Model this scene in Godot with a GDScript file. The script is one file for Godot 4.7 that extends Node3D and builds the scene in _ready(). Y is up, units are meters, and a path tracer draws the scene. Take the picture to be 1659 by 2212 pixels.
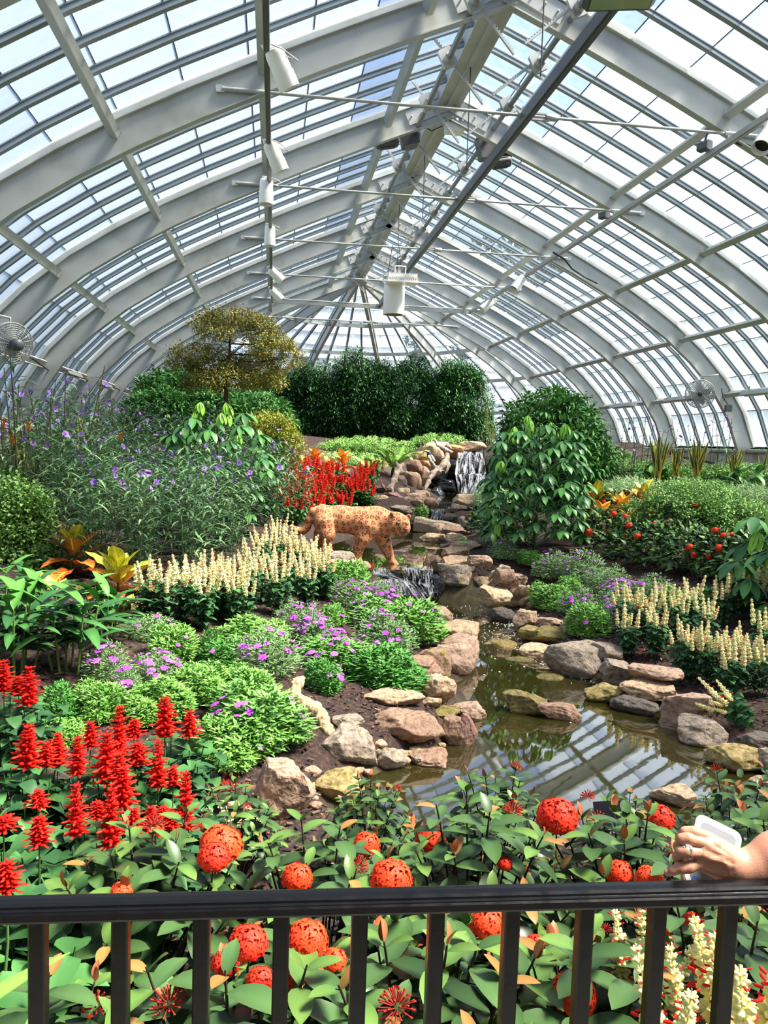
extends Node3D
# A glasshouse garden: stream and pools between planted banks under a barrel roof of whitewashed glass.
# Plan coordinates used below: x to the right across the house, d into the house along its ridge (d = -z), y up, walkway at y = 0.

const EYE := 1.6
const XC := 2.31          # the ridge line
const RIB0 := 8.6         # one of the arch ribs; the others every 3 m
const BAY := 3.0
var view: Basis
var rng := RandomNumberGenerator.new()
var M := {}
var T := {}
var protos := {}


func _ready() -> void:
	rng.seed = 7
	set_camera_and_light()
	make_materials()
	build_house()
	build_ground()
	build_water()
	build_rail()
	build_all()


func set_camera_and_light() -> void:
	var cam := Camera3D.new()
	cam.name = "camera"
	view = Basis(Vector3.UP, deg_to_rad(-7.776)) * Basis(Vector3.RIGHT, deg_to_rad(-4.80)) * Basis(Vector3.BACK, deg_to_rad(1.84))
	cam.transform = Transform3D(view, Vector3(0, EYE, 0))
	cam.fov = rad_to_deg(2.0 * atan(1106.0 / 1754.0))
	cam.near = 0.05
	cam.far = 400.0
	add_child(cam)
	var e := Environment.new()
	e.background_mode = Environment.BG_SKY
	var sm := ProceduralSkyMaterial.new()
	sm.sky_top_color = Color(0.46, 0.66, 1.0)
	sm.sky_horizon_color = Color(0.84, 0.92, 1.0)
	sm.sky_curve = 0.25
	sm.ground_bottom_color = Color(0.42, 0.44, 0.38)
	sm.ground_horizon_color = Color(0.70, 0.74, 0.72)
	sm.sun_angle_max = 40.0
	sm.sky_energy_multiplier = 0.92
	e.sky = Sky.new()
	e.sky.sky_material = sm
	e.tonemap_mode = Environment.TONE_MAPPER_LINEAR
	e.tonemap_exposure = 1.58
	e.sdfgi_enabled = true
	e.ssao_enabled = true
	e.ssil_enabled = true
	var we := WorldEnvironment.new()
	we.name = "sky"
	we.environment = e
	add_child(we)
	var sun := DirectionalLight3D.new()   # a hazy summer sun, high to the right and ahead
	sun.name = "sun"
	sun.light_color = Color(1.0, 0.97, 0.92)
	sun.light_energy = 7.2
	sun.light_angular_distance = 18.0
	sun.shadow_enabled = true
	sun.look_at_from_position(Vector3.ZERO, -Vector3(0.60, 1.0, 0.16), Vector3.UP)
	add_child(sun)


# ---------------------------------------------------------------- mesh building

class Mb:
	var v := PackedVector3Array()
	var n := PackedVector3Array()
	var c := PackedColorArray()
	var u := PackedVector2Array()
	var ix := PackedInt32Array()

	func add(t: Mb, x: Transform3D, col := Color.WHITE) -> void:
		var base := v.size()
		v.append_array(x * t.v)
		n.append_array(Transform3D(x.basis.orthonormalized(), Vector3.ZERO) * t.n)
		u.append_array(t.u)
		if t.c.is_empty():
			var cc := PackedColorArray()
			cc.resize(t.v.size())
			cc.fill(col)
			c.append_array(cc)
		else:
			for k in t.c:
				c.append(k * col)
		var j := ix.size()
		ix.resize(j + t.ix.size())
		for k in t.ix:
			ix[j] = k + base
			j += 1

	func vert(p: Vector3, uv := Vector2.ZERO, col := Color.WHITE) -> int:
		v.append(p)
		n.append(Vector3.ZERO)
		u.append(uv)
		c.append(col)
		return v.size() - 1

	func tri(a: int, b: int, d: int) -> void:
		ix.append(a)
		ix.append(b)
		ix.append(d)

	func quad(a: int, b: int, d: int, e: int) -> void:
		ix.append_array(PackedInt32Array([a, b, d, a, d, e]))

	func face(a: Vector3, b: Vector3, d: Vector3, e: Vector3, col := Color.WHITE) -> void:   # a flat quad with vertices of its own
		var i := vert(a, Vector2(0, 0), col)
		vert(b, Vector2(1, 0), col)
		vert(d, Vector2(1, 1), col)
		vert(e, Vector2(0, 1), col)
		quad(i, i + 1, i + 2, i + 3)

	func normals(from := 0) -> Mb:
		for k in range(from, n.size()):
			n[k] = Vector3.ZERO
		for k in range(0, ix.size(), 3):
			var a := ix[k]
			if a < from:
				continue
			var b := ix[k + 1]
			var d := ix[k + 2]
			var f := (v[d] - v[a]).cross(v[b] - v[a])
			n[a] += f
			n[b] += f
			n[d] += f
		for k in range(from, n.size()):
			n[k] = n[k].normalized() if n[k].length_squared() > 1e-20 else Vector3.UP
		return self

	func flat() -> Mb:   # every triangle gets its own corners
		var o := Mb.new()
		for k in ix.size():
			o.v.append(v[ix[k]])
			o.n.append(Vector3.ZERO)
			o.u.append(u[ix[k]])
			if c.size():
				o.c.append(c[ix[k]])
			o.ix.append(k)
		return o.normals()

	func mesh(mat: Material = null) -> ArrayMesh:
		var a := []
		a.resize(Mesh.ARRAY_MAX)
		a[Mesh.ARRAY_VERTEX] = v
		a[Mesh.ARRAY_NORMAL] = n
		a[Mesh.ARRAY_TEX_UV] = u
		if c.size() == v.size():
			a[Mesh.ARRAY_COLOR] = c
		a[Mesh.ARRAY_INDEX] = ix
		var m := ArrayMesh.new()
		m.add_surface_from_arrays(Mesh.PRIMITIVE_TRIANGLES, a)
		if mat:
			m.surface_set_material(0, mat)
		return m

	func box(size: Vector3, x := Transform3D.IDENTITY, col := Color.WHITE, bevel := 0.0) -> void:
		var h := size / 2.0
		var from := v.size()
		if bevel <= 0.0:
			for s in [[Vector3.RIGHT, Vector3.UP], [Vector3.LEFT, Vector3.UP], [Vector3.UP, Vector3.RIGHT], [Vector3.DOWN, Vector3.RIGHT], [Vector3.BACK, Vector3.UP], [Vector3.FORWARD, Vector3.UP]]:
				var nn: Vector3 = s[0]
				var a: Vector3 = s[1]
				var b := nn.cross(a)
				face(x * ((nn - a - b) * h), x * ((nn - a + b) * h), x * ((nn + a + b) * h), x * ((nn + a - b) * h), col)
			for k in range(from, v.size(), 4):   # turn quads that came out inside-out
				pass
		else:
			var prof := []
			for q in [[1, 1], [-1, 1], [-1, -1], [1, -1]]:
				var cx: float = q[0] * (h.x - bevel)
				var cy: float = q[1] * (h.y - bevel)
				if q[0] * q[1] > 0:
					prof.append(Vector2(cx + q[0] * bevel, cy))
					prof.append(Vector2(cx, cy + q[1] * bevel))
				else:
					prof.append(Vector2(cx, cy + q[1] * bevel))
					prof.append(Vector2(cx + q[0] * bevel, cy))
			extrude(prof, [x * Transform3D(Basis.IDENTITY, Vector3(0, 0, -h.z)), x * Transform3D(Basis.IDENTITY, Vector3(0, 0, h.z))], col, true)
			return
		normals(from)

	func extrude(prof: Array, frames: Array, col := Color.WHITE, caps := true, smooth := false) -> void:   # prof: Vector2 list (counter-clockwise in x,y), frames: transforms whose z runs along the path
		var from := v.size()
		var np := prof.size()
		for s in frames.size() - 1:
			for k in np:
				var p: Vector2 = prof[k]
				var q: Vector2 = prof[(k + 1) % np]
				face(frames[s] * Vector3(p.x, p.y, 0), frames[s + 1] * Vector3(p.x, p.y, 0), frames[s + 1] * Vector3(q.x, q.y, 0), frames[s] * Vector3(q.x, q.y, 0), col)
		if caps:
			for e in [0, frames.size() - 1]:
				var ctr := Vector2.ZERO
				for p in prof:
					ctr += p / float(np)
				var i := vert(frames[e] * Vector3(ctr.x, ctr.y, 0), Vector2.ZERO, col)
				for p in prof:
					vert(frames[e] * Vector3(p.x, p.y, 0), Vector2.ZERO, col)
				for k in np:
					if e == 0:
						tri(i, i + 1 + k, i + 1 + (k + 1) % np)
					else:
						tri(i, i + 1 + (k + 1) % np, i + 1 + k)
		normals(from)

	func tube(pts: Array, radii: Array, sides := 8, col := Color.WHITE, caps := true) -> void:
		var from := v.size()
		var side := Vector3.ZERO
		var np := pts.size()
		for k in np:
			var t: Vector3 = (pts[mini(k + 1, np - 1)] - pts[maxi(k - 1, 0)]).normalized()
			if side == Vector3.ZERO:
				side = t.cross(Vector3.UP if absf(t.y) < 0.9 else Vector3.RIGHT).normalized()
			side = (side - t * side.dot(t)).normalized()
			var up := t.cross(side)
			for s in sides:
				var a := TAU * s / sides
				vert(pts[k] + (side * cos(a) + up * sin(a)) * radii[k], Vector2(float(s) / sides, float(k) / (np - 1)), col)
		for k in np - 1:
			for s in sides:
				var a := from + k * sides + s
				var b := from + k * sides + (s + 1) % sides
				quad(a, a + sides, b + sides, b)
		if caps:
			for e in [0, np - 1]:
				var i := vert(pts[e], Vector2(0.5, 0.5), col)
				for s in sides:
					var a: int = from + e * sides + s
					var b: int = from + e * sides + (s + 1) % sides
					if e == 0:
						tri(i, a, b)
					else:
						tri(i, b, a)
		normals(from)

	func lathe(prof: Array, sides := 24, x := Transform3D.IDENTITY, col := Color.WHITE) -> void:   # prof: Vector2(radius, height), upwards
		var from := v.size()
		for p in prof:
			for s in sides:
				var a := TAU * s / sides
				vert(x * Vector3(p.x * cos(a), p.y, p.x * sin(a)), Vector2(float(s) / sides, 0), col)
		for k in prof.size() - 1:
			for s in sides:
				var a := from + k * sides + s
				var b := from + k * sides + (s + 1) % sides
				quad(a, b, b + sides, a + sides)
		normals(from)

	func blob(r: Vector3, x := Transform3D.IDENTITY, rings := 6, sides := 8, col := Color.WHITE) -> void:
		var prof := []
		for k in rings + 1:
			var a := -PI / 2 + PI * k / rings
			prof.append(Vector2(maxf(cos(a), 0.001), sin(a)))
		lathe(prof, sides, x * Transform3D(Basis.from_scale(r), Vector3.ZERO), col)


# ---------------------------------------------------------------- scene tree

func fresh(called: String, parent: Node = self) -> String:
	if not parent.has_meta("_taken"):
		parent.set_meta("_taken", {})
	var d: Dictionary = parent.get_meta("_taken")
	var k: int = d.get(called, 0)
	d[called] = k + 1
	return called if k == 0 else "%s_%03d" % [called, k]


func put(called: String, mesh: Mesh, mat: Material, parent: Node = self, at := Transform3D.IDENTITY) -> MeshInstance3D:
	var o := MeshInstance3D.new()
	o.name = fresh(called, parent)
	o.mesh = mesh
	o.material_override = mat
	o.transform = at
	parent.add_child(o, true)
	return o


func thing(called: String, label: String, category: String, at := Vector3.ZERO, turn := 0.0, group := "") -> Node3D:
	var o := Node3D.new()
	o.name = fresh(called)
	o.position = at
	o.rotation.y = turn
	add_child(o, true)
	return tag(o, label, category, group)


func tag(o: Node3D, label: String, category: String, group := "") -> Node3D:
	o.set_meta("label", label)
	o.set_meta("category", category)
	if group:
		o.set_meta("group", group)
	return o


func shell(called: String, label: String, category: String) -> Node3D:
	var o := thing(called, label, category)
	o.set_meta("kind", "structure")
	return o


func stuff(o: Node3D) -> Node3D:
	o.set_meta("kind", "stuff")
	return o


func copy(proto: Node3D, called: String, label: String, category: String, x: Transform3D, group := "") -> Node3D:
	var o: Node3D = proto.duplicate()
	o.name = fresh(called)
	o.transform = x
	o.visible = true
	add_child(o, true)
	return tag(o, label, category, group)


# ---------------------------------------------------------------- where a sight line of the photograph meets the place

func ray(px: float, py: float) -> Vector3:
	return view * Vector3((px - 829.5) / 1754.0, (1106.0 - py) / 1754.0, -1.0)


func on_level(px: float, py: float, h: float) -> Vector3:
	var r := ray(px, py)
	return Vector3(0, EYE, 0) + r * ((h - EYE) / r.y)


func on_depth(px: float, py: float, d: float) -> Vector3:
	var r := ray(px, py)
	return Vector3(0, EYE, 0) + r * (-d / r.z)


func on_ground(px: float, py: float) -> Vector3:
	var r := ray(px, py)
	var t := 1.0
	while t < 30.0:
		var p := Vector3(0, EYE, 0) + r * t
		if p.y < gh(p.x, -p.z):
			break
		t += 0.03
	return Vector3(0, EYE, 0) + r * t


func px_size(px: float, p: Vector3) -> float:   # the real length of px pixels at p
	return px * absf((p - Vector3(0, EYE, 0)).dot(view.z)) / 1754.0


func rnd(a: float, b: float) -> float:
	return rng.randf_range(a, b)


func lin(r: float, g: float, b: float) -> Color:   # sRGB 0-255 to linear, for vertex colours
	return Color(r / 255.0, g / 255.0, b / 255.0).srgb_to_linear()


func nth(k: int) -> String:
	return ["first", "second", "third", "fourth", "fifth", "sixth", "seventh", "eighth", "ninth", "tenth", "eleventh", "twelfth", "thirteenth", "fourteenth", "fifteenth", "sixteenth", "seventeenth", "eighteenth", "nineteenth", "twentieth", "twenty-first", "twenty-second", "twenty-third", "twenty-fourth", "twenty-fifth", "twenty-sixth", "twenty-seventh"][k]


func rank(list: Array, k: int) -> int:   # how many of the list stand further left
	var n := 0
	for q in list:
		if q[0] < list[k][0] or (q[0] == list[k][0] and list.find(q) < k):
			n += 1
	return n


func jit(c: Color, k := 0.12) -> Color:
	var f := 1.0 + rnd(-k, k)
	return Color(c.r * f * (1.0 + rnd(-k, k) * 0.5), c.g * f, c.b * f * (1.0 + rnd(-k, k) * 0.5))


func yaw_basis(turn: float, scale := 1.0) -> Basis:
	return Basis(Vector3.UP, turn).scaled(Vector3.ONE * scale)


# ---------------------------------------------------------------- materials

func noise_tex(seed_: int, freq: float, ramp: Array, size := 512, octaves := 5, kind := FastNoiseLite.TYPE_SIMPLEX_SMOOTH, warp := 0.0) -> NoiseTexture2D:
	var f := FastNoiseLite.new()
	f.seed = seed_
	f.noise_type = kind
	f.frequency = freq
	f.fractal_octaves = octaves
	if kind == FastNoiseLite.TYPE_CELLULAR:
		f.cellular_return_type = FastNoiseLite.RETURN_DISTANCE
	if warp > 0.0:
		f.domain_warp_enabled = true
		f.domain_warp_amplitude = warp
		f.domain_warp_frequency = freq * 2.0
	var t := NoiseTexture2D.new()
	t.width = size
	t.height = size
	t.seamless = true
	t.noise = f
	if ramp.size():
		var g := Gradient.new()
		var offs := PackedFloat32Array()
		var cols := PackedColorArray()
		for k in ramp:
			offs.append(k[0])
			cols.append(k[1])
		g.offsets = offs
		g.colors = cols
		t.color_ramp = g
	return t


func normal_tex(seed_: int, freq: float, strength: float, size := 512, octaves := 4) -> NoiseTexture2D:
	var t := noise_tex(seed_, freq, [], size, octaves)
	t.as_normal_map = true
	t.bump_strength = strength
	return t


func mat(key: String, col: Color, rough := 0.6, metal := 0.0) -> StandardMaterial3D:
	var m := StandardMaterial3D.new()
	m.resource_name = key
	m.albedo_color = col
	m.roughness = rough
	m.metallic = metal
	m.cull_mode = BaseMaterial3D.CULL_DISABLED
	M[key] = m
	return m


func plant_mat(key: String, rough := 0.42, glow := 0.25, spec := 0.4) -> StandardMaterial3D:   # colours come from the vertices
	var m := mat(key, Color.WHITE, rough)
	m.vertex_color_use_as_albedo = true
	m.metallic_specular = spec
	m.backlight_enabled = glow > 0.0
	m.backlight = Color(glow, glow, glow)
	return m


func tri_map(m: StandardMaterial3D, scale: float, world := true) -> void:
	m.uv1_triplanar = true
	m.uv1_world_triplanar = world
	m.uv1_scale = Vector3.ONE * scale


func make_materials() -> void:
	var w := mat("white_paint", Color(0.66, 0.675, 0.67), 0.45)
	w.albedo_texture = noise_tex(3, 0.012, [[0.0, Color(0.84, 0.84, 0.80)], [0.45, Color(0.97, 0.97, 0.96)], [1.0, Color(1, 1, 1)]], 256)
	tri_map(w, 0.35)
	mat("bar_metal", Color(0.52, 0.56, 0.58), 0.42, 0.35)
	mat("lap_seal", Color(0.30, 0.32, 0.35), 0.6)
	mat("grey_steel", Color(0.50, 0.52, 0.54), 0.45, 0.5)
	mat("dark_track", Color(0.34, 0.35, 0.36), 0.4, 0.4)
	mat("galvanised", Color(0.66, 0.67, 0.66), 0.4, 0.6)
	mat("motor_grey", Color(0.33, 0.34, 0.36), 0.5, 0.3)
	mat("lamp_white", Color(0.92, 0.92, 0.90), 0.35)
	mat("lamp_inside", Color(0.12, 0.12, 0.12), 0.3, 0.5)
	mat("cable", Color(0.10, 0.10, 0.11), 0.5)
	mat("cable_white", Color(0.80, 0.80, 0.78), 0.5)
	var ma := mat("masonry", Color(0.80, 0.79, 0.75), 0.9)
	ma.albedo_texture = noise_tex(5, 0.02, [[0.0, Color(0.62, 0.6, 0.55)], [0.6, Color(0.95, 0.95, 0.93)], [1.0, Color.WHITE]], 256)
	tri_map(ma, 0.5)
	var rail := mat("black_rail", Color(0.030, 0.034, 0.044), 0.42)
	rail.metallic_specular = 0.25
	rail.clearcoat_enabled = true
	rail.clearcoat = 0.15
	rail.clearcoat_roughness = 0.2
	rail.roughness_texture = noise_tex(8, 0.02, [[0.0, Color(0.5, 0.5, 0.5)], [1.0, Color(1, 1, 1)]], 256)
	tri_map(rail, 6.0)
	rail.normal_enabled = true
	rail.normal_texture = normal_tex(9, 0.02, 2.0, 256)
	rail.normal_scale = 0.25
	# whitewashed roof glass: the wash is thick in the middle of a pane and worn in streaks above each lap
	for k in 11:
		var im := Image.create(96, 128, false, Image.FORMAT_RGBA8)
		var f := FastNoiseLite.new()
		f.seed = 40 + k
		f.frequency = 0.05
		f.fractal_octaves = 4
		for y in 128:
			for x in 96:
				var t := y / 127.0      # 0 at the upper edge
				var streak := f.get_noise_2d(x * 3.2, y * 0.22)
				var patch := f.get_noise_2d(x * 0.5 + 300.0, y * 0.5)
				var wash := 0.78 + 0.07 * patch + 0.05 * streak
				var col := Color(0.58, 0.62, 0.67)
				if k < 4:      # left side: evenly washed
					wash = 0.70 + 0.10 * patch + 0.05 * streak
				elif k < 8:    # right side: worn away below the upper lap and dirty in streaks
					col = Color(0.58, 0.62, 0.67)
					var edge := 0.24 + 0.22 * streak + 0.10 * patch
					if k == 7:
						edge += 0.16
					if t < edge:
						wash *= 0.38 + 0.4 * t / maxf(edge, 0.01)
					if k >= 6 and t < 0.22 + 0.3 * streak and streak > 0.12:
						col = Color(0.42, 0.48, 0.55)
						wash = 0.8
				elif k == 8:   # vent sash with little wash left
					wash = 0.20 + 0.08 * patch + 0.10 * maxf(streak, 0.0)
				elif k == 10:  # grey panes half behind an opened sash
					wash = 0.62 + 0.10 * patch
					col = Color(0.36, 0.42, 0.50)
				else:          # repaired panes with no wash, speckled
					wash = 0.05 + 0.05 * patch
					if f.get_noise_2d(x * 9.0, y * 9.0) > 0.30:
						wash = 0.5
				im.set_pixel(x, y, Color(col.r, col.g, col.b, clampf(wash, 0.02, 1.0)))
		var m := mat("wash_glass_%d" % k, Color(1, 1, 1), 0.5)
		m.albedo_texture = ImageTexture.create_from_image(im)
		m.transparency = BaseMaterial3D.TRANSPARENCY_ALPHA
		m.backlight_enabled = true
		m.backlight = Color(1, 1, 1)
		m.texture_repeat = false


# ---------------------------------------------------------------- the glasshouse

var prof := []        # the arch: Vector2(distance from the ridge line, height), evenly spaced
var profn := []       # outward normals
const SEGS := 12


func arch_point(t: float) -> Vector2:
	var p := [Vector2(-0.9, 6.70), Vector2(0.0, 6.38), Vector2(1.25, 5.86), Vector2(2.49, 5.30), Vector2(3.93, 4.58), Vector2(5.23, 3.74), Vector2(6.20, 2.76), Vector2(6.70, 1.72), Vector2(6.82, 0.8)]
	var k := clampi(int(t), 0, 5)
	var f := t - k
	return p[k + 1].cubic_interpolate(p[k + 2], p[k], p[k + 3], f)


func make_arch() -> void:
	var fine := []
	var acc := [0.0]
	for k in 241:
		fine.append(arch_point(6.0 * k / 240.0))
		if k:
			acc.append(acc[k - 1] + fine[k].distance_to(fine[k - 1]))
	for s in SEGS + 1:
		var want: float = acc[240] * s / SEGS
		var k := 1
		while k < 240 and acc[k] < want:
			k += 1
		var f: float = (want - acc[k - 1]) / (acc[k] - acc[k - 1])
		prof.append(fine[k - 1].lerp(fine[k], f))
		var t: Vector2 = (fine[k] - fine[k - 1]).normalized()
		profn.append(Vector2(-t.y, t.x))


func off_arch(s: float, away: float) -> Vector2:   # a point of the arch moved outwards
	var k := clampi(int(s), 0, SEGS - 1)
	return prof[k].lerp(prof[k + 1], s - k) + profn[k].lerp(profn[k + 1], s - k).normalized() * away


func sweep_arch(lo: float, hi: float, half: float, side: float, from := 0.0, to := float(SEGS), step := 1.0) -> Mb:   # a band along the arch: lo..hi outwards, 2 half wide along the ridge
	var b := Mb.new()
	var frames := []
	var s := from
	var rows := []
	while s < to + 0.001:
		rows.append([off_arch(s, lo), off_arch(s, hi)])
		s += step
	for k in rows.size():
		for q in [[0, -half], [1, -half], [1, half], [0, half]]:
			var p: Vector2 = rows[k][q[0]]
			b.vert(Vector3(p.x * side, p.y, q[1]))
	for k in rows.size() - 1:
		for q in 4:
			var i := k * 4 + q
			var j := k * 4 + (q + 1) % 4
			if side > 0:
				b.quad(i, i + 4, j + 4, j)
			else:
				b.quad(i, j, j + 4, i + 4)
	return b.flat()


func merged(parts: Array) -> Mb:
	var o := Mb.new()
	for p in parts:
		o.add(p, Transform3D.IDENTITY)
	return o


const GLASS := 0.17


func pane_mesh(s: int, side: float, width: float) -> ArrayMesh:
	var b := Mb.new()
	for k in 3:
		var p := off_arch(s + k * 0.5, GLASS)
		for e in 2:
			b.vert(Vector3(p.x * side, p.y, (e - 0.5) * width), Vector2(e, k * 0.5))
	for k in 2:
		b.quad(k * 2, k * 2 + 1, k * 2 + 3, k * 2 + 2)
	return b.normals().mesh()


func build_house() -> void:
	make_arch()
	var pane := [[], []]
	var bar := []
	var rib_mesh := []
	for i in 2:
		var side := 1.0 if i else -1.0
		for s in SEGS:
			pane[i].append(pane_mesh(s, side, 0.455))
		bar.append(merged([sweep_arch(0.105, 0.125, 0.031, side), sweep_arch(0.125, 0.205, 0.011, side), sweep_arch(0.155, 0.165, 0.026, side)]).mesh())
		rib_mesh.append(merged([sweep_arch(-0.20, 0.10, 0.012, side), sweep_arch(-0.214, -0.20, 0.05, side), sweep_arch(0.09, 0.105, 0.055, side), sweep_arch(0.105, 0.205, 0.02, side)]).mesh())
	var purlin_at := [[2.49, 5.30], [3.93, 4.58], [5.23, 3.74], [6.20, 2.76]]
	var pb := Mb.new()
	pb.box(Vector3(0.10, 0.012, BAY - 0.03), Transform3D(Basis.IDENTITY, Vector3(0, -0.05, 0)))
	pb.box(Vector3(0.012, 0.10, BAY - 0.03))
	pb.box(Vector3(0.05, 0.012, BAY - 0.03), Transform3D(Basis.IDENTITY, Vector3(0.02, 0.05, 0)))
	for e in [-1, 1]:
		pb.box(Vector3(0.09, 0.09, 0.012), Transform3D(Basis.IDENTITY, Vector3(0, -0.02, e * (BAY / 2 - 0.02))))
	var purlin := pb.mesh()
	var ord := ["first", "second", "third", "fourth", "fifth", "sixth", "seventh", "eighth", "ninth"]
	var vents := [5, 6, 7, 8]
	for k in range(-3, 5):
		var d0 := RIB0 + BAY * k
		var bay := shell("ceiling", "arched white roof bay with whitewashed panes, %s bay from the straight end of the house" % ord[k + 3], "roof bay")
		bay.position = Vector3(XC, 0, -d0)
		for i in 2:
			var side := 1.0 if i else -1.0
			put("rib", rib_mesh[i], M.white_paint, bay)
			for b in range(1, 6):
				put("glazing_bar", bar[i], M.bar_metal, bay, Transform3D(Basis.IDENTITY, Vector3(0, 0, -0.5 * b)))
			var lap := Mb.new()
			for s in range(1, SEGS):
				var p := off_arch(s, GLASS + 0.004)
				lap.box(Vector3(0.012, 0.010, BAY - 0.1), Transform3D(Basis.IDENTITY, Vector3(p.x * side, p.y, -BAY / 2)))
			stuff(put("lap_joint", lap.mesh(), M.lap_seal, bay))
			for s in SEGS:
				for b in 6:
					var which := rng.randi_range(0, 3) if i == 0 else rng.randi_range(4, 6)
					if i == 1 and s >= 7 and rng.randf() < 0.4:
						which = 7
					if s <= 1:
						which = 8 if i == 1 or s == 0 else 10
					if i == 1 and ((k == 2 and s >= 2 and s <= 4) or (k == 3 and s >= 4 and s <= 6)):
						which = 9
					put("pane", pane[i][s], M["wash_glass_%d" % which], bay, Transform3D(Basis.IDENTITY, Vector3(0, 0, -0.25 - 0.5 * b)))
			for p in purlin_at:
				put("purlin", purlin, M.white_paint, bay, Transform3D(Basis(Vector3.BACK, -side * atan2(p[0] * 0.08, 0.6)).scaled(Vector3(side, 1, 1)), Vector3(p[0] * side, p[1], -BAY / 2)))
			var vb := Mb.new()   # the bottom rail of the vent sashes
			vb.box(Vector3(0.07, 0.13, BAY - 0.1), Transform3D(Basis(Vector3.BACK, -side * 0.4), Vector3(0.86 * side, 6.02, -BAY / 2)))
			put("sash_rail", vb.mesh(), M.white_paint, bay)
		var rd := Mb.new()
		for x in [-0.1, 0.1]:
			rd.box(Vector3(0.07, 0.20, BAY), Transform3D(Basis(Vector3.BACK, -x * 3.0), Vector3(x, 6.46, -BAY / 2)))
		rd.box(Vector3(0.34, 0.02, BAY), Transform3D(Basis.IDENTITY, Vector3(0, 6.345, -BAY / 2)))
		rd.box(Vector3(0.05, 0.05, BAY), Transform3D(Basis.IDENTITY, Vector3(0, 6.32, -BAY / 2)))
		put("ridge_beam", rd.mesh(), M.white_paint, bay)
		var gp := Mb.new()   # riveted plates at the head of the rib
		for x in [-1, 1]:
			gp.box(Vector3(0.62, 0.20, 0.03), Transform3D(Basis(Vector3.BACK, -x * 0.43), Vector3(x * 0.30, 6.24, 0.02)))
			for q in 4:
				gp.blob(Vector3.ONE * 0.014, Transform3D(Basis.IDENTITY, Vector3(x * (0.1 + 0.14 * q), 6.33 - 0.062 * q, 0.045)), 4, 6)
		put("head_plate", gp.mesh(), M.white_paint, bay)
	build_apse()
	build_walls()


func build_apse() -> void:
	var hub := Vector3(XC, 0, -(RIB0 + BAY * 5))
	var o := shell("ceiling", "rounded far end of the roof with ribs fanning out from a hub, above the hedge", "roof end")
	o.position = hub
	var rib := merged([sweep_arch(-0.17, 0.10, 0.012, 1.0), sweep_arch(-0.184, -0.17, 0.05, 1.0), sweep_arch(0.09, 0.205, 0.045, 1.0)]).mesh()
	var bar_low := merged([sweep_arch(0.105, 0.125, 0.031, 1.0, 4), sweep_arch(0.125, 0.205, 0.011, 1.0, 4)]).mesh()
	var bar_top := merged([sweep_arch(0.105, 0.125, 0.031, 1.0, 0.8, 12.0, 0.8), sweep_arch(0.125, 0.205, 0.011, 1.0, 0.8, 12.0, 0.8)]).mesh()
	# an angle of 0 points down the house, positive to the right
	var sectors := [[-90, -75]]
	for a in range(-75, 75, 30):
		sectors.append([a, a + 30])
	sectors.append([75, 90])
	for sc in sectors:
		var a0 := deg_to_rad(sc[0])
		var a1 := deg_to_rad(sc[1])
		var cols := 4 if sc[1] - sc[0] > 20 else 2
		put("rib", rib, M.white_paint, o, Transform3D(Basis(Vector3.UP, PI / 2 - a0), Vector3.ZERO))
		for b in range(1, cols):
			var a := lerpf(a0, a1, float(b) / cols)
			put("glazing_bar", bar_top if b * 2 == cols else bar_low, M.bar_metal, o, Transform3D(Basis(Vector3.UP, PI / 2 - a), Vector3.ZERO))
		for s in SEGS:
			var c := cols if s >= 4 else cols / 2
			for b in c:
				var pm := Mb.new()
				for e in 2:
					for q in 2:
						var p := off_arch(s + e, GLASS)
						var a := lerpf(a0, a1, float(b + q) / c)
						pm.vert(Vector3(p.x * sin(a), p.y, -p.x * cos(a)), Vector2(q, e))
				pm.quad(0, 1, 3, 2)
				put("pane", pm.normals().mesh(), M["wash_glass_%d" % (rng.randi_range(4, 7) if rng.randf() < 0.88 else 9)], o)
		for p in [[2.49, 5.30], [3.93, 4.58], [5.23, 3.74], [6.20, 2.76]]:
			var pu := Mb.new()
			var q0 := Vector3(p[0] * sin(a0), p[1], -p[0] * cos(a0))
			var q1 := Vector3(p[0] * sin(a1), p[1], -p[0] * cos(a1))
			var x := Transform3D(Basis.looking_at(q1 - q0, Vector3.UP), (q0 + q1) / 2)
			pu.box(Vector3(0.10, 0.012, q0.distance_to(q1)), x * Transform3D(Basis.IDENTITY, Vector3(0, -0.05, 0)))
			pu.box(Vector3(0.012, 0.10, q0.distance_to(q1)), x)
			put("purlin", pu.mesh(), M.white_paint, o)
		var lap := Mb.new()
		for s in range(1, SEGS):
			if s > 1:
				var p := off_arch(s, GLASS + 0.004)
				var q0 := Vector3(p.x * sin(a0), p.y, -p.x * cos(a0))
				var q1 := Vector3(p.x * sin(a1), p.y, -p.x * cos(a1))
				lap.box(Vector3(0.012, 0.012, q0.distance_to(q1)), Transform3D(Basis.looking_at(q1 - q0, Vector3.UP), (q0 + q1) / 2))
		stuff(put("lap_joint", lap.mesh(), M.lap_seal, o))
	put("rib", rib, M.white_paint, o, Transform3D(Basis.IDENTITY, Vector3.ZERO))
	var hb := Mb.new()
	hb.lathe([Vector2(0.0, 6.12), Vector2(0.20, 6.13), Vector2(0.24, 6.2), Vector2(0.24, 6.3), Vector2(0.18, 6.44), Vector2(0.0, 6.5)], 24)
	put("hub", hb.mesh(), M.white_paint, o)


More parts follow.
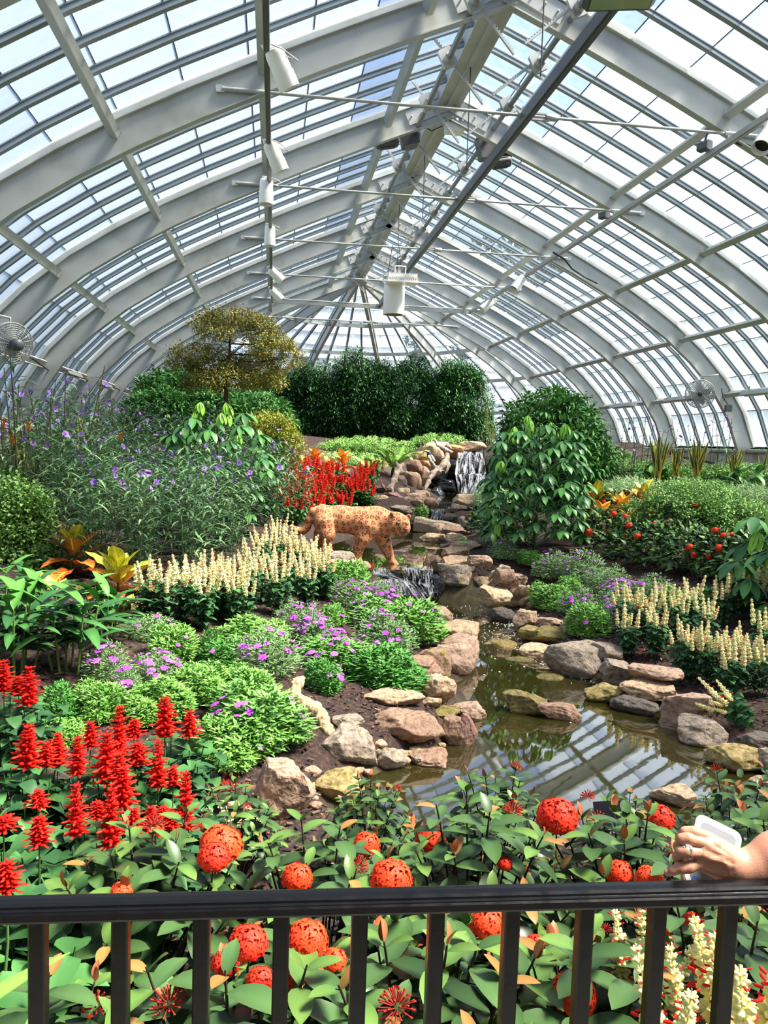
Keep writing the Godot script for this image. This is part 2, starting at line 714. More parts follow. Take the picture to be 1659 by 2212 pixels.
func build_walls() -> void:
	var far := RIB0 + BAY * 5
	for i in 2:
		var side := 1.0 if i else -1.0
		var o := shell("wall_right" if i else "wall_left", "low pale masonry wall under the %s side of the glass" % ("right" if i else "left"), "wall")
		var b := Mb.new()
		var l := far + 1.2
		b.box(Vector3(0.3, 2.2, l), Transform3D(Basis.IDENTITY, Vector3(XC + side * 6.92, 0.55, -(far - 1.2) / 2)))
		put("masonry", b.mesh(), M.masonry, o)
		var c := Mb.new()
		c.box(Vector3(0.42, 0.07, l), Transform3D(Basis.IDENTITY, Vector3(XC + side * 6.90, 1.685, -(far - 1.2) / 2)), Color.WHITE, 0.015)
		put("sill", c.mesh(), M.white_paint, o)
	var w := shell("wall_back", "low pale masonry wall curving round the far end behind the hedge", "wall")
	var b := Mb.new()
	var frames := []
	for k in 25:
		var a := -PI / 2 + PI * k / 24
		frames.append(Transform3D(Basis(Vector3.UP, -a - PI / 2), Vector3(XC + 6.92 * sin(a), 0.55, -far - 6.92 * cos(a))))
	b.extrude([Vector2(-0.15, -1.1), Vector2(0.15, -1.1), Vector2(0.15, 1.14), Vector2(-0.15, 1.14)], frames)
	put("masonry", b.mesh(), M.masonry, w)
	var f := shell("wall_front", "plain straight end wall behind the walkway, with the way in", "wall")
	var pr := [Vector2(-6.9, -0.3), Vector2(6.9, -0.3)]
	for k in range(SEGS, -1, -1):
		pr.append(off_arch(k, 0.2))
	for k in range(1, SEGS + 1):
		pr.append(off_arch(k, 0.2) * Vector2(-1, 1))
	var fb := Mb.new()
	fb.extrude(pr, [Transform3D(Basis.IDENTITY, Vector3(XC, 0, 1.1)), Transform3D(Basis.IDENTITY, Vector3(XC, 0, 1.4))])
	put("masonry", fb.mesh(), M.masonry, f)


func height_at(x: float) -> float:
	for s in SEGS:
		if prof[s + 1].x >= x:
			return lerpf(prof[s].y, prof[s + 1].y, (x - prof[s].x) / (prof[s + 1].x - prof[s].x)) + GLASS
	return prof[SEGS].y


# ---------------------------------------------------------------- the ground: banks, pools, beds

# d, left bank, right bank, water level
var banks := [[3.1, 0.6, 2.7, 0.0], [3.4, 0.24, 2.85, 0.0], [3.8, 0.48, 2.72, 0.0], [4.15, 1.0, 2.55, 0.0], [4.7, 1.2, 2.42, 0.0], [5.2, 1.24, 2.27, 0.0], [5.65, 1.45, 2.06, 0.0], [6.2, 1.62, 2.02, 0.0], [7.2, 1.6, 2.24, 0.0],
	[7.9, 1.2, 2.2, 0.0], [8.3, 0.98, 2.0, 0.3], [9.0, 0.78, 2.02, 0.3], [9.8, 0.7, 2.1, 0.3], [10.8, 0.85, 2.25, 0.3], [11.75, 1.35, 2.5, 0.3], [11.95, 1.7, 2.95, 0.42], [12.3, 2.1, 2.9, 0.42], [12.6, 2.3, 3.0, 0.62],
	[13.6, 2.6, 3.4, 0.62], [15.0, 3.1, 3.9, 0.62], [17.0, 3.5, 4.8, 0.62], [17.4, 3.6, 4.7, 1.45], [19.0, 4.0, 5.0, 1.45], [19.4, 4.4, 4.6, 1.45], [40.0, 4.4, 4.6, 1.45]]
var slopes := [[0.0, 0.0], [3.0, 0.0], [8.0, 0.22], [12.0, 0.45], [17.0, 1.0], [20.0, 1.3], [40.0, 1.3]]


func bank(d: float) -> Array:
	var k := 0
	while k < banks.size() - 2 and banks[k + 1][0] < d:
		k += 1
	var a: Array = banks[k]
	var b: Array = banks[k + 1]
	var f := clampf((d - a[0]) / (b[0] - a[0]), 0, 1)
	return [lerpf(a[1], b[1], f), lerpf(a[2], b[2], f), lerpf(a[3], b[3], f)]


func gh(x: float, d: float) -> float:
	var b := bank(d)
	var s: float = maxf(b[0] - x, x - b[1])
	if d < 3.1:
		s = Vector2(maxf(s, 0.0), 3.1 - d).length()
	elif d > 19.3:
		s = maxf(s, 0.0)
	var lev: float = b[2]
	if s < 0.0:
		return lev - 0.26 * smoothstep(0.0, 0.45, -s)
	var k := 0
	while slopes[k + 1][0] < d:
		k += 1
	var bed: float = lerpf(slopes[k][1], slopes[k + 1][1], (d - slopes[k][0]) / (slopes[k + 1][0] - slopes[k][0]))
	var h: float = lerpf(lev, maxf(bed, lev if s < 0.5 else bed), smoothstep(0.2, 1.2, s))
	h += 0.09 * smoothstep(0.0, 0.25, s) + 0.10 * minf(s, 5.0) * smoothstep(1.5, 4.0, d)
	h += 0.02 * sin(x * 3.1 + d * 1.7) * sin(d * 2.3 - x)
	return h * smoothstep(0.9, 1.6, d)


func build_ground() -> void:
	var mu := mat("bark_mulch", Color(1, 1, 1), 0.95)
	mu.albedo_texture = noise_tex(11, 0.03, [[0.0, Color(0.08, 0.055, 0.045)], [0.42, Color(0.155, 0.105, 0.085)], [0.60, Color(0.24, 0.165, 0.135)], [0.8, Color(0.32, 0.23, 0.185)], [1.0, Color(0.44, 0.34, 0.27)]], 512, 6)
	tri_map(mu, 1.6)
	mu.normal_enabled = true
	mu.normal_texture = normal_tex(12, 0.06, 8.0, 512, 5)
	var pb := mat("pond_bed", Color(1, 1, 1), 0.8)
	pb.albedo_texture = noise_tex(13, 0.025, [[0.0, Color(0.07, 0.065, 0.02)], [0.4, Color(0.15, 0.135, 0.05)], [0.65, Color(0.26, 0.23, 0.08)], [1.0, Color(0.38, 0.34, 0.16)]], 512, 4)
	tri_map(pb, 0.9)
	var soil := Mb.new()
	var bed := Mb.new()
	var x0 := -4.55
	var nx := 137
	var nd := 290
	var hs := PackedFloat32Array()
	for j in nd + 1:
		for i in nx + 1:
			hs.append(gh(x0 + i * 0.1, 0.86 + j * 0.1))
	for b in [soil, bed]:
		for j in nd + 1:
			for i in nx + 1:
				b.vert(Vector3(x0 + i * 0.1, hs[j * (nx + 1) + i], -(0.86 + j * 0.1)))
	for j in nd:
		for i in nx:
			var a := j * (nx + 1) + i
			var d := 0.91 + j * 0.1
			var bk := bank(d)
			var x := x0 + (i + 0.5) * 0.1
			var wet: bool = d > 3.1 and d < 19.2 and x > bk[0] - 0.02 and x < bk[1] + 0.02
			(bed if wet else soil).quad(a, a + 1, a + nx + 2, a + nx + 1)
	var g := shell("floor", "planted ground of dark bark mulch banked up on both sides of the stream", "garden bed")
	put("mulch", soil.normals().mesh(), mu, g)
	put("pond_bed", bed.normals().mesh(), pb, g)
	var slab := Mb.new()
	slab.box(Vector3(13.6, 0.3, 2.2), Transform3D(Basis.IDENTITY, Vector3(XC, -0.15, 0.2)))
	var wk := mat("concrete", Color(0.62, 0.60, 0.56), 0.9)
	put("walkway", slab.mesh(), wk, g)
	# chips of bark on the open ground
	var chips := []
	var chip := Mb.new()
	chip.box(Vector3(0.032, 0.005, 0.010), Transform3D.IDENTITY)
	var cm := mat("bark_chip", Color.WHITE, 0.9)
	cm.vertex_color_use_as_albedo = true
	for k in 14000:
		var d := rnd(2.4, 8.5)
		var x := rnd(-1.8, 4.6)
		var bk := bank(d)
		if d > 3.1 and x > bk[0] - 0.1 and x < bk[1] + 0.1:
			continue
		chips.append([Transform3D(Basis.from_euler(Vector3(rnd(-0.5, 0.5), rnd(0, TAU), rnd(-0.5, 0.5))).scaled(Vector3.ONE * rnd(0.5, 1.2)), Vector3(x, gh(x, d) + 0.008, -d)), jit([lin(60, 43, 36), lin(86, 64, 52), lin(44, 33, 29), lin(108, 86, 72)][rng.randi_range(0, 3)], 0.2)])
	scatter("bark_chips", chip.mesh(), cm, chips, g)


func scatter(called: String, mesh: Mesh, m: Material, list: Array, parent: Node = self) -> MultiMeshInstance3D:
	var mm := MultiMesh.new()
	mm.transform_format = MultiMesh.TRANSFORM_3D
	mm.use_colors = true
	mm.mesh = mesh
	mm.instance_count = list.size()
	for k in list.size():
		mm.set_instance_transform(k, list[k][0])
		mm.set_instance_color(k, list[k][1])
	var o := MultiMeshInstance3D.new()
	o.name = fresh(called, parent)
	o.multimesh = mm
	o.material_override = m
	parent.add_child(o, true)
	o.set_meta("kind", "stuff")
	return o


func build_water() -> void:
	var w := mat("water", Color(0.19, 0.18, 0.06, 0.74), 0.02)
	w.transparency = BaseMaterial3D.TRANSPARENCY_ALPHA
	w.metallic_specular = 1.0
	w.clearcoat_enabled = true
	w.clearcoat = 1.0
	w.clearcoat_roughness = 0.02
	w.normal_enabled = true
	w.normal_texture = normal_tex(21, 0.012, 3.0, 512, 3)
	w.normal_scale = 0.018
	tri_map(w, 0.7)
	for q in [["lower pond of clear olive water mirroring the roof, in front of the rocks", 3.0, 8.15, 0.0], ["upper pool of still dark water behind the spotted cat", 8.25, 11.95, 0.3], ["narrow strip of water behind the flat stone log", 11.95, 12.4, 0.42], ["small top pool at the foot of the tall waterfall", 12.5, 17.3, 0.62]]:
		var b := Mb.new()
		var d: float = q[1]
		var n := 0
		while d < q[2] + 0.001:
			var bk := bank(d)
			b.vert(Vector3(bk[0] - 0.3, q[3], -d))
			b.vert(Vector3(bk[1] + 0.3, q[3], -d))
			n += 1
			d += (q[2] - q[1]) / 24.0
		for k in n - 1:
			b.quad(k * 2, k * 2 + 1, k * 2 + 3, k * 2 + 2)
		var o := put("water", b.normals().mesh(), w)
		tag(o, q[0], "water")
		o.set_meta("kind", "stuff")


func build_rail() -> void:
	var o := thing("railing", "black painted metal railing in front of the red flowering bushes, under the resting hand", "railing")
	var a := on_level(-260.0, 1953.0, 1.07)
	var b := on_level(1920.0, 1902.0, 1.07)
	a.y = 1.06
	b.y = 1.06
	var x := Transform3D(Basis.looking_at(b - a, Vector3.UP), a)
	var l := a.distance_to(b)
	var tr := Mb.new()
	# the cap: a low crown with a groove along each shoulder
	var pr := [Vector2(-0.017, -0.008), Vector2(0.017, -0.008), Vector2(0.0185, -0.005), Vector2(0.0185, 0.0025), Vector2(0.0165, 0.0045), Vector2(0.0165, 0.006), Vector2(0.013, 0.007), Vector2(0.0125, 0.0095), Vector2(0.008, 0.0112), Vector2(0.0, 0.0118), Vector2(-0.008, 0.0112), Vector2(-0.0125, 0.0095), Vector2(-0.013, 0.007), Vector2(-0.0165, 0.006), Vector2(-0.0165, 0.0045), Vector2(-0.0185, 0.0025), Vector2(-0.0185, -0.005)]
	tr.extrude(pr, [x, x * Transform3D(Basis.IDENTITY, Vector3(0, 0, -l))])
	# looking_at runs along -z, so the second frame is ahead
	put("top_rail", tr.mesh(), M.black_rail, o)
	var lr := Mb.new()
	lr.box(Vector3(0.032, 0.03, l), x * Transform3D(Basis.IDENTITY, Vector3(0, -0.93, -l / 2)), Color.WHITE, 0.004)
	put("bottom_rail", lr.mesh(), M.black_rail, o)
	var bal := Mb.new()
	bal.box(Vector3(0.019, 0.019, 0.92), Transform3D(Basis(Vector3.RIGHT, PI / 2), Vector3(0, -0.465, 0)), Color.WHITE, 0.002)
	var bm := bal.mesh()
	var p0 := on_level(102, 1995, 1.02)
	var p1 := on_level(1535, 1955, 1.02)
	var step := (p1.x - p0.x) / 9.0
	for k in range(-3, 13):
		var px := p0.x + step * k
		var t := (px - a.x) / (b.x - a.x)
		if t < 0.01 or t > 0.99:
			continue
		var p := a.lerp(b, t)
		put("baluster", bm, M.black_rail, o, Transform3D(x.basis, p))
	for e in [0.0, 1.0]:
		var post := Mb.new()
		post.box(Vector3(0.05, 0.05, 1.06), Transform3D(Basis(Vector3.RIGHT, PI / 2), Vector3(0, -0.52, 0)), Color.WHITE, 0.004)
		put("post", post.mesh(), M.black_rail, o, Transform3D(x.basis, a.lerp(b, e)))


# ---------------------------------------------------------------- rocks and driftwood

var ico := {}


func ico_sphere(level: int) -> Array:   # [vertices, triangles]
	if ico.has(level):
		return ico[level]
	var g := (1.0 + sqrt(5.0)) / 2.0
	var v := [Vector3(-1, g, 0), Vector3(1, g, 0), Vector3(-1, -g, 0), Vector3(1, -g, 0), Vector3(0, -1, g), Vector3(0, 1, g), Vector3(0, -1, -g), Vector3(0, 1, -g), Vector3(g, 0, -1), Vector3(g, 0, 1), Vector3(-g, 0, -1), Vector3(-g, 0, 1)]
	for k in 12:
		v[k] = v[k].normalized()
	var f := [0, 11, 5, 0, 5, 1, 0, 1, 7, 0, 7, 10, 0, 10, 11, 1, 5, 9, 5, 11, 4, 11, 10, 2, 10, 7, 6, 7, 1, 8, 3, 9, 4, 3, 4, 2, 3, 2, 6, 3, 6, 8, 3, 8, 9, 4, 9, 5, 2, 4, 11, 6, 2, 10, 8, 6, 7, 9, 8, 1]
	for l in level:
		var mid := {}
		var o := []
		for k in range(0, f.size(), 3):
			var m := []
			for e in 3:
				var a: int = f[k + e]
				var b: int = f[k + (e + 1) % 3]
				var key := mini(a, b) * 100000 + maxi(a, b)
				if not mid.has(key):
					v.append(((v[a] + v[b]) / 2.0).normalized())
					mid[key] = v.size() - 1
				m.append(mid[key])
			o.append_array([f[k], m[0], m[2], f[k + 1], m[1], m[0], f[k + 2], m[2], m[1], m[0], m[1], m[2]])
		f = o
	ico[level] = [v, f]
	return ico[level]


var rock_noise := FastNoiseLite.new()


func rock_mesh(size: Vector3, seed_: int, tone: Color, level := 3, soft := 0.4, moss := 0.0, layered := 0.0) -> Mb:   # a stone about size across, its base at y = 0
	var r := RandomNumberGenerator.new()
	r.seed = seed_
	var base := ico_sphere(level)
	var cuts := []
	for k in 20:
		var n := Vector3(r.randfn(0, 1), r.randfn(0, 0.8), r.randfn(0, 1)).normalized()
		cuts.append([n, r.randf_range(0.46, 0.84) + soft * 0.22])
	cuts.append([Vector3(r.randf_range(-0.15, 0.15), 1, r.randf_range(-0.1, 0.25)).normalized(), 0.72])
	var b := Mb.new()
	rock_noise.frequency = 1.0
	rock_noise.fractal_octaves = 3
	var off := Vector3(seed_ * 7.13, seed_ * 3.7, seed_ * 1.9)
	var algae := lin(122, 112, 45)
	for p0 in base[0]:
		var p: Vector3 = p0
		p = Vector3(signf(p.x) * pow(absf(p.x), 0.8), signf(p.y) * pow(absf(p.y), 0.8), signf(p.z) * pow(absf(p.z), 0.8))
		for q in cuts:
			var over: float = p.dot(q[0]) - q[1]
			if over > 0.0:
				p -= q[0] * over * (1.0 - soft * soft * 0.5)
		var lump := rock_noise.get_noise_3dv(p * 0.9 + off)
		var grit := rock_noise.get_noise_3dv(p * 3.2 + off)
		var fine := rock_noise.get_noise_3dv(p * 9.0 + off)
		p += p0 * (lump * (0.06 + 0.08 * soft) + grit * 0.06 * (1.3 - soft) + fine * 0.02)
		if layered > 0.0:
			var y := p.y * 4.0 + lump
			p += Vector3(p.x, 0, p.z).normalized() * (0.10 * layered * (absf(y - roundf(y)) - 0.25))
		var c := tone * (1.0 + 0.22 * rock_noise.get_noise_3dv(p * 1.3 - off) + 0.15 * grit)
		if moss > 0.0:
			var w := clampf((rock_noise.get_noise_3dv(p * 1.6 + off * 2.0) + moss - 0.5) * 3.0 - 0.3 * p.y, 0, 0.85)
			c = c.lerp(algae * (1.0 + 0.4 * grit), w)
		b.vert(p, Vector2.ZERO, c)
	for k in range(0, base[1].size(), 3):
		b.tri(base[1][k], base[1][k + 2], base[1][k + 1])
	var lo := Vector3.ONE * 9
	var hi := -lo
	for p in b.v:
		lo = lo.min(p)
		hi = hi.max(p)
	var s := size / (hi - lo)
	for k in b.v.size():
		var p := b.v[k]
		b.v[k] = Vector3((p.x - (lo.x + hi.x) / 2) * s.x, (p.y - lo.y) * s.y, (p.z - (lo.z + hi.z) / 2) * s.z)
	b.normals()
	if (b.n[0].dot(b.v[0] - Vector3(0, size.y / 2, 0))) < 0.0:   # wind outwards
		for k in range(0, b.ix.size(), 3):
			var t := b.ix[k]
			b.ix[k] = b.ix[k + 1]
			b.ix[k + 1] = t
		b.normals()
	return b


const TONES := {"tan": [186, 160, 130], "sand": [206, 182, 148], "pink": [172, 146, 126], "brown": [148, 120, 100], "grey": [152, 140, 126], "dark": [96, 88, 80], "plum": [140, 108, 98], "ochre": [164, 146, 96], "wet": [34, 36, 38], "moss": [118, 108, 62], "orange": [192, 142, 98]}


# x0,y0,x1,y1: the box round the stone in the photograph; its foot is looked up on the level (or, with d, at the depth) given
func rock(x0: float, y0: float, x1: float, y1: float, tone: String, label: String, o := {}) -> MeshInstance3D:
	var mid := (x0 + x1) / 2.0
	var p: Vector3 = on_depth(mid, y1, o.d) if o.has("d") else on_level(mid, y1, o.get("lev", 0.0))
	if not o.has("d"):   # where the bank rises above that level the stone sits on the bank
		var q := on_ground(mid, y1 - 2.0)
		if q.y > p.y and q.y < p.y + 0.4:
			p = q
	var w := px_size(x1 - x0, p)
	var hh := px_size(y1 - y0, p)
	var eye := (p - Vector3(0, EYE, 0)).normalized()
	var down := -eye.y
	var dr: float = o.get("dr", 0.8)
	var dz := clampf(w * dr, 0.0, (hh * 0.75) / maxf(down, 0.02))
	var h := maxf((hh - dz * down) / sqrt(1.0 - down * down), w * 0.22)
	var sink: float = o.get("sink", 0.25) * h
	var seed_: int = o.get("seed", int(x0 * 3.0 + y0))
	var c: Array = TONES[tone]
	var m := rock_mesh(Vector3(w * 1.1, h * 1.05 + sink, dz * 1.15), seed_, lin(c[0], c[1], c[2]), 4 if x1 - x0 > 45 else 3, o.get("soft", 0.4), o.get("moss", 0.0), o.get("layered", 0.0))
	var flat_dir := Vector3(eye.x, 0, eye.z).normalized()
	var x := Transform3D(Basis(flat_dir.cross(Vector3.UP), Vector3.UP, -flat_dir), p + flat_dir * dz * 0.48 - Vector3(0, sink, 0))
	if o.has("roll"):
		x.basis = x.basis * Basis(Vector3.BACK, o.roll)
	var r := put(o.get("name", "rock"), m.mesh(), M.wet_stone if tone == "wet" else M.stone, self, x)
	tag(r, label, o.get("cat", "rock"), o.get("group", ""))
	return r


func build_rocks() -> void:
	var st := mat("stone", Color(1, 1, 1), 0.78)
	st.vertex_color_use_as_albedo = true
	st.albedo_texture = noise_tex(31, 0.02, [[0.0, Color(0.46, 0.42, 0.38)], [0.35, Color(0.82, 0.79, 0.76)], [0.6, Color(1, 1, 1)], [0.8, Color(0.93, 0.88, 0.82)], [1.0, Color(1, 1, 0.97)]], 512, 6, FastNoiseLite.TYPE_SIMPLEX_SMOOTH, 20.0)
	tri_map(st, 2.4)
	st.normal_enabled = true
	st.normal_texture = normal_tex(32, 0.03, 6.0, 512, 6)
	st.normal_scale = 1.2
	var ws := mat("wet_stone", Color(1, 1, 1), 0.16)
	ws.vertex_color_use_as_albedo = true
	ws.albedo_texture = st.albedo_texture
	tri_map(ws, 2.4)
	ws.normal_enabled = true
	ws.normal_texture = st.normal_texture
	ws.normal_scale = 0.6
	# left bank of the lower pond, from the falls towards the railing
	rock(928, 1309, 977, 1350, "pink", "small round pinkish boulder at the water's edge below the bright green mounds", {"soft": 0.8})
	rock(938, 1336, 1030, 1398, "tan", "long smooth tan boulder along the stream, just below the small round one", {"soft": 0.7, "lev": 0.04})
	rock(948, 1366, 1031, 1436, "pink", "smooth boulder squeezed behind the big rounded one at the stream bend", {"soft": 0.8, "lev": 0.02})
	rock(938, 1386, 1025, 1463, "pink", "big rounded pinkish boulder bulging into the stream bend", {"soft": 0.9})
	rock(900, 1396, 972, 1470, "brown", "brown boulder with a mossy foot between the driftwood and the stream bend", {"soft": 0.7, "moss": 0.55, "lev": 0.03})
	rock(862, 1408, 955, 1468, "brown", "reddish brown boulder beside the pale driftwood stub", {"soft": 0.6, "lev": 0.08})
	rock(906, 1456, 982, 1530, "tan", "pale tan slanting rock right of the small dark green mound", {"soft": 0.3, "lev": 0.02})
	rock(912, 1502, 954, 1530, "tan", "small tan stone at the foot of the slanting tan rock", {"soft": 0.3, "lev": 0.05})
	rock(783, 1484, 914, 1531, "tan", "wide flat tan slab in front of the small dark green mound", {"soft": 0.3, "lev": 0.12, "dr": 0.5})
	rock(930, 1523, 992, 1562, "moss", "flat mossy rock wedged behind the purple-brown split rock", {"moss": 0.7, "lev": 0.0})
	rock(978, 1514, 1048, 1556, "pink", "flat pinkish rock sliding into the pond left of the rough brown log", {"soft": 0.3, "dr": 0.5})
	rock(780, 1526, 954, 1620, "brown", "largest brown block-shaped boulder on the left bank above the pebbles", {"soft": 0.45, "seed": 17, "dr": 0.6})
	rock(953, 1545, 1000, 1612, "brown", "left half of the purple-brown split rock at the water", {"soft": 0.2, "seed": 5})
	rock(978, 1537, 1029, 1610, "plum", "right purple half of the split rock standing in the water", {"soft": 0.2, "seed": 9})
	rock(718, 1538, 785, 1582, "grey", "grey stone between the crooked driftwood branch and the large brown block", {"soft": 0.6, "lev": 0.12})
	rock(694, 1560, 814, 1665, "grey", "wide grey-brown slanting slab right of the mulch and above the yellow rock", {"soft": 0.25, "lev": 0.02, "seed": 23})
	rock(814, 1611, 879, 1666, "grey", "small pale angular rock in the water among the pebbles", {"soft": 0.3, "moss": 0.2})
	rock(682, 1652, 783, 1738, "ochre", "yellow stained rock at the near corner of the pond", {"soft": 0.5, "moss": 0.35})
	rock(545, 1638, 676, 1772, "pink", "very large flat-topped pinkish rock left of the yellow stained rock", {"soft": 0.3, "lev": 0.02, "seed": 31})
	rock(430, 1722, 560, 1800, "tan", "tan rock behind the red flower heads, left of the large flat-topped rock", {"soft": 0.4, "lev": 0.05})
	rock(882, 1614, 964, 1655, "brown", "thin flat brown stone lying just under the water by the pebbles", {"soft": 0.5, "dr": 1.0, "sink": 0.6})
	var pebbles := [[821, 1610, 24], [815, 1626, 16], [847, 1622, 14], [863, 1632, 18], [879, 1628, 17], [896, 1621, 20], [911, 1614, 22], [925, 1607, 14], [938, 1615, 12], [954, 1610, 14], [874, 1643, 20], [902, 1640, 13], [674, 1670, 32], [690, 1690, 18], [674, 1700, 20], [668, 1712, 17], [676, 1726, 18], [686, 1718, 14], [682, 1742, 22], [657, 1690, 18], [776, 1664, 18], [762, 1668, 14], [795, 1668, 16]]
	for k in pebbles.size():
		var q: Array = pebbles[k]
		rock(q[0] - q[2] * 0.62, q[1] - q[2] * 0.5, q[0] + q[2] * 0.62, q[1] + q[2] * 0.4, ["tan", "grey", "pink", "brown", "ochre"][k % 5], "small smooth %s pebble at the water's edge below the large brown block" % ["tan", "grey", "pinkish", "brown", "yellowish"][k % 5], {"soft": 1.0, "lev": 0.02, "sink": 0.15, "name": "pebble", "cat": "pebble", "group": "pebbles along the left edge of the lower pond"})
	# right bank of the lower pond
	rock(1028, 1262, 1104, 1308, "sand", "flat pale rock left of the hollow driftwood knot on the right bank", {"lev": 0.12, "soft": 0.3})
	rock(1066, 1228, 1110, 1262, "brown", "pale brown rock at the back of the pile above the hollow driftwood knot", {"lev": 0.3})
	rock(1078, 1234, 1136, 1275, "pink", "brownish rock leaning over the hollow driftwood knot", {"lev": 0.2})
	rock(1024, 1243, 1066, 1276, "tan", "square tan rock beside the dark pool below the small falls", {"lev": 0.1, "soft": 0.2})
	rock(1055, 1309, 1115, 1345, "dark", "dark brown wet rock at the water under the hollow driftwood knot", {"soft": 0.7})
	rock(1108, 1314, 1159, 1357, "tan", "tan rock with a cracked face right of the dark brown wet one", {"lev": 0.05})
	rock(1160, 1329, 1214, 1354, "pink", "low flat pinkish rock in front of the low green mound on the right", {"lev": 0.12})
	rock(1115, 1350, 1192, 1388, "ochre", "low yellow-green mossy rock at the right water's edge", {"moss": 0.6, "soft": 0.6})
	rock(1156, 1352, 1228, 1390, "moss", "low olive rock half under water below the round green mound", {"moss": 0.6, "soft": 0.6})
	rock(1122, 1386, 1200, 1424, "sand", "pale smooth rock poking into the pond left of the big grey-tan boulder", {"soft": 0.8})
	rock(1176, 1376, 1296, 1466, "grey", "big rounded grey-tan boulder on the right edge of the pond", {"soft": 0.75, "seed": 12, "moss": 0.15})
	rock(1276, 1384, 1342, 1425, "grey", "grey-brown rock behind the big grey-tan boulder", {"lev": 0.14, "soft": 0.6})
	rock(1295, 1416, 1372, 1485, "grey", "angular grey rock with a flat face right of the big grey-tan boulder", {"soft": 0.15, "lev": 0.02})
	rock(1360, 1428, 1470, 1479, "pink", "broad flat rock leading up to the dark-leaved cream salvia", {"soft": 0.3, "lev": 0.14})
	rock(1342, 1470, 1456, 1508, "tan", "flat overhanging tan slab with a hollow under it", {"soft": 0.3, "lev": 0.08})
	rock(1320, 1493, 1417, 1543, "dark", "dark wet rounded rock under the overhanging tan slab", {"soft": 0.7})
	rock(1264, 1468, 1346, 1519, "ochre", "low mossy yellow rock running into the water on the right", {"moss": 0.6, "soft": 0.5})
	rock(1428, 1484, 1533, 1579, "pink", "large flat-topped pinkish rock above the grey one on the right bank", {"soft": 0.4, "seed": 44})
	rock(1466, 1543, 1564, 1614, "grey", "rounded grey rock at the water in front of the large flat-topped pinkish one", {"soft": 0.6, "moss": 0.2})
	rock(1525, 1596, 1648, 1670, "ochre", "large low yellow rock partly under water at the right edge", {"soft": 0.5, "moss": 0.5})
	rock(1592, 1572, 1690, 1626, "dark", "dark grey rock cut by the right edge above the low yellow rock", {"soft": 0.5, "lev": 0.05})
	rock(1636, 1616, 1700, 1680, "grey", "grey rock at the very edge below the dark grey one", {"soft": 0.5})
	rock(1408, 1686, 1500, 1742, "tan", "tan rock seen between the red-flowered bushes left of the hand", {"soft": 0.5, "sink": 0.4})
	rock(1622, 1688, 1720, 1716, "pink", "flat stone just under water at the right edge above the hand", {"soft": 0.5, "dr": 1.0})
	# stones under the water
	for k in 26:
		var d := rnd(3.6, 8.0)
		var bk := bank(d)
		var x := rnd(bk[0] + 0.15, bk[1] - 0.15)
		var s := rnd(0.10, 0.26)
		var m := rock_mesh(Vector3(s * 1.4, 0.16, s), 300 + k, [lin(120, 108, 52), lin(96, 86, 44), lin(140, 122, 70)][k % 3], 3, 0.9, 0.5)
		var r := put("rock", m.mesh(), M.stone, self, Transform3D(Basis(Vector3.UP, rnd(0, TAU)), Vector3(x, gh(x, d) - 0.06, -d)))
		tag(r, "olive stone lying on the bed of the lower pond under the water", "rock", "stones under the water of the lower pond")
	# the small falls and the rim of the upper pool
	rock(713, 1191, 765, 1220, "grey", "grey rock behind the near paws of the spotted cat", {"lev": 0.3})
	rock(713, 1206, 772, 1236, "tan", "flat rock in front of the spotted cat's hind feet", {"lev": 0.26})
	rock(760, 1212, 800, 1238, "brown", "flat brown rock carrying the near front paw of the spotted cat", {"lev": 0.24})
	rock(822, 1220, 874, 1246, "moss", "mossy rock in the middle of the small falls under the far front paw", {"lev": 0.18, "moss": 0.5})
	rock(916, 1197, 962, 1242, "brown", "upright brown rock at the right end of the small falls", {"lev": 0.2, "soft": 0.2})
	rock(946, 1212, 1030, 1276, "grey", "large grey boulder with green moss right of the small falls", {"lev": 0.02, "moss": 0.3, "soft": 0.5})
	rock(949, 1196, 1025, 1228, "tan", "flat tan slab on top of the large grey mossy boulder", {"lev": 0.32})
	rock(955, 1178, 1012, 1203, "tan", "flat stone with a grassy tuft beside it on the right of the upper pool", {"lev": 0.4})
	rock(1010, 1196, 1062, 1222, "pink", "broken flat rock in the brown path right of the upper pool", {"lev": 0.5})
	rock(907, 1149, 966, 1171, "tan", "low rounded rock lying in the upper pool right of the cat's chin", {"lev": 0.3, "soft": 0.8})
	rock(932, 1130, 962, 1156, "pink", "small triangular rock against the flat stone log", {"lev": 0.32})
	rock(956, 1134, 1018, 1163, "brown", "brown boulder at the right end of the flat stone log", {"lev": 0.34})
	rock(963, 1152, 1007, 1177, "sand", "pale jagged rock right of the low rounded one in the upper pool", {"lev": 0.34, "soft": 0.1})
	rock(972, 1166, 1038, 1190, "tan", "flat tan rock at the foot of the red-flowered bush", {"lev": 0.4})
	rock(990, 1115, 1024, 1138, "grey", "grey stone on top of the brown boulder by the stone log", {"lev": 0.5})
	rock(974, 1102, 1022, 1132, "plum", "purple-grey boulder right of the little cascade", {"d": 12.4, "soft": 0.5})
	rock(972, 1087, 1018, 1115, "tan", "brown block above the purple-grey boulder by the little cascade", {"d": 12.7, "soft": 0.2})
	rock(978, 1066, 1030, 1095, "sand", "pale yellow flat rock in front of the tall waterfall", {"d": 13.0, "soft": 0.2})
	rock(1014, 1087, 1040, 1120, "grey", "grey rock beside the long leaves right of the little cascade", {"d": 12.8})
	rock(1000, 1078, 1060, 1095, "tan", "flat stones behind the pale yellow rock", {"d": 13.6})
	# left of the top pool, up to the head of the waterfall
	rock(798, 1068, 840, 1100, "tan", "squarish tan boulder right behind the spotted cat's shoulders", {"d": 12.6, "soft": 0.6})
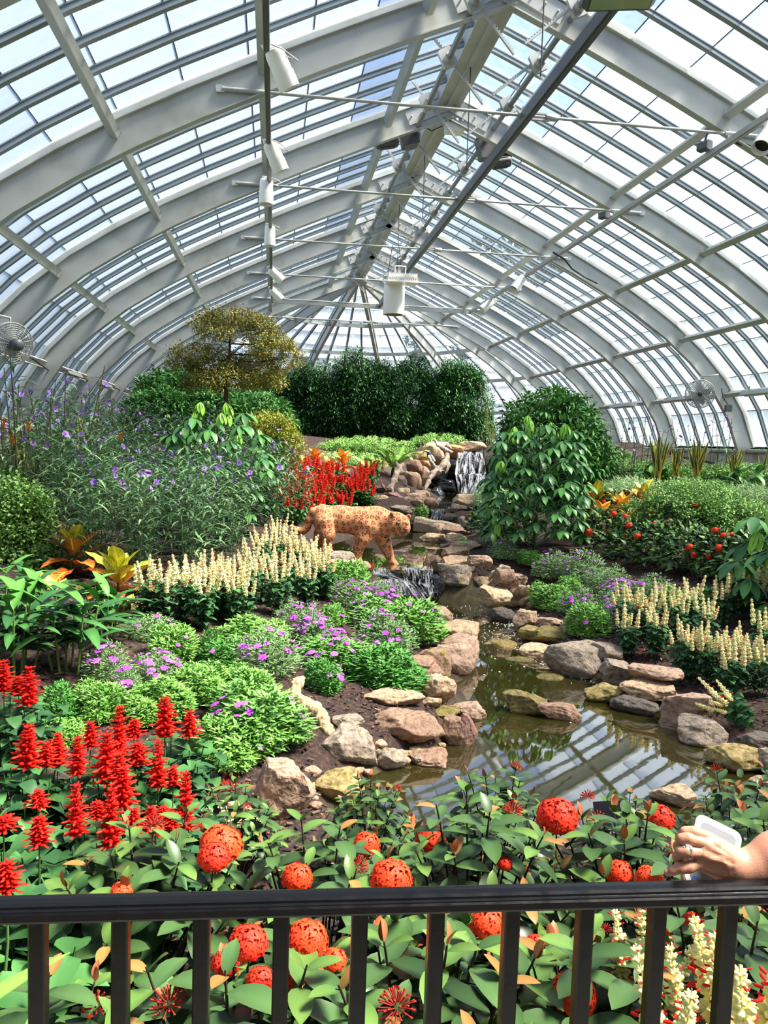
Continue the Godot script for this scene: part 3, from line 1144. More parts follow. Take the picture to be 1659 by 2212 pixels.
	rock(828, 1063, 868, 1095, "plum", "dark plum rock between two tan boulders behind the cat", {"d": 12.8})
	rock(864, 1060, 918, 1101, "pink", "large angular pinkish boulder behind the cat's head", {"d": 12.6, "soft": 0.2})
	rock(842, 1089, 896, 1112, "grey", "low grey-green rock under the angular pinkish boulder", {"d": 12.3, "moss": 0.3})
	rock(800, 1048, 846, 1074, "dark", "dark grey streaked rock above the squarish tan boulder", {"d": 13.4})
	rock(852, 1053, 884, 1073, "sand", "small pale rock above the angular pinkish boulder", {"d": 13.8})
	rock(895, 1058, 928, 1077, "tan", "small layered slab at the left of the top pool", {"d": 14.0, "layered": 1.0})
	rock(913, 1074, 946, 1094, "brown", "dark brown wet rock at the lip of the little cascade", {"d": 12.7})
	rock(876, 1020, 910, 1064, "brown", "tall smooth brown boulder under the driftwood root", {"d": 15.0, "soft": 0.8})
	rock(878, 993, 913, 1025, "plum", "round dark boulder on top of the tall smooth brown one", {"d": 15.4, "soft": 0.9})
	rock(904, 1008, 928, 1042, "brown", "rough brown rock beside the hanging driftwood", {"d": 15.6})
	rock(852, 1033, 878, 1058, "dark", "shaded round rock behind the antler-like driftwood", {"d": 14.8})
	rock(906, 995, 930, 1012, "orange", "small orange rock under the painted toucan", {"d": 16.0})
	rock(893, 973, 926, 1002, "ochre", "mossy yellow rock left of the painted toucan", {"d": 16.2, "moss": 0.4})
	rock(917, 962, 962, 1004, "tan", "tall tan rock behind the painted toucan", {"d": 16.6})
	rock(916, 954, 966, 970, "tan", "flat tan capstone left of the forked driftwood", {"d": 16.8})
	rock(958, 961, 1004, 984, "orange", "orange-brown flat capstone beside the head of the waterfall", {"d": 16.6})
	rock(990, 953, 1048, 973, "sand", "wide pale lintel stone over the tall waterfall", {"d": 16.6, "dr": 0.6})
	rock(1042, 964, 1074, 1002, "grey", "grey-brown block at the right end of the pale lintel stone", {"d": 16.5})
	# the dark wet face behind the waterfall, in ledges
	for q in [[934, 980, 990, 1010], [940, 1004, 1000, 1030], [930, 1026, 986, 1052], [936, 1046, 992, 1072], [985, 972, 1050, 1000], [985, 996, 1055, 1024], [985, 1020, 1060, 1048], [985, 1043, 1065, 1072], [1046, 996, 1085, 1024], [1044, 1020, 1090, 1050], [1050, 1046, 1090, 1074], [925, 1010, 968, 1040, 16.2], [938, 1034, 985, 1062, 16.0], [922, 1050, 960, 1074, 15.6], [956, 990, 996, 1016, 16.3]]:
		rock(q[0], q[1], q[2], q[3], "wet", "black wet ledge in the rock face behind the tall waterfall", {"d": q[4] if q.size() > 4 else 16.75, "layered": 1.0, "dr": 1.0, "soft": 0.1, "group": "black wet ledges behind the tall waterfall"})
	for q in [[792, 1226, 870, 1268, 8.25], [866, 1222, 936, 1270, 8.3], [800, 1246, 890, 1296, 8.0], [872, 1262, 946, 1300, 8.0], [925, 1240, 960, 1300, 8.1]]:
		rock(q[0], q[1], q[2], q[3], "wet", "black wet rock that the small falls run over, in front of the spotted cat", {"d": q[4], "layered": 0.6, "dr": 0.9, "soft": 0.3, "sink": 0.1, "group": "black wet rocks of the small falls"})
	rock(924, 1098, 960, 1122, "wet", "black wet stone under the little cascade", {"d": 12.4, "soft": 0.5})
	rock(955, 1108, 985, 1124, "dark", "rounded dark stone at the foot of the little cascade", {"d": 12.2, "soft": 0.9})
	# a rough log lying in the pond
	rock(1086, 1490, 1180, 1545, "moss", "thick rough brown end of the log lying in the pond", {"soft": 0.3, "moss": 0.1, "dr": 0.5, "seed": 71, "sink": 0.4})
	rock(1160, 1515, 1252, 1556, "brown", "thin rough brown end of the log lying in the pond, on the right", {"soft": 0.3, "dr": 0.45, "seed": 73, "sink": 0.5})


# ---------------------------------------------------------------- plants: leaves and flowers

func aim(dir: Vector3, up := Vector3.UP) -> Basis:   # y along dir, z towards up
	var y := dir.normalized()
	var z := up - y * up.dot(y)
	if z.length() < 0.01:
		z = Vector3.RIGHT - y * y.x
	z = z.normalized()
	return Basis(y.cross(z), y, z)


# a leaf from the origin along y, its face towards z; a and e shape the outline, fold lifts the edges, droop bends the tip down
func leaf(l: float, w: float, a: float, e: float, segs: int, fold: float, droop: float, c0: Color, c1: Color, rib := 1.0, wave := 0.0) -> Mb:
	var b := Mb.new()
	for s in segs + 1:
		var t := float(s) / segs
		var hw: float = w / 2 * pow(maxf(sin(PI * pow(t, a)), 0.0), e)
		var ang := droop * t
		var y := l * (sin(ang) / droop if absf(droop) > 0.01 else t)
		var z := -l * ((1.0 - cos(ang)) / droop if absf(droop) > 0.01 else 0.0)
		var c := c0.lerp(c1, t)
		var wv := wave * hw * sin(t * 19.0)
		if s == 0 or s == segs:
			hw = w * 0.015
		b.vert(Vector3(-hw, y, z + hw * fold + wv), Vector2(0, t), c)
		b.vert(Vector3(0, y, z), Vector2(0.5, t), c * rib)
		b.vert(Vector3(hw, y, z + hw * fold - wv), Vector2(1, t), c)
	for s in segs:
		var i := s * 3
		b.quad(i, i + 3, i + 4, i + 1)
		b.quad(i + 1, i + 4, i + 5, i + 2)
	return b.normals()


func chip_leaf(l: float, w: float, c0: Color, c1: Color, droop := 0.3, fold := 0.35) -> Mb:   # a small leaf of four triangles
	var b := Mb.new()
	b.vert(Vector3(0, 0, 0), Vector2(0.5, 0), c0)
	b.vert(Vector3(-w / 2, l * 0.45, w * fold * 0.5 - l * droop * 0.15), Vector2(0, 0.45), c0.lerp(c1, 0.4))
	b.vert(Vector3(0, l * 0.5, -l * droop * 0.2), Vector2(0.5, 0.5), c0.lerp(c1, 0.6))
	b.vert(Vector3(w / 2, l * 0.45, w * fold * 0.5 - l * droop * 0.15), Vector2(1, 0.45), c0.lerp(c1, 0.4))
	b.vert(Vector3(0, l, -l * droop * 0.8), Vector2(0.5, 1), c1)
	b.tri(0, 1, 2)
	b.tri(0, 2, 3)
	b.tri(1, 4, 2)
	b.tri(2, 4, 3)
	return b.normals()


func dome_dir(low := -0.1) -> Vector3:
	var y := rnd(low, 1.0)
	var a := rnd(0, TAU)
	var r := sqrt(maxf(0.0, 1.0 - y * y))
	return Vector3(r * cos(a), y, r * sin(a))


func hold(v: Vector3, b: Basis) -> Transform3D:
	return Transform3D(b, v)


func bare() -> Node3D:
	return Node3D.new()


func stand(px: float, py: float, d: float) -> Array:   # [foot, height] of something whose top is seen at this pixel, d down the house
	var p := on_depth(px, py, d)
	var g := gh(p.x, d)
	return [Vector3(p.x, g, p.z), p.y - g]


# ---------------------------------------------------------------- ixora: glossy bushes with red flower heads

func floret_head(radius: float, n: int, ca: Color, cb: Color, open := 1.0) -> Mb:
	var b := Mb.new()
	if open > 0.5:   # the florets deeper in the head
		b.add(floret_head(radius * 0.84, n / 2, ca, cb, 0.5), Transform3D.IDENTITY)
		for k in b.c.size():
			b.c[k].a = 1.0
	for k in n:
		var y := 1.0 - (k + 0.5) / n * 1.25
		var a := k * 2.39996
		var r := sqrt(maxf(0.0, 1 - y * y))
		var dir := Vector3(r * cos(a), y * 0.8 + 0.1, r * sin(a)).normalized()
		var out := radius * rnd(0.9, 1.05)
		var base := aim(dir, Vector3(rnd(-1, 1), rnd(-1, 1), rnd(-1, 1)))
		var c := jit(ca, 0.18)
		if rnd(0, 1) > (1.0 if open == 0.5 else open):   # a bud: a narrow tube
			b.tube([dir * radius * 0.3, dir * out * 0.8, dir * out * 0.95], [0.0012, 0.0015, 0.0025], 4, cb)
			continue
		b.tube([dir * radius * 0.25, dir * out], [0.001, 0.0012], 3, cb, false)
		for q in 4:
			var t := q * PI / 2 + rnd(-0.15, 0.15)
			var pd := base * Vector3(cos(t), 0.28, sin(t))
			b.add(chip_leaf(radius * 0.22, radius * 0.17, c * 1.2, c, 0.5, 0.25), hold(dir * out, aim(pd, dir)))
	return b


func ixora_proto(seed_: int, w: float, h: float, shoots: int, heads: int, buds: int) -> Node3D:
	rng.seed = seed_
	var o := bare()
	var stems := Mb.new()
	var dark := lin(66, 50, 40)
	var head_left := heads
	var bud_left := buds
	for k in shoots:
		var y := 1.0 - (k + 0.5) / shoots * 1.05
		var a := k * 2.39996 + rnd(-0.3, 0.3)
		var r := sqrt(maxf(0.0, 1 - y * y))
		var dir := Vector3(r * cos(a), maxf(y, -0.05), r * sin(a))
		var tip := Vector3(dir.x * w / 2, h * (0.30 + 0.70 * dir.y), dir.z * w / 2) * rnd(0.84, 1.06)
		var foot := Vector3(dir.x * 0.04, 0.0, dir.z * 0.04)
		var up := (Vector3(dir.x * 0.6, 0.85, dir.z * 0.6)).normalized()
		var mid := foot.lerp(tip, 0.55) - up * 0.05
		stems.tube([foot, mid, tip - up * 0.06, tip], [0.006, 0.004, 0.003, 0.002], 5, dark)
		var fat := rnd(0.85, 1.15)
		for pair in 4:
			var at := tip - up * (0.012 + 0.034 * pair)
			var turn := a + pair * PI / 2 + rnd(-0.25, 0.25)
			for s in 2:
				if pair == 3 and (rnd(0, 1) < 0.35):
					continue
				var side := aim(up, Vector3(cos(turn), 0, sin(turn))) * Vector3(0, 0, 1 if s == 0 else -1)
				var rise: float = [0.75, 0.35, 0.12, -0.15][pair] + rnd(-0.15, 0.2)
				var ld := (side + up * rise).normalized()
				var tone: String = "dark"
				var q := rnd(0, 1)
				if pair == 0:
					tone = "fresh" if q < 0.55 else ("bronze" if q < 0.8 else "mid")
				elif pair == 1:
					tone = "fresh" if q < 0.22 else "mid"
				elif q < 0.4:
					tone = "mid"
				var sz: float = [0.72, 1.18, 1.28, 1.2][pair] * fat * rnd(0.85, 1.1)
				put("leaf", M["ixora_leaf_%s_%d" % [tone, rng.randi_range(0, 1)]], M.glossy_leaf, o, hold(at, aim(ld, Vector3.UP + up * 0.5).scaled(Vector3.ONE * sz)))
		if k > 1 and head_left > 0 and (k % 4 == 2 or shoots - k <= head_left):
			head_left -= 1
			put("flower_head", M["ixora_head_%d" % (k % 3)], M.petal, o, hold(tip + up * 0.012, aim(up, Vector3(1, 0, 0.3)).scaled(Vector3.ONE * rnd(0.8, 1.15))))
		elif bud_left > 0 and k % 5 == 3:
			bud_left -= 1
			put("bud_cluster", M.ixora_bud, M.petal, o, hold(tip + up * 0.01, aim(up, Vector3(1, 0, 0))))
		elif rnd(0, 1) < 0.45:
			for s in 2:
				put("young_leaf", M.ixora_leaf_red_0, M.glossy_leaf, o, hold(tip, aim(up + Vector3(rnd(-0.3, 0.3), 0, rnd(-0.3, 0.3)), Vector3(cos(a + s * PI), 0, sin(a + s * PI))).scaled(Vector3.ONE * rnd(0.35, 0.55))))
	put("stems", stems.mesh(), M.bark, o)
	return o


func build_ixora() -> void:
	rng.seed = 5
	var tones := {"dark": [lin(35, 54, 32), lin(42, 63, 36)], "mid": [lin(50, 74, 42), lin(60, 86, 46)], "fresh": [lin(62, 90, 44), lin(84, 110, 52)], "bronze": [lin(120, 96, 50), lin(132, 92, 52)], "red": [lin(150, 84, 62), lin(172, 104, 66)]}
	for t in tones:
		for k in 2:
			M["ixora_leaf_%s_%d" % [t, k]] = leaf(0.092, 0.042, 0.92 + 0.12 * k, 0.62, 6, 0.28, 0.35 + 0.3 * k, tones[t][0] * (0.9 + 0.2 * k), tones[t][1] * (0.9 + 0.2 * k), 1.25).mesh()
	for k in 3:
		M["ixora_head_%d" % k] = floret_head(0.046, 105, [lin(226, 64, 34), lin(232, 74, 40), lin(214, 52, 34)][k], lin(190, 44, 30)).mesh()
	M.ixora_bud = floret_head(0.036, 40, lin(220, 70, 40), lin(150, 44, 36), 0.08).mesh()
	var protos_ := [ixora_proto(101, 0.60, 0.60, 36, 0, 1), ixora_proto(102, 0.66, 0.62, 36, 0, 1), ixora_proto(103, 0.56, 0.58, 36, 0, 0), ixora_proto(104, 0.62, 0.6, 36, 0, 1), ixora_proto(105, 0.64, 0.6, 36, 0, 1)]
	var made := []
	# x, d, scale, proto, turn, label
	var spots := [
		[-0.10, 2.62, 0.56, 3, 0.0, "low glossy bush by the tan rock, leftmost of those beyond the railing"],
		[0.36, 2.66, 0.55, 4, 0.8, "glossy bush with pale upright young leaves just in front of the yellow stained rock"],
		[0.80, 2.62, 0.66, 4, 2.0, "tall leafy bush reaching over the middle of the pond's near edge"],
		[1.20, 2.5, 0.60, 3, 1.2, "glossy bush with a big red flower head in front of the mirrored roof"],
		[1.62, 2.52, 0.66, 4, 3.3, "glossy bush whose single twig stands up before the pond, left of the phone"],
		[2.0, 2.66, 0.66, 4, 2.2, "glossy bush at the right edge behind the phone and hand"],
		[2.36, 2.85, 0.62, 4, 2.9, "last glossy bush at the right edge, against the yellow rocks"],
		[-0.30, 2.02, 0.92, 0, 2.6, "glossy bush with two large red heads above the railing, beside the scarlet spikes"],
		[0.14, 1.98, 0.86, 3, 0.4, "glossy bush behind the railing, third from its left end"],
		[0.55, 2.02, 0.92, 1, 1.1, "glossy bush with a round red head touching the railing's middle"],
		[0.98, 1.98, 0.92, 0, 0.2, "dark glossy bush behind the railing, left of the person's hand"],
		[1.42, 2.0, 0.90, 3, 1.9, "glossy bush right behind the person's hand and phone"],
		[-0.42, 1.48, 0.86, 3, 1.4, "sparse glossy bush with large pale leaves seen between the leftmost balusters"],
		[-0.04, 1.42, 1.0, 3, 4.4, "glossy bush low between the second and fourth balusters"],
		[0.30, 1.44, 1.04, 0, 5.2, "glossy bush with several red heads seen between the middle balusters"],
		[0.64, 1.46, 1.06, 2, 3.9, "glossy bush with a large red head near the bottom right balusters"],
		[0.98, 1.52, 0.98, 1, 0.9, "dark glossy bush beside the cream salvia at the lower right"],
	]
	for s in spots:
		var g := gh(s[0], s[1])
		made.append(copy(protos_[s[3]], "ixora_bush", s[5], "bush", Transform3D(yaw_basis(s[4], s[2]), Vector3(s[0], g, -s[1])), "red-flowered bushes along the railing"))
	# the flower heads where they stand out of the leaves: pixel, depth, width in pixels; each belongs to the nearest bush
	for q in [[1204, 1762, 2.1, 90], [478, 1822, 2.0, 92], [462, 1850, 1.92, 70], [930, 1808, 2.2, 66], [846, 1897, 1.85, 92], [642, 1893, 1.9, 66], [792, 1822, 2.15, 58], [1424, 1766, 2.2, 66], [1338, 1884, 1.9, 60], [536, 2034, 1.5, 84], [664, 2026, 1.52, 90], [1052, 1992, 1.6, 78], [1240, 2142, 1.42, 96], [562, 2116, 1.44, 62], [722, 2072, 1.5, 54], [684, 2102, 1.46, 36], [488, 2080, 1.62, 64], [1484, 2082, 1.6, 56], [1426, 2010, 1.6, 48], [1492, 2100, 1.55, 50], [615, 2118, 1.5, 40], [1156, 2036, 1.66, 40], [262, 1925, 1.85, 46], [1090, 1864, 1.95, 34], [1404, 1896, 1.85, 60], [1500, 1990, 1.7, 46]]:
		var p := on_depth(q[0], q[1], q[2])
		var best: Node3D = made[0]
		for o in made:
			if Vector2(o.position.x - p.x, o.position.z - p.z).length() < Vector2(best.position.x - p.x, best.position.z - p.z).length():
				best = o
		var inv := best.transform.affine_inverse()
		var r := px_size(q[3], p) / 2.0
		var up := (Vector3(0, 1, 0.35) + (p - best.position) * 0.6).normalized()
		put("flower_head", M["ixora_head_%d" % rng.randi_range(0, 2)], M.petal, best, inv * Transform3D(aim(up, Vector3.RIGHT).scaled(Vector3.ONE * r / 0.046), p - up * r * 0.2))
		var st := Mb.new()
		st.tube([inv * (p - up * r * 0.2), inv * (p - up * 0.10), Vector3(rnd(-0.03, 0.03), 0.05, rnd(-0.03, 0.03))], [0.002, 0.003, 0.005], 5, lin(66, 50, 40))
		put("flower_stem", st.mesh(), M.bark, best)
	for q in [[1290, 1772, 2.12, 46], [1270, 1722, 2.3, 34], [1308, 2008, 1.6, 30], [1580, 2000, 1.62, 34], [430, 1790, 2.1, 28]]:
		var p := on_depth(q[0], q[1], q[2])
		var best: Node3D = made[0]
		for o in made:
			if Vector2(o.position.x - p.x, o.position.z - p.z).length() < Vector2(best.position.x - p.x, best.position.z - p.z).length():
				best = o
		put("bud_cluster", M.ixora_bud, M.petal, best, best.transform.affine_inverse() * Transform3D(aim(Vector3.UP, Vector3.RIGHT).scaled(Vector3.ONE * px_size(q[3], p) / 0.07), p))
	# the same bushes far off on the right bank, smaller in view
	var fol := []
	for v in 2:
		rng.seed = 140 + v
		var o := bare()
		var b := Mb.new()
		var tpl := []
		for t in ["dark", "mid", "fresh"]:
			tpl.append(chip_leaf(0.088, 0.046, tones[t][0] * 1.8, tones[t][1] * 2.1, 0.3))
		for k in 620:
			var dir := dome_dir(-0.05)
			var p := Vector3(dir.x * 0.36, 0.10 + dir.y * 0.42, dir.z * 0.36) * rnd(0.75, 1.0)
			b.add(tpl[[0, 0, 1, 1, 2][rng.randi_range(0, 4)]], hold(p, aim(dir + Vector3(rnd(-1, 1), rnd(-0.4, 0.5), rnd(-1, 1)), Vector3.UP + dir)), Color.WHITE * rnd(0.8, 1.2))
		stuff(put("foliage", b.mesh(), M.glossy_leaf, o))
		for k in 4 + v:
			var dir := dome_dir(0.3)
			put("flower_head", M["ixora_head_%d" % (k % 3)], M.petal, o, hold(Vector3(dir.x * 0.36, 0.11 + dir.y * 0.42, dir.z * 0.36), aim(dir, Vector3.RIGHT).scaled(Vector3.ONE * rnd(0.7, 1.1))))
		fol.append(o)
	var far := [[1062, 1100, 9.9, "small glossy bush with red heads left of the umbrella tree's trunk"], [1100, 1135, 9.2, "glossy bush with red heads at the foot of the umbrella tree"], [1250, 1165, 9.2, "glossy bush with few red heads right of the umbrella tree's trunk"],
		[1310, 1180, 8.4, "silvery green bush dotted with red heads below the yellow and orange crotons"], [1375, 1195, 7.9, "bush with red heads in the middle of the right bank, above the purple verbena"], [1440, 1200, 7.6, "bush with the brightest red heads in the middle of the right bank"],
		[1500, 1210, 7.2, "bush with red heads below the trailing green ground cover"], [1560, 1220, 7.0, "bush with red heads left of the large-leaved tree at the right edge"], [1610, 1235, 6.7, "bush with red heads under the large-leaved tree at the right edge"], [1330, 1130, 9.8, "dark bush directly under the yellow and orange crotons"], [1460, 1150, 8.8, "dark bush in the shade under the trailing ground cover"], [1655, 1230, 7.2, "bush with red heads cut off by the right edge"]]
	for k in far.size():
		var q: Array = far[k]
		var s := stand(q[0], q[1], q[2])
		copy(fol[k % 2], "ixora_bush", q[3], "bush", Transform3D(yaw_basis(k * 1.3, clampf(s[1] / 0.42, 0.9, 1.7)), s[0]), "red-flowered bushes on the right bank")


# ---------------------------------------------------------------- salvias: spikes of flowers over heart-shaped leaves

func spike_mesh(l: float, r: float, calyx: Color, tube_c: Color, red_share: float) -> Mb:
	var b := Mb.new()
	b.tube([Vector3.ZERO, Vector3(0, l, 0)], [0.003, 0.001], 4, calyx * 0.7, false)
	var rings := int(l / 0.016)
	for k in rings:
		var t := float(k) / rings
		var rr := r * (1.0 - 0.62 * t * t) * (0.8 + 0.2 * sin(t * 30.0))
		for q in 6:
			var a := q * TAU / 6 + k * 0.55 + rnd(-0.2, 0.2)
			var dir := Vector3(cos(a), 0.22 + 0.5 * t, sin(a)).normalized()
			var p := Vector3(0, l * (0.04 + 0.96 * t), 0)
			var c := jit(calyx, 0.15)
			b.tube([p, p + dir * rr * 0.45, p + dir * rr * 0.8], [rr * 0.09, rr * 0.25, rr * 0.13], 5, c)
			if rnd(0, 1) < red_share:
				var d2 := (dir + Vector3(0, -0.15, 0)).normalized()
				b.tube([p + dir * rr * 0.7, p + d2 * rr * 1.15, p + d2 * rr * 1.32], [rr * 0.08, rr * 0.14, rr * 0.05], 4, jit(tube_c, 0.15))
	return b


func heart_leaf(c0: Color, c1: Color, l: float) -> Mb:
	var b := leaf(l, l * 0.78, 0.62, 0.72, 5, 0.35, 0.7, c0, c1, 0.85)
	return b


func salvia_protos(key: String, spikes: Array, leafc: Array, tall: float, n_spikes: int, leaf_l: float, split: bool, wide: float) -> Array:
	var out := []
	for v in 4:
		rng.seed = hash(key) % 1000 + v
		var o := bare()
		var b := Mb.new()
		var stems := Mb.new()
		var tpl := []
		for c in leafc:
			tpl.append(heart_leaf(c, c * 1.15, leaf_l))
		var shoots := n_spikes + (3 if n_spikes else 9)
		for k in shoots:
			var a := k * 2.39996 + v
			var rr := wide * sqrt((k + 0.4) / shoots)
			var h := tall * (0.62 if k < n_spikes else 0.5) * rnd(0.85, 1.1)
			var top := Vector3(cos(a) * rr, h, sin(a) * rr)
			stems.tube([Vector3(cos(a) * rr * 0.3, 0, sin(a) * rr * 0.3), top * Vector3(0.7, 0.5, 0.7), top], [0.004, 0.003, 0.002], 4, leafc[0] * 1.2)
			for p in 6:
				for s in 2:
					var la := a + p * PI / 2 + s * PI + rnd(-0.3, 0.3)
					var at := Vector3(top.x * (0.5 + 0.08 * p), h * (0.25 + 0.14 * p), top.z * (0.5 + 0.08 * p))
					var dir := Vector3(cos(la), rnd(-0.2, 0.35), sin(la))
					var x := hold(at, aim(dir, Vector3.UP).scaled(Vector3.ONE * rnd(0.75, 1.15)))
					var which := rng.randi_range(0, tpl.size() - 1)
					if split:
						put("leaf", M["%s_leaf_%d" % [key, which]], M.soft_leaf, o, x)
					else:
						b.add(tpl[which], x, Color.WHITE * rnd(0.8, 1.2))
			if k < n_spikes:
				var lean := Vector3(cos(a) * 0.2 + rnd(-0.12, 0.12), 1, sin(a) * 0.2 + rnd(-0.12, 0.12))
				put("flower_spike", spikes[(k + v) % spikes.size()], M.petal, o, hold(top - lean * 0.02, aim(lean, Vector3.BACK).scaled(Vector3.ONE * rnd(0.8, 1.1))))
		if not split:
			stuff(put("foliage", b.mesh(), M.soft_leaf, o))
		put("stems", stems.mesh(), M.soft_leaf, o)
		out.append(o)
	return out


func build_salvias() -> void:
	# scarlet, near the railing on the left
	rng.seed = 21
	var red := []
	for k in 4:
		red.append(spike_mesh(0.20, [0.048, 0.044, 0.052, 0.040][k], lin(206, 24, 18), lin(228, 40, 24), 0.75).mesh())
	var greens := [lin(52, 92, 48), lin(66, 112, 60), lin(44, 80, 48)]
	for k in 3:
		M["scarlet_leaf_%d" % k] = heart_leaf(greens[k], greens[k] * 1.2, 0.075).mesh()
	var reds := []
	var sc := salvia_protos("scarlet", red, greens, 0.62, 0, 0.088, true, 0.17)
	var spots := [[258, 1525, 2.75, "scarlet salvia with the tallest spike of the group, in front of the green mounds"], [357, 1500, 2.9, "scarlet salvia with one lone tall spike on the right of the group"], [405, 1540, 2.95, "scarlet salvia nearest to the green mound with purple flowers"], [345, 1600, 2.65, "scarlet salvia beside the bare mulch, below the lone tall spike"], [170, 1585, 2.75, "scarlet salvia left of the tallest spike"], [120, 1575, 2.8, "scarlet salvia with slim spikes at the back left of the group"], [62, 1565, 2.7, "scarlet salvia at the left, under the strap-leaved plants"], [215, 1610, 2.5, "scarlet salvia in the middle of the group"],
		[160, 1690, 2.15, "scarlet salvia with one thick red spike low on the left of the group"], [250, 1670, 2.2, "scarlet salvia with thick red spikes at the front of the group"], [320, 1740, 2.3, "low scarlet salvia at the front, beside the tan rock"], [400, 1665, 2.45, "scarlet salvia with a long spike at the edge of the bare mulch"], [80, 1760, 2.1, "scarlet salvia with few flowers above the left end of the railing"], [10, 1420, 3.4, "scarlet salvia with a bright spike at the left edge below the strap leaves"], [65, 1440, 3.3, "scarlet salvia second from the left edge, below the strap leaves"], [12, 1700, 2.4, "leafy scarlet salvia at the left edge"], [20, 1590, 2.7, "leafy scarlet salvia at the left edge, higher up the bed"], [10, 1880, 1.75, "scarlet salvia at the left end of the railing"], [205, 1790, 2.0, "leafy scarlet salvia without many spikes, just above the railing"]]
	for k in spots.size():
		var q: Array = spots[k]
		var s := stand(q[0], q[1], q[2])
		reds.append(copy(sc[k % 4], "scarlet_salvia", q[3], "flower", Transform3D(yaw_basis(k * 2.1, clampf((s[1] - 0.10) / 0.40, 0.6, 1.3)), s[0]), "scarlet salvias by the left end of the railing"))
	# the spikes where they stand up: pixel of the tip, pixel row of the lowest whorl, depth
	for q in [[258, 1523, 1628, 2.7], [232, 1582, 1690, 2.6], [168, 1590, 1672, 2.7], [60, 1565, 1655, 2.7], [100, 1602, 1652, 2.75], [124, 1582, 1652, 2.8], [195, 1558, 1612, 2.85], [290, 1553, 1592, 2.85], [357, 1504, 1588, 2.9], [410, 1534, 1588, 2.95], [298, 1604, 1650, 2.7], [342, 1597, 1698, 2.6], [258, 1625, 1704, 2.5], [374, 1655, 1694, 2.55], [402, 1664, 1788, 2.45], [165, 1690, 1802, 2.15], [240, 1698, 1826, 2.15], [266, 1655, 1740, 2.35], [290, 1745, 1806, 2.25], [326, 1740, 1806, 2.3], [352, 1742, 1766, 2.35], [370, 1752, 1790, 2.3], [8, 1425, 1492, 3.4], [62, 1438, 1520, 3.3], [82, 1706, 1742, 2.3], [85, 1763, 1822, 2.1], [8, 1762, 1788, 2.2], [15, 1860, 1922, 1.8], [40, 1460, 1500, 3.35], [210, 1730, 1765, 2.25]]:
		var p := on_depth(q[0], q[1], q[3])
		var low := on_depth(q[0], q[2], q[3])
		var best: Node3D = reds[0]
		for o in reds:
			if Vector2(o.position.x - p.x, o.position.z - p.z).length() < Vector2(best.position.x - p.x, best.position.z - p.z).length():
				best = o
		var l: float = (p.y - low.y) * 1.05
		var wide := clampf(1.25 * px_size(46, p) / 0.096, 0.8, 1.5)
		var inv := best.transform.affine_inverse()
		put("flower_spike", red[rng.randi_range(0, 3)], M.petal, best, inv * Transform3D(Basis(Vector3.UP, rnd(0, TAU)).scaled(Vector3(wide, l / 0.2, wide)), Vector3(p.x, p.y - l, p.z)))
		var st := Mb.new()
		st.tube([inv * Vector3(p.x, p.y - l, p.z), inv * Vector3(p.x, p.y - l - 0.12, p.z), Vector3(rnd(-0.04, 0.04), 0.05, rnd(-0.04, 0.04))], [0.002, 0.003, 0.004], 5, lin(70, 100, 52))
		put("flower_stem", st.mesh(), M.soft_leaf, best)
	# scarlet drift far back, left of the rocks
	rng.seed = 22
	var small := []
	for k in 2:
		small.append(spike_mesh(0.17 + 0.05 * k, 0.045, lin(204, 34, 22), lin(226, 52, 30), 0.5).mesh())
	var fg := [lin(52, 96, 44), lin(70, 118, 54)]
	var fs := salvia_protos("far_scarlet", small, fg, 0.46, 5, 0.085, false, 0.24)
	rng.seed = 23
	for k in 66:
		var t := rnd(0, 1)
		var d := rnd(10.8, 14.3)
		var px := lerpf(585, 800, t) + (d - 11.2) * 4.0
		var p := on_depth(px, 1050, d)
		if p.x > bank(d)[0] - 0.5:
			continue
		copy(fs[k % 4], "scarlet_salvia", "scarlet salvia in the dense red drift behind the spotted cat", "flower", Transform3D(yaw_basis(rnd(0, TAU), rnd(0.72, 0.95)), Vector3(p.x, gh(p.x, d), -d)), "scarlet salvias in the drift behind the spotted cat")
	# cream salvias with red tips
	rng.seed = 24
	var cream := []
	for k in 4:
		cream.append(spike_mesh([0.25, 0.20, 0.29, 0.16][k], [0.043, 0.040, 0.046, 0.038][k], lin(245, 240, 184), lin(222, 64, 34), [0.16, 0.24, 0.12, 0.2][k]).mesh())
	var dg := [lin(52, 92, 54), lin(68, 112, 62), lin(58, 100, 64)]
	var cs := salvia_protos("cream", cream, dg, 0.66, 7, 0.085, false, 0.17)
	rng.seed = 25
	var left := [[318, 1245, 5.35], [350, 1255, 5.3], [395, 1250, 5.4], [425, 1225, 5.6], [467, 1205, 5.7], [500, 1222, 5.6], [540, 1208, 5.9], [575, 1196, 6.1], [610, 1190, 6.3], [650, 1186, 6.5], [688, 1180, 6.6], [700, 1195, 6.4], [440, 1260, 5.3], [520, 1265, 5.4], [600, 1240, 5.8], [660, 1235, 6.1], [590, 1150, 7.2], [620, 1120, 7.8], [600, 1118, 8.2], [640, 1172, 7.0], [662, 1176, 6.9], [565, 1165, 7.0], [540, 1190, 6.4], [690, 1188, 6.7], [480, 1240, 5.5], [635, 1165, 7.0]]
	for k in left.size():
		var q: Array = left[k]
		var s := stand(q[0], q[1], q[2])
		copy(cs[k % 4], "cream_salvia", "cream salvia, %s from the left in the drift left of the spotted cat" % nth(rank(left, k)), "flower", Transform3D(yaw_basis(k * 1.7, clampf(s[1] / 0.77, 0.65, 1.25)), s[0]), "cream salvias in the drift left of the spotted cat")
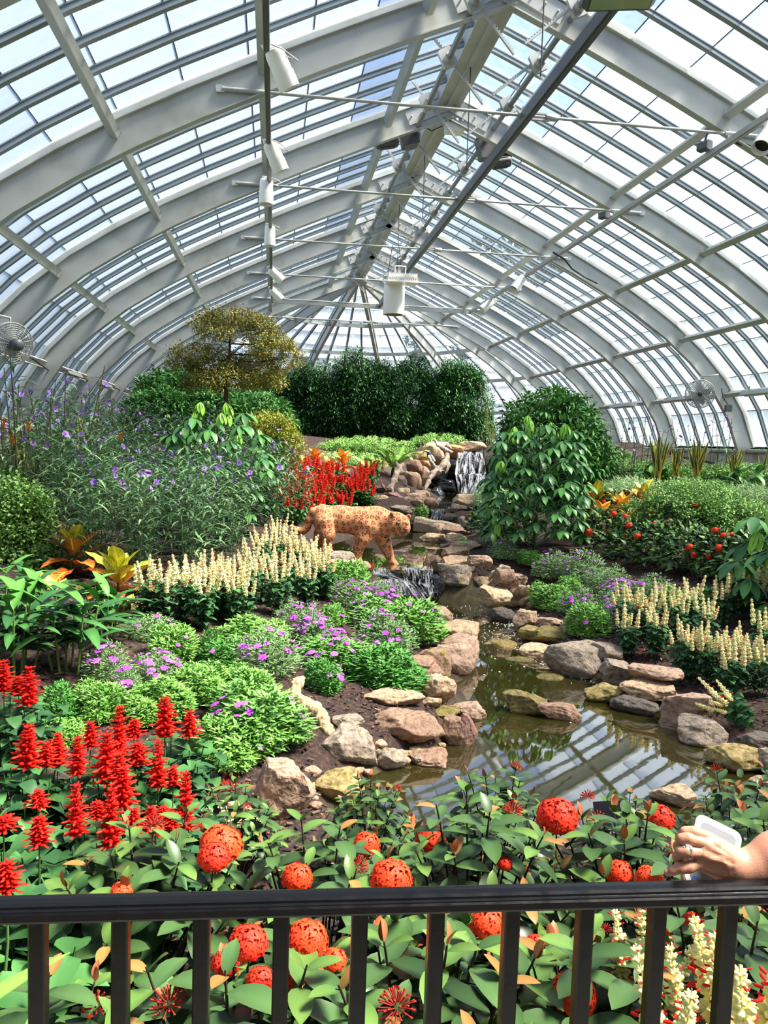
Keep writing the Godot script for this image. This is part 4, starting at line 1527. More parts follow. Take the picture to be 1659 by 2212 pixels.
	var right := [[1345, 1290, 5.9], [1375, 1300, 5.7], [1400, 1310, 5.6], [1430, 1300, 5.7], [1462, 1320, 5.5], [1490, 1315, 5.6], [1360, 1335, 5.4], [1420, 1350, 5.3], [1480, 1365, 5.0], [1525, 1340, 5.3], [1560, 1300, 5.6], [1590, 1290, 5.7], [1620, 1285, 5.7], [1650, 1275, 5.8], [1535, 1395, 4.8], [1575, 1380, 4.7], [1610, 1400, 4.7], [1650, 1360, 4.9], [1580, 1430, 4.5], [1645, 1440, 4.5], [1500, 1410, 4.9]]
	for k in right.size():
		var q: Array = right[k]
		var s := stand(q[0], q[1], q[2])
		copy(cs[(k + 1) % 4], "cream_salvia", "cream salvia, %s from the left in the drift on the right bank" % nth(rank(right, k)), "flower", Transform3D(yaw_basis(k * 2.3, clampf(s[1] / 0.77, 0.6, 1.2)), s[0]), "cream salvias in the drift on the right bank")
	copy(cs[2], "cream_salvia", "small cream salvia lying over on the mulch above the grey rock at the right", "flower", Transform3D(Basis(Vector3.BACK, 1.0) * yaw_basis(0.4, 0.55), on_ground(1625, 1560)), "")
	# cream salvia close by, at the lower right behind the railing
	rng.seed = 26
	var big := []
	for k in 2:
		big.append(spike_mesh(0.26, 0.036, lin(232, 228, 158), lin(206, 36, 28), [0.30, 0.22][k]).mesh())
	var bs := salvia_protos("near_cream", big, dg, 0.7, 4, 0.075, false, 0.10)
	for q in [[1600, 1975, 1.32, "near cream salvia with red tubes at the lower right, left of two"], [1650, 2040, 1.18, "near cream salvia with red tubes cut by the right edge"], [1410, 1990, 1.5, "near cream salvia with a slim spike seen between the right balusters"], [1500, 2110, 1.2, "short near cream salvia at the bottom right, between the balusters"]]:
		var s := stand(q[0], q[1], q[2])
		copy(bs[0], "cream_salvia", q[3], "flower", Transform3D(yaw_basis(q[0] * 0.01, s[1] / 0.68), s[0]), "near cream salvias behind the railing")


# ---------------------------------------------------------------- verbena mounds

func build_mounds() -> void:
	var fl := Mb.new()      # a flat-topped cluster of small five-petalled flowers
	rng.seed = 31
	for k in 18:
		var a := k * 2.39996
		var r := 0.019 * sqrt((k + 0.5) / 18.0)
		var p := Vector3(r * cos(a), 0.012 - r * 0.25, r * sin(a))
		var up := Vector3(p.x * 14, 1, p.z * 14).normalized()
		var c := jit(lin(176, 96, 200), 0.2)
		for q in 5:
			var t := q * TAU / 5 + k
			var dir := aim(up, Vector3.RIGHT) * Vector3(cos(t), 0.1, sin(t))
			fl.add(chip_leaf(0.0068, 0.0062, c * 1.2, c, 0.2, 0.1), hold(p, aim(dir, up)))
	var violet := fl.mesh()
	var protos_ := {}
	var kinds := {"green": [[lin(96, 150, 66), lin(142, 194, 92)], [lin(80, 134, 58), lin(124, 178, 82)]], "dark": [[lin(66, 122, 54), lin(100, 164, 72)], [lin(58, 108, 50), lin(84, 146, 62)]], "airy": [[lin(98, 136, 84), lin(142, 174, 112)], [lin(84, 120, 78), lin(126, 158, 104)]], "mixed": [[lin(90, 148, 66), lin(134, 188, 90)], [lin(78, 128, 62), lin(118, 170, 84)]]}
	for kind in kinds:
		for v in 3:
			rng.seed = hash(kind) % 500 + v
			var o := bare()
			var b := Mb.new()
			var tpl := []
			for c in kinds[kind]:
				tpl.append(chip_leaf(0.125 if kind != "airy" else 0.10, 0.038 if kind != "airy" else 0.024, c[0], c[1], 0.4))
			var lumps := []
			for k in 15:
				var d0 := dome_dir(0.05)
				lumps.append([d0, rnd(0.05, 0.28)])
			var n := 3300 if kind != "airy" else 2700
			for k in n:
				var dir := dome_dir(-0.12)
				var bump := 0.0
				for q in lumps:
					bump = maxf(bump, q[1] * smoothstep(0.80, 1.0, dir.dot(q[0])))
				var r := (0.74 + bump * 1.5) * (rnd(0.4, 0.8) if k % 4 == 0 else 1.0) * rnd(0.78, 1.0 if kind != "airy" else 1.14)
				var p := Vector3(dir.x * 0.5, 0.10 + dir.y * 0.9, dir.z * 0.5) * r
				var ld := dir + Vector3(rnd(-1, 1), rnd(-0.1, 1.0), rnd(-1, 1)) * 0.75
				b.add(tpl[rng.randi_range(0, 1)], hold(p, aim(ld, dir + Vector3.UP * 0.4).scaled(Vector3.ONE * rnd(0.7, 1.15))), Color.WHITE * rnd(0.75, 1.2))
			stuff(put("foliage", b.mesh(), M.soft_leaf, o))
			var stems := Mb.new()
			for k in 26:
				var dir := dome_dir(0.0)
				stems.tube([Vector3(dir.x * 0.06, 0, dir.z * 0.06), Vector3(dir.x * 0.38, 0.10 + dir.y * 0.62, dir.z * 0.38)], [0.012, 0.006], 4, kinds[kind][0][0], false)
			put("stems", stems.mesh(), M.soft_leaf, o)
			protos_["%s%d" % [kind, v]] = o
	# box in the photograph, kind, number of flower clusters, label
	var list := [
		[88, 1480, 180, 1578, "dark", 0, "dark green leafy mound at the left, behind the scarlet spikes"], [165, 1466, 270, 1582, "green", 0, "green mound behind the tallest scarlet spike, left of the bare gap"], [292, 1484, 425, 1572, "green", 0, "low green mound between the purple-flowered clump and the scarlet spikes"], [368, 1458, 498, 1540, "green", 0, "green mound behind the largest bright mound on the left bank"], [482, 1444, 590, 1524, "green", 0, "rounded green mound left of the crooked driftwood branch"], [440, 1505, 662, 1648, "mixed", 7, "largest bright green mound with purple clusters on its right side, by the driftwood"], [410, 1565, 575, 1680, "green", 2, "bright green mound in front, overhanging the large flat-topped rock"], [262, 1516, 360, 1590, "green", 0, "low bright mound right behind the scarlet spikes"], [84, 1574, 185, 1634, "green", 0, "pale yellowish green tuft among the scarlet spikes at the left"],
		[318, 1360, 424, 1440, "green", 1, "green mound with a single purple cluster in front of the cream salvias"], [420, 1377, 508, 1456, "dark", 1, "rounded green mound with one purple cluster below the middle of the cream salvias"], [475, 1344, 626, 1414, "green", 0, "broad green mound along the foot of the cream salvias"], [266, 1338, 372, 1392, "airy", 2, "loose green clump by the orange croton leaves"], [190, 1398, 272, 1484, "airy", 5, "thin airy clump with pale purple flowers right of the strap-leaved plants"], [240, 1442, 300, 1516, "airy", 4, "small airy clump with violet flowers beside the bare gap"], [284, 1424, 394, 1498, "airy", 14, "airy clump topped with deep violet flowers left of the green mounds"],
		[504, 1372, 645, 1474, "airy", 14, "wide airy clump speckled with purple flowers, left of the magenta one"], [600, 1314, 695, 1390, "airy", 14, "airy purple-flowered clump right under the cream salvias' right end"], [688, 1364, 756, 1434, "airy", 14, "clump with the densest magenta flowers in the middle of the left bank"], [640, 1390, 800, 1460, "mixed", 16, "spreading clump with magenta flowers above the bare mulch"], [660, 1436, 742, 1506, "dark", 3, "small feathery green tuft on the bare mulch right of the driftwood branch"], [690, 1300, 742, 1360, "green", 2, "small bright tuft in the purple drift below the small falls"], [712, 1264, 806, 1320, "airy", 16, "purple-flowered clump beside the small falls"], [640, 1340, 720, 1410, "airy", 12, "purple-flowered clump in the middle of the drift"], [746, 1300, 870, 1372, "mixed", 9, "bright green mound with lilac flowers, left of the big bright one by the stream"], [800, 1292, 950, 1398, "green", 5, "big bright green mound overhanging the stream boulders"], [770, 1340, 890, 1422, "airy", 14, "lilac-flowered clump in front of the big bright mound by the stream"], [708, 1216, 800, 1300, "green", 1, "bright green mound between the cream salvias and the small falls"], [795, 1262, 860, 1312, "airy", 8, "loose purple clump at the water's edge under the small falls"], [758, 1414, 918, 1506, "dark", 0, "small dark green mound standing alone by the flat tan slab"],
		[1060, 1186, 1114, 1226, "airy", 4, "small clump with purple flowers at the foot of the umbrella tree"], [1118, 1204, 1168, 1240, "green", 0, "low bright green tuft at the top of the right bank"], [1150, 1216, 1230, 1270, "airy", 6, "clump with small purple flowers right of the brown rocks"], [1206, 1206, 1304, 1268, "airy", 8, "loose clump with purple flowers below the red-headed bushes"], [1146, 1262, 1230, 1324, "green", 0, "green mound beside the hollow driftwood knot"], [1206, 1282, 1282, 1334, "airy", 9, "clump with violet flowers between two green mounds on the right bank"], [1222, 1314, 1314, 1386, "green", 1, "round bright green mound at the right edge of the bare path"], [1280, 1284, 1340, 1352, "airy", 6, "greyish clump left of the cream salvias on the right bank"], [1268, 1236, 1348, 1290, "airy", 1, "fine-leaved clump behind the deep violet patch"], [1300, 1264, 1382, 1300, "airy", 26, "low patch of deep violet flowers above the cream salvias"], [1364, 1256, 1442, 1300, "airy", 4, "clump with few violet flowers at the foot of the red-headed bushes"], [1412, 1278, 1500, 1336, "green", 0, "broad green mound behind the cream salvias on the right bank"], [1490, 1282, 1566, 1332, "dark", 0, "green mound at the far right behind the cream salvias"], [1204, 1250, 1262, 1296, "green", 0, "light green tuft in the middle of the right bank"], [986, 1168, 1020, 1190, "green", 0, "small grassy tuft between flat stones right of the upper pool"]]
	rng.seed = 35
	for k in list.size():
		var q: Array = list[k]
		var mid: float = (q[0] + q[2]) / 2.0
		var p := on_ground(mid, q[3] - 4)
		var w := px_size(q[2] - q[0], p)
		var eye := (p - Vector3(0, EYE, 0)).normalized()
		var flat_dir := Vector3(eye.x, 0, eye.z).normalized()
		var hh := px_size(q[3] - q[1], p)
		var h := clampf((hh - w * 0.42 * -eye.y), 0.10, w * 0.8)
		var foot := p + flat_dir * w * 0.42
		foot.y = minf(gh(foot.x, -foot.z), p.y + 0.08)
		var o := copy(protos_["%s%d" % [q[4], k % 3]], "verbena_mound", q[6], "plant", Transform3D(Basis(Vector3.UP, k * 1.9).scaled(Vector3(w * 1.08, h * 1.05, w * 1.08)), foot), "green and purple verbena mounds")
		for n in int(q[5] * 2.2):
			var dir := dome_dir(0.25)
			if q[5] < 10 and dir.dot(o.basis.orthonormalized().inverse() * (-flat_dir + Vector3.UP)) < 0.2:
				dir = Vector3(-dir.x, dir.y, -dir.z)
			var b := Basis.from_scale(Vector3(1.0 / (w * 1.08), 1.0 / (h * 1.05), 1.0 / (w * 1.08))) * aim(dir + Vector3.UP, Vector3.RIGHT).scaled(Vector3.ONE * rnd(0.6, 1.25))
			put("flower_cluster", violet, M.petal_violet if rng.randf() < 0.6 else M.petal_lilac, o, Transform3D(b, Vector3(dir.x * 0.47, 0.12 + dir.y * 0.93, dir.z * 0.47) * rnd(0.96, 1.08)))


func make_plant_materials() -> void:
	plant_mat("glossy_leaf", 0.36, 0.05, 0.34)
	plant_mat("soft_leaf", 0.5, 0.30, 0.35)
	plant_mat("petal", 0.55, 0.35, 0.3)
	var a := plant_mat("petal_violet", 0.6, 0.3, 0.3)
	a.albedo_color = Color(0.92, 0.72, 0.95)
	var b := plant_mat("petal_lilac", 0.6, 0.3, 0.3)
	b.albedo_color = Color(1, 1, 1)
	var bk := plant_mat("bark", 0.85, 0.0)
	bk.albedo_texture = noise_tex(51, 0.04, [[0.0, Color(0.6, 0.6, 0.6)], [1.0, Color(1, 1, 1)]], 256)
	tri_map(bk, 3.0)


# ---------------------------------------------------------------- long-leaved blue-violet bed, crotons, umbrella trees and the rest

func trumpet(r: float, c: Color) -> Mb:
	var b := Mb.new()
	b.tube([Vector3.ZERO, Vector3(0, r * 0.9, 0)], [r * 0.10, r * 0.22], 5, c * 0.8, false)
	for q in 5:
		var t := q * TAU / 5
		b.add(leaf(r * 1.15, r * 1.15, 0.75, 0.6, 3, 0.15, 0.5, c * 0.85, c * 1.1, 0.85, 0.3), hold(Vector3(cos(t) * r * 0.08, r * 0.75, sin(t) * r * 0.08), aim(Vector3(cos(t), 0.45, sin(t)), Vector3.UP)))
	return b


func build_ruellia() -> void:
	rng.seed = 61
	var fl := trumpet(0.027, lin(146, 104, 204)).mesh()
	var fl2 := trumpet(0.025, lin(168, 120, 214)).mesh()
	var ps := []
	for v in 5:
		rng.seed = 610 + v
		var o := bare()
		var b := Mb.new()
		var tall := v >= 3
		var greens := [lin(58, 88, 60), lin(78, 108, 70), lin(104, 132, 92)]
		var tpl := []
		for c in greens:
			tpl.append(leaf(0.19, 0.021, 0.8, 0.8, 4, 0.35, 1.1, c, c * 1.15, 1.3))
			tpl.append(leaf(0.17, 0.018, 0.8, 0.8, 3, 0.3, 0.5, c, c * 1.1, 1.3))
		var ns := 10 if not tall else 3
		var tips := []
		for k in ns:
			var a: float = k * 2.39996 + v
			var r := 0.20 * sqrt(float(k + 0.3) / ns)
			var h := rnd(0.75, 1.05) if not tall else rnd(0.9, 1.1)
			var top := Vector3(cos(a) * r * 1.7, h, sin(a) * r * 1.7)
			var foot := Vector3(cos(a) * r * 0.5, 0, sin(a) * r * 0.5)
			b.tube([foot, foot.lerp(top, 0.5) + Vector3(0, 0.04, 0), top], [0.006, 0.005, 0.003] if tall else [0.004, 0.003, 0.0015], 4, lin(82, 86, 58) if tall else greens[1], false)
			tips.append(top)
			var n := 13 if not tall else 9
			for p in n:
				var t := (p + 1.5) / (n + 1.5)
				var at := foot.lerp(top, t) + Vector3(0, 0.16 * t * (1 - t), 0)
				for s in 2:
					var la: float = a + p * PI / 2 + s * PI + rnd(-0.4, 0.4)
					b.add(tpl[rng.randi_range(0, 5)], hold(at, aim(Vector3(cos(la), rnd(0.2, 0.9), sin(la)), Vector3.UP).scaled(Vector3.ONE * rnd(0.75, 1.2) * (0.8 if tall and t > 0.5 else 1.0))), Color.WHITE * rnd(0.75, 1.25))
		stuff(put("foliage", b.mesh(), M.soft_leaf, o))
		for k in tips.size():
			if k % 2 == 0 or tall:
				for e in 1:
					var dir := Vector3(rnd(-1, 1), rnd(0.1, 0.6), rnd(-0.2, 1)).normalized()
					put("flower", fl if k % 4 else fl2, M.petal, o, hold(tips[k] - Vector3(rnd(-0.05, 0.05), rnd(0, 0.14), 0), aim(dir, Vector3.UP).scaled(Vector3.ONE * rnd(0.85, 1.2) * (0.66 if tall else 1.0))))
		ps.append(o)
	rng.seed = 62
	var d := 6.4
	var k := 0
	while d < 14.5:
		var xl := lerpf(-1.5, -3.55, clampf((d - 6.6) / 4.0, 0, 1))
		var xr := lerpf(-0.35, 0.15, clampf((d - 6.9) / 3.0, 0, 1)) + (0.3 if d > 11 else 0.0)
		var x := xl + rnd(0, 0.3)
		while x < xr:
			var dd := d + rnd(-0.15, 0.15)
			copy(ps[k % 3], "long_leaved_plant", "long-leaved grey-green plant with violet trumpet flowers in the big bed on the left bank", "flower", Transform3D(yaw_basis(rnd(0, TAU), rnd(0.85, 1.15)), Vector3(x, gh(x, dd), -dd)), "violet-flowered long-leaved plants in the left bed")
			k += 1
			x += rnd(0.36, 0.5)
		d += 0.55 + (d - 6.4) * 0.06
	var high := [[50, 800, 8.0], [62, 830, 8.6], [130, 810, 9.0], [100, 850, 8.4], [12, 830, 7.8], [195, 845, 10], [265, 865, 11], [230, 880, 10.5], [30, 870, 8.2]]
	k = 0
	for q in high:
		var s := stand(q[0], q[1], q[2])
		copy(ps[3 + k % 2], "long_leaved_plant", "tall thin-stemmed violet-flowered plant, %s from the left among those against the left glass" % nth(rank(high, k)), "flower", Transform3D(yaw_basis(k, s[1] / 1.0), s[0]), "tall violet-flowered stems against the left glass")
		k += 1
	var far := [[1335, 920, 12.0], [1385, 905, 12.2], [1420, 925, 12.6], [1450, 930, 12.4], [1500, 915, 12.0], [1540, 905, 11.6], [1565, 920, 11.8], [1360, 960, 11.5], [1480, 945, 12.5], [1400, 950, 11.8]]
	k = 0
	for q in far:
		var s := stand(q[0], q[1], q[2])
		copy(ps[3 + k % 2], "long_leaved_plant", "tall thin-stemmed violet-flowered plant, %s from the left behind the striped sword leaves" % nth(rank(far, k)), "flower", Transform3D(yaw_basis(k, s[1] / 1.0), s[0]), "tall violet-flowered stems against the right glass")
		k += 1


func croton_leaf_material(key: String, ground: Color, edge: Color, vein: Color, seed_: int) -> void:
	var im := Image.create(64, 128, false, Image.FORMAT_RGB8)
	var f := FastNoiseLite.new()
	f.seed = seed_
	f.frequency = 0.03
	for y in 128:
		for x in 64:
			var u := absf(x / 63.0 - 0.5) * 2.0
			var v := y / 127.0
			var c := ground.lerp(edge, clampf(0.5 + 1.6 * f.get_noise_2d(x, y) + (u - 0.5) * 0.5, 0, 1))
			var s := fposmod((v - u * 0.16) / 0.085, 1.0)
			if u < 0.10 or (absf(s - 0.5) < 0.16 - 0.08 * u):
				c = vein.lerp(c, 0.1)
			im.set_pixel(x, y, c)
	var m := mat(key, Color.WHITE, 0.38)
	m.albedo_texture = ImageTexture.create_from_image(im)
	m.backlight_enabled = true
	m.backlight = Color(0.3, 0.3, 0.3)


func build_crotons() -> void:
	croton_leaf_material("croton_yellow", Color8(196, 186, 52), Color8(126, 150, 50), Color8(236, 214, 84), 1)
	croton_leaf_material("croton_orange", Color8(206, 118, 40), Color8(166, 62, 36), Color8(242, 178, 66), 2)
	croton_leaf_material("croton_maroon", Color8(104, 52, 44), Color8(70, 46, 44), Color8(184, 104, 82), 3)
	croton_leaf_material("croton_gold", Color8(232, 178, 52), Color8(214, 136, 44), Color8(250, 218, 96), 4)
	croton_leaf_material("croton_green", Color8(58, 70, 36), Color8(96, 60, 36), Color8(222, 200, 70), 5)
	rng.seed = 71
	var lm := []
	for k in 3:
		lm.append(leaf(0.26, 0.108, 1.1, 0.75, 7, 0.35, [0.3, 0.8, 1.3][k], Color.WHITE, Color.WHITE, 1.0, 0.12).mesh())
	var sets := [["croton_yellow", "croton_green", "croton_orange", "croton_maroon"], ["croton_yellow", "croton_yellow", "croton_orange", "croton_maroon"], ["croton_gold", "croton_gold", "croton_orange", "croton_maroon"]]
	var ps := []
	for v in 3:
		var o := bare()
		put("stem", (func() -> ArrayMesh:
			var b := Mb.new()
			b.tube([Vector3.ZERO, Vector3(0.01, 0.25, 0), Vector3(0, 0.5, 0.01)], [0.012, 0.010, 0.006], 6, lin(92, 76, 60))
			return b.mesh()).call(), M.bark, o)
		for k in 34:
			var t := k / 33.0       # 0 at the tip
			var a: float = k * 2.39996
			var tier := 0 if k < 5 else (1 if k < 11 else (2 if k < 20 else 3))
			var rise: float = [1.6, 0.9, 0.35, -0.25][tier] + rnd(-0.2, 0.2)
			var dir := Vector3(cos(a), rise, sin(a))
			put("leaf", lm[[0, 0, 1, 2][tier]], M[sets[v][tier] if rnd(0, 1) < 0.75 else sets[v][mini(tier + 1, 3)]], o, hold(Vector3(0, 0.50 - 0.36 * t, 0), aim(dir, Vector3.UP).scaled(Vector3.ONE * rnd(0.85, 1.15) * [0.85, 1.0, 1.05, 1.0][tier])))
		ps.append(o)
	var list := [[160, 1105, 6.3, 0, "croton with a tall yellow-veined crown, behind the strap-leaved plants on the left"], [258, 1158, 5.9, 1, "croton with lime and orange leaves, left of the cream salvias"], [262, 1265, 5.45, 0, "low croton with dark veined leaves at the foot of the lime and orange one"], [120, 1230, 5.8, 1, "croton with wide brown lower leaves at the back of the strap-leaved plants"],
		[680, 958, 14.9, 2, "golden croton behind the scarlet drift, left of the fern"], [742, 962, 14.8, 2, "golden croton behind the scarlet drift, right of the other one and nearer the fern"], [658, 975, 14.5, 2, "small golden croton at the left end behind the scarlet drift"], [712, 978, 14.4, 2, "small golden croton low between two others behind the scarlet drift"],
		[1290, 1028, 9.9, 1, "croton with bright yellow tips right of the umbrella tree"], [1298, 1066, 9.3, 2, "low orange croton in front of the one with bright yellow tips"], [1346, 1048, 9.5, 2, "golden croton in the middle of the right bank group"], [1392, 1026, 9.6, 1, "croton with a tall lemon-yellow crown at the right end of its group"], [1366, 1082, 9.0, 0, "low dark-leaved croton at the foot of the golden one on the right bank"]]
	for q in list:
		var s := stand(q[0], q[1], q[2])
		var cs := clampf(s[1] / 0.70, 1.12, 1.5)
		copy(ps[q[3]], "croton", q[4], "plant", Transform3D(yaw_basis(q[0] * 0.7, cs), s[0] + Vector3(0, s[1] - 0.72 * cs, 0)), "crotons")


func build_strap_plants() -> void:
	rng.seed = 81
	var g := [lin(44, 84, 44), lin(58, 102, 50), lin(112, 158, 66)]
	var lm := []
	for k in 3:
		lm.append(leaf(0.46, 0.112, 0.85, 0.7, 8, 0.4, [0.8, 1.2, 0.7][k], g[k] if k < 2 else lin(70, 118, 54), (g[k] if k < 2 else lin(82, 132, 58)) * 1.15, 1.35).mesh())
	var ps := []
	for v in 2:
		var o := bare()
		for st in 7:
			var a: float = st * 2.39996 + v
			var r := 0.16 * sqrt((st + 0.3) / 7.0)
			var foot := Vector3(cos(a) * r, 0, sin(a) * r)
			var top := foot * 1.7 + Vector3(0, rnd(0.38, 0.6), 0)
			var b := Mb.new()
			b.tube([foot, foot.lerp(top, 0.5), top], [0.011, 0.010, 0.006], 6, lin(98, 128, 62))
			put("stem", b.mesh(), M.soft_leaf, o)
			for k in 6:
				var t := 0.35 + 0.65 * k / 5.0
				var la: float = a + k * PI + rnd(-0.5, 0.5)
				put("leaf", lm[[0, 0, 1, 1, 0, 2][k]], M.glossy_leaf, o, hold(foot.lerp(top, t), aim(Vector3(cos(la), rnd(0.35, 1.0) + (0.4 if k == 5 else 0.0), sin(la)), Vector3.UP).scaled(Vector3.ONE * rnd(0.8, 1.05))))
		ps.append(o)
	for q in [[150, 1225, 4.3, 0, "strap-leaved plant with bare stems at its foot, in front of the crotons on the left"], [58, 1212, 5.2, 0, "strap-leaved plant behind two others, in front of the pale trailing cover"], [-25, 1225, 4.9, 1, "strap-leaved plant half outside the left edge, under the pale trailing cover"], [30, 1235, 4.25, 1, "strap-leaved plant cut by the left edge, darker than its neighbour"], [70, 1265, 4.7, 1, "strap-leaved plant between two others, half hidden"], [225, 1270, 4.9, 0, "small strap-leaved plant reaching over the orange croton leaves"],
		[1635, 985, 9.8, 0, "bright green strap-leaved plant by the striped sword leaves at the right edge"], [1600, 1000, 10.6, 1, "strap-leaved plant behind the bright green one at the right edge"], [1420, 985, 11.6, 1, "strap-leaved plant among the striped sword leaves, behind the ground cover"], [20, 985, 8.4, 0, "strap-leaved plant under the orange bracts at the left edge"]]:
		var s := stand(q[0], q[1], q[2])
		copy(ps[q[3]], "strap_leaved_plant", q[4], "plant", Transform3D(yaw_basis(q[0] * 0.31, clampf(s[1] / 0.88, 0.5, 1.4)), s[0]), "strap-leaved plants")
	# the blades that hang into the picture at the lower left
	var o := thing("strap_leaved_plant", "near light green plant with long blades reaching in at the lower left, beside the railing", "plant", Vector3(-0.74, gh(-0.74, 1.25), -1.25))
	var blade := leaf(0.60, 0.075, 0.8, 0.6, 10, 0.35, 0.7, g[2], g[2] * 1.15, 1.3).mesh()
	for q in [[0.8, 1.6, -0.15, 1.0], [0.9, 1.0, 0.15, 1.0], [0.6, 2.6, 0.5, 0.9], [0.8, 0.5, 0.2, 0.8], [-0.6, 1.2, 0.3, 1.0], [-0.2, 1.5, -0.8, 1.0], [0.9, 0.3, 0.5, 0.7]]:
		put("leaf", blade, M.glossy_leaf, o, hold(Vector3(0, 0.30, 0), aim(Vector3(q[0], q[1], q[2]), Vector3.UP).scaled(Vector3.ONE * q[3])))
	var b := Mb.new()
	b.tube([Vector3.ZERO, Vector3(0, 0.36, 0)], [0.022, 0.014], 7, g[1])
	put("stem", b.mesh(), M.soft_leaf, o)


func build_umbrella_trees() -> void:
	rng.seed = 91
	var tones := [[lin(46, 86, 50), lin(60, 104, 56)], [lin(64, 110, 58), lin(80, 128, 64)], [lin(110, 164, 60), lin(132, 184, 70)]]
	var lm := []
	var lt := []
	for t in tones:
		lt.append(leaf(0.17, 0.062, 1.05, 0.62, 6, 0.25, 0.75, t[0], t[1], 1.3))
		lm.append(lt[-1].mesh())
	for q in [[1166, 890, 8.7, 0.56, 100, "umbrella tree with drooping fingered leaves in the middle of the right bank", 1.08], [468, 856, 9.2, 0.56, 46, "umbrella tree with drooping fingered leaves under the bronze tree", 1.25], [1708, 1075, 5.6, 0.34, 30, "umbrella tree with long drooping leaves cut by the right edge", 1.35], [548, 920, 11.0, 0.35, 14, "small umbrella tree beside the lime-yellow shrub behind the violet bed", 1.2]]:
		var s := stand(q[0], q[1], q[2])
		var h: float = s[1]
		var o := thing("umbrella_tree", q[5], "tree", s[0])
		var b := Mb.new()
		b.tube([Vector3.ZERO, Vector3(0.03, h * 0.5, 0.02), Vector3(0, h * 0.92, 0)], [0.02, 0.016, 0.008], 7, lin(86, 82, 60))
		put("trunk", b.mesh(), M.bark, o)
		var single := 0
		var rest := Mb.new()
		for k in q[4]:
			var t: float = float(k) / (q[4] - 1)     # 0 at the top
			var a: float = k * 2.39996 + 0.4
			var reach: float = q[3] * (0.25 + 0.75 * sqrt(minf(1.0, t * 2.2))) * rnd(0.75, 1.05)
			var at := Vector3(cos(a) * reach, h * (0.97 - 0.84 * t) * rnd(0.95, 1.03), sin(a) * reach)
			var st := Mb.new()
			var from := Vector3(0, at.y - reach * 0.35, 0)
			st.tube([from, from.lerp(at, 0.6) + Vector3(0, 0.03, 0), at], [0.004, 0.003, 0.0025], 4, tones[1][1], false)
			var one: bool = single < 286 and at.z > -0.12
			var w: Node3D = put("leaf_stalk", st.mesh(), M.soft_leaf, o) if one else null
			if not one:
				rest.add(st, Transform3D.IDENTITY)
			var young: bool = t < 0.10 or rnd(0, 1) < 0.06
			var n := rng.randi_range(7, 9)
			for e in n:
				var la: float = e * TAU / n + a
				var dir := Vector3(cos(la), rnd(-0.55, -0.15) if not young else rnd(-1.6, -0.9), sin(la)) + Vector3(cos(a), 0, sin(a)) * 0.25
				var x := hold(at, aim(dir, Vector3.UP + Vector3(cos(la), 0, sin(la)) * 0.3).scaled(Vector3.ONE * rnd(0.8, 1.1) * q[6] * (0.8 if young else 1.0)))
				var which := 2 if young else rng.randi_range(0, 1)
				if one:
					single += 1
					put("leaflet", lm[which], M.glossy_leaf, w, x)
				else:
					rest.add(lt[which], x)
		if rest.v.size():
			stuff(put("foliage", rest.mesh(), M.glossy_leaf, o))


func tuft(n: int, r: float, l: float, w: float, cols: Array, spread := 1.0) -> Mb:
	var b := Mb.new()
	var tpl := []
	for c in cols:
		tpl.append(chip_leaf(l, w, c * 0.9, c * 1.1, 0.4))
	for k in n:
		var d := Vector3(rnd(-1, 1), rnd(-0.6, 1), rnd(-1, 1)).normalized()
		b.add(tpl[k % tpl.size()], hold(d * r * rnd(0.2, 1.0), aim(d + Vector3(rnd(-1, 1), rnd(-1, 1), rnd(-1, 1)) * spread * 0.7, Vector3.UP)), Color.WHITE * rnd(0.8, 1.2))
	return b


# a crown: tufts through lumps, thickest towards their skin; each lump is [centre, radii]
func crown(o: Node3D, lumps: Array, n: int, mesh: Mesh, scale: float, called := "crown", inner := 0.45) -> void:
	var list := []
	var area := 0.0
	for q in lumps:
		area += q[1].x * q[1].z + q[1].x * q[1].y
	for q in lumps:
		var m := int(n * (1.0 + inner) * (q[1].x * q[1].z + q[1].x * q[1].y) / area)
		for k in m:
			var d := dome_dir(-0.9)
			var p: Vector3 = q[0] + d * q[1] * (rnd(0.82, 1.06) if rnd(0, 1 + inner) < 1.0 else rnd(0.3, 0.82))
			list.append([hold(p, (Basis(Vector3.UP, rnd(0, TAU)) * Basis(Vector3.RIGHT, rnd(-0.6, 0.6))).scaled(Vector3.ONE * scale * rnd(0.75, 1.25))), Color.WHITE * rnd(0.72, 1.22)])
	scatter(called, mesh, M.soft_leaf, list, o)


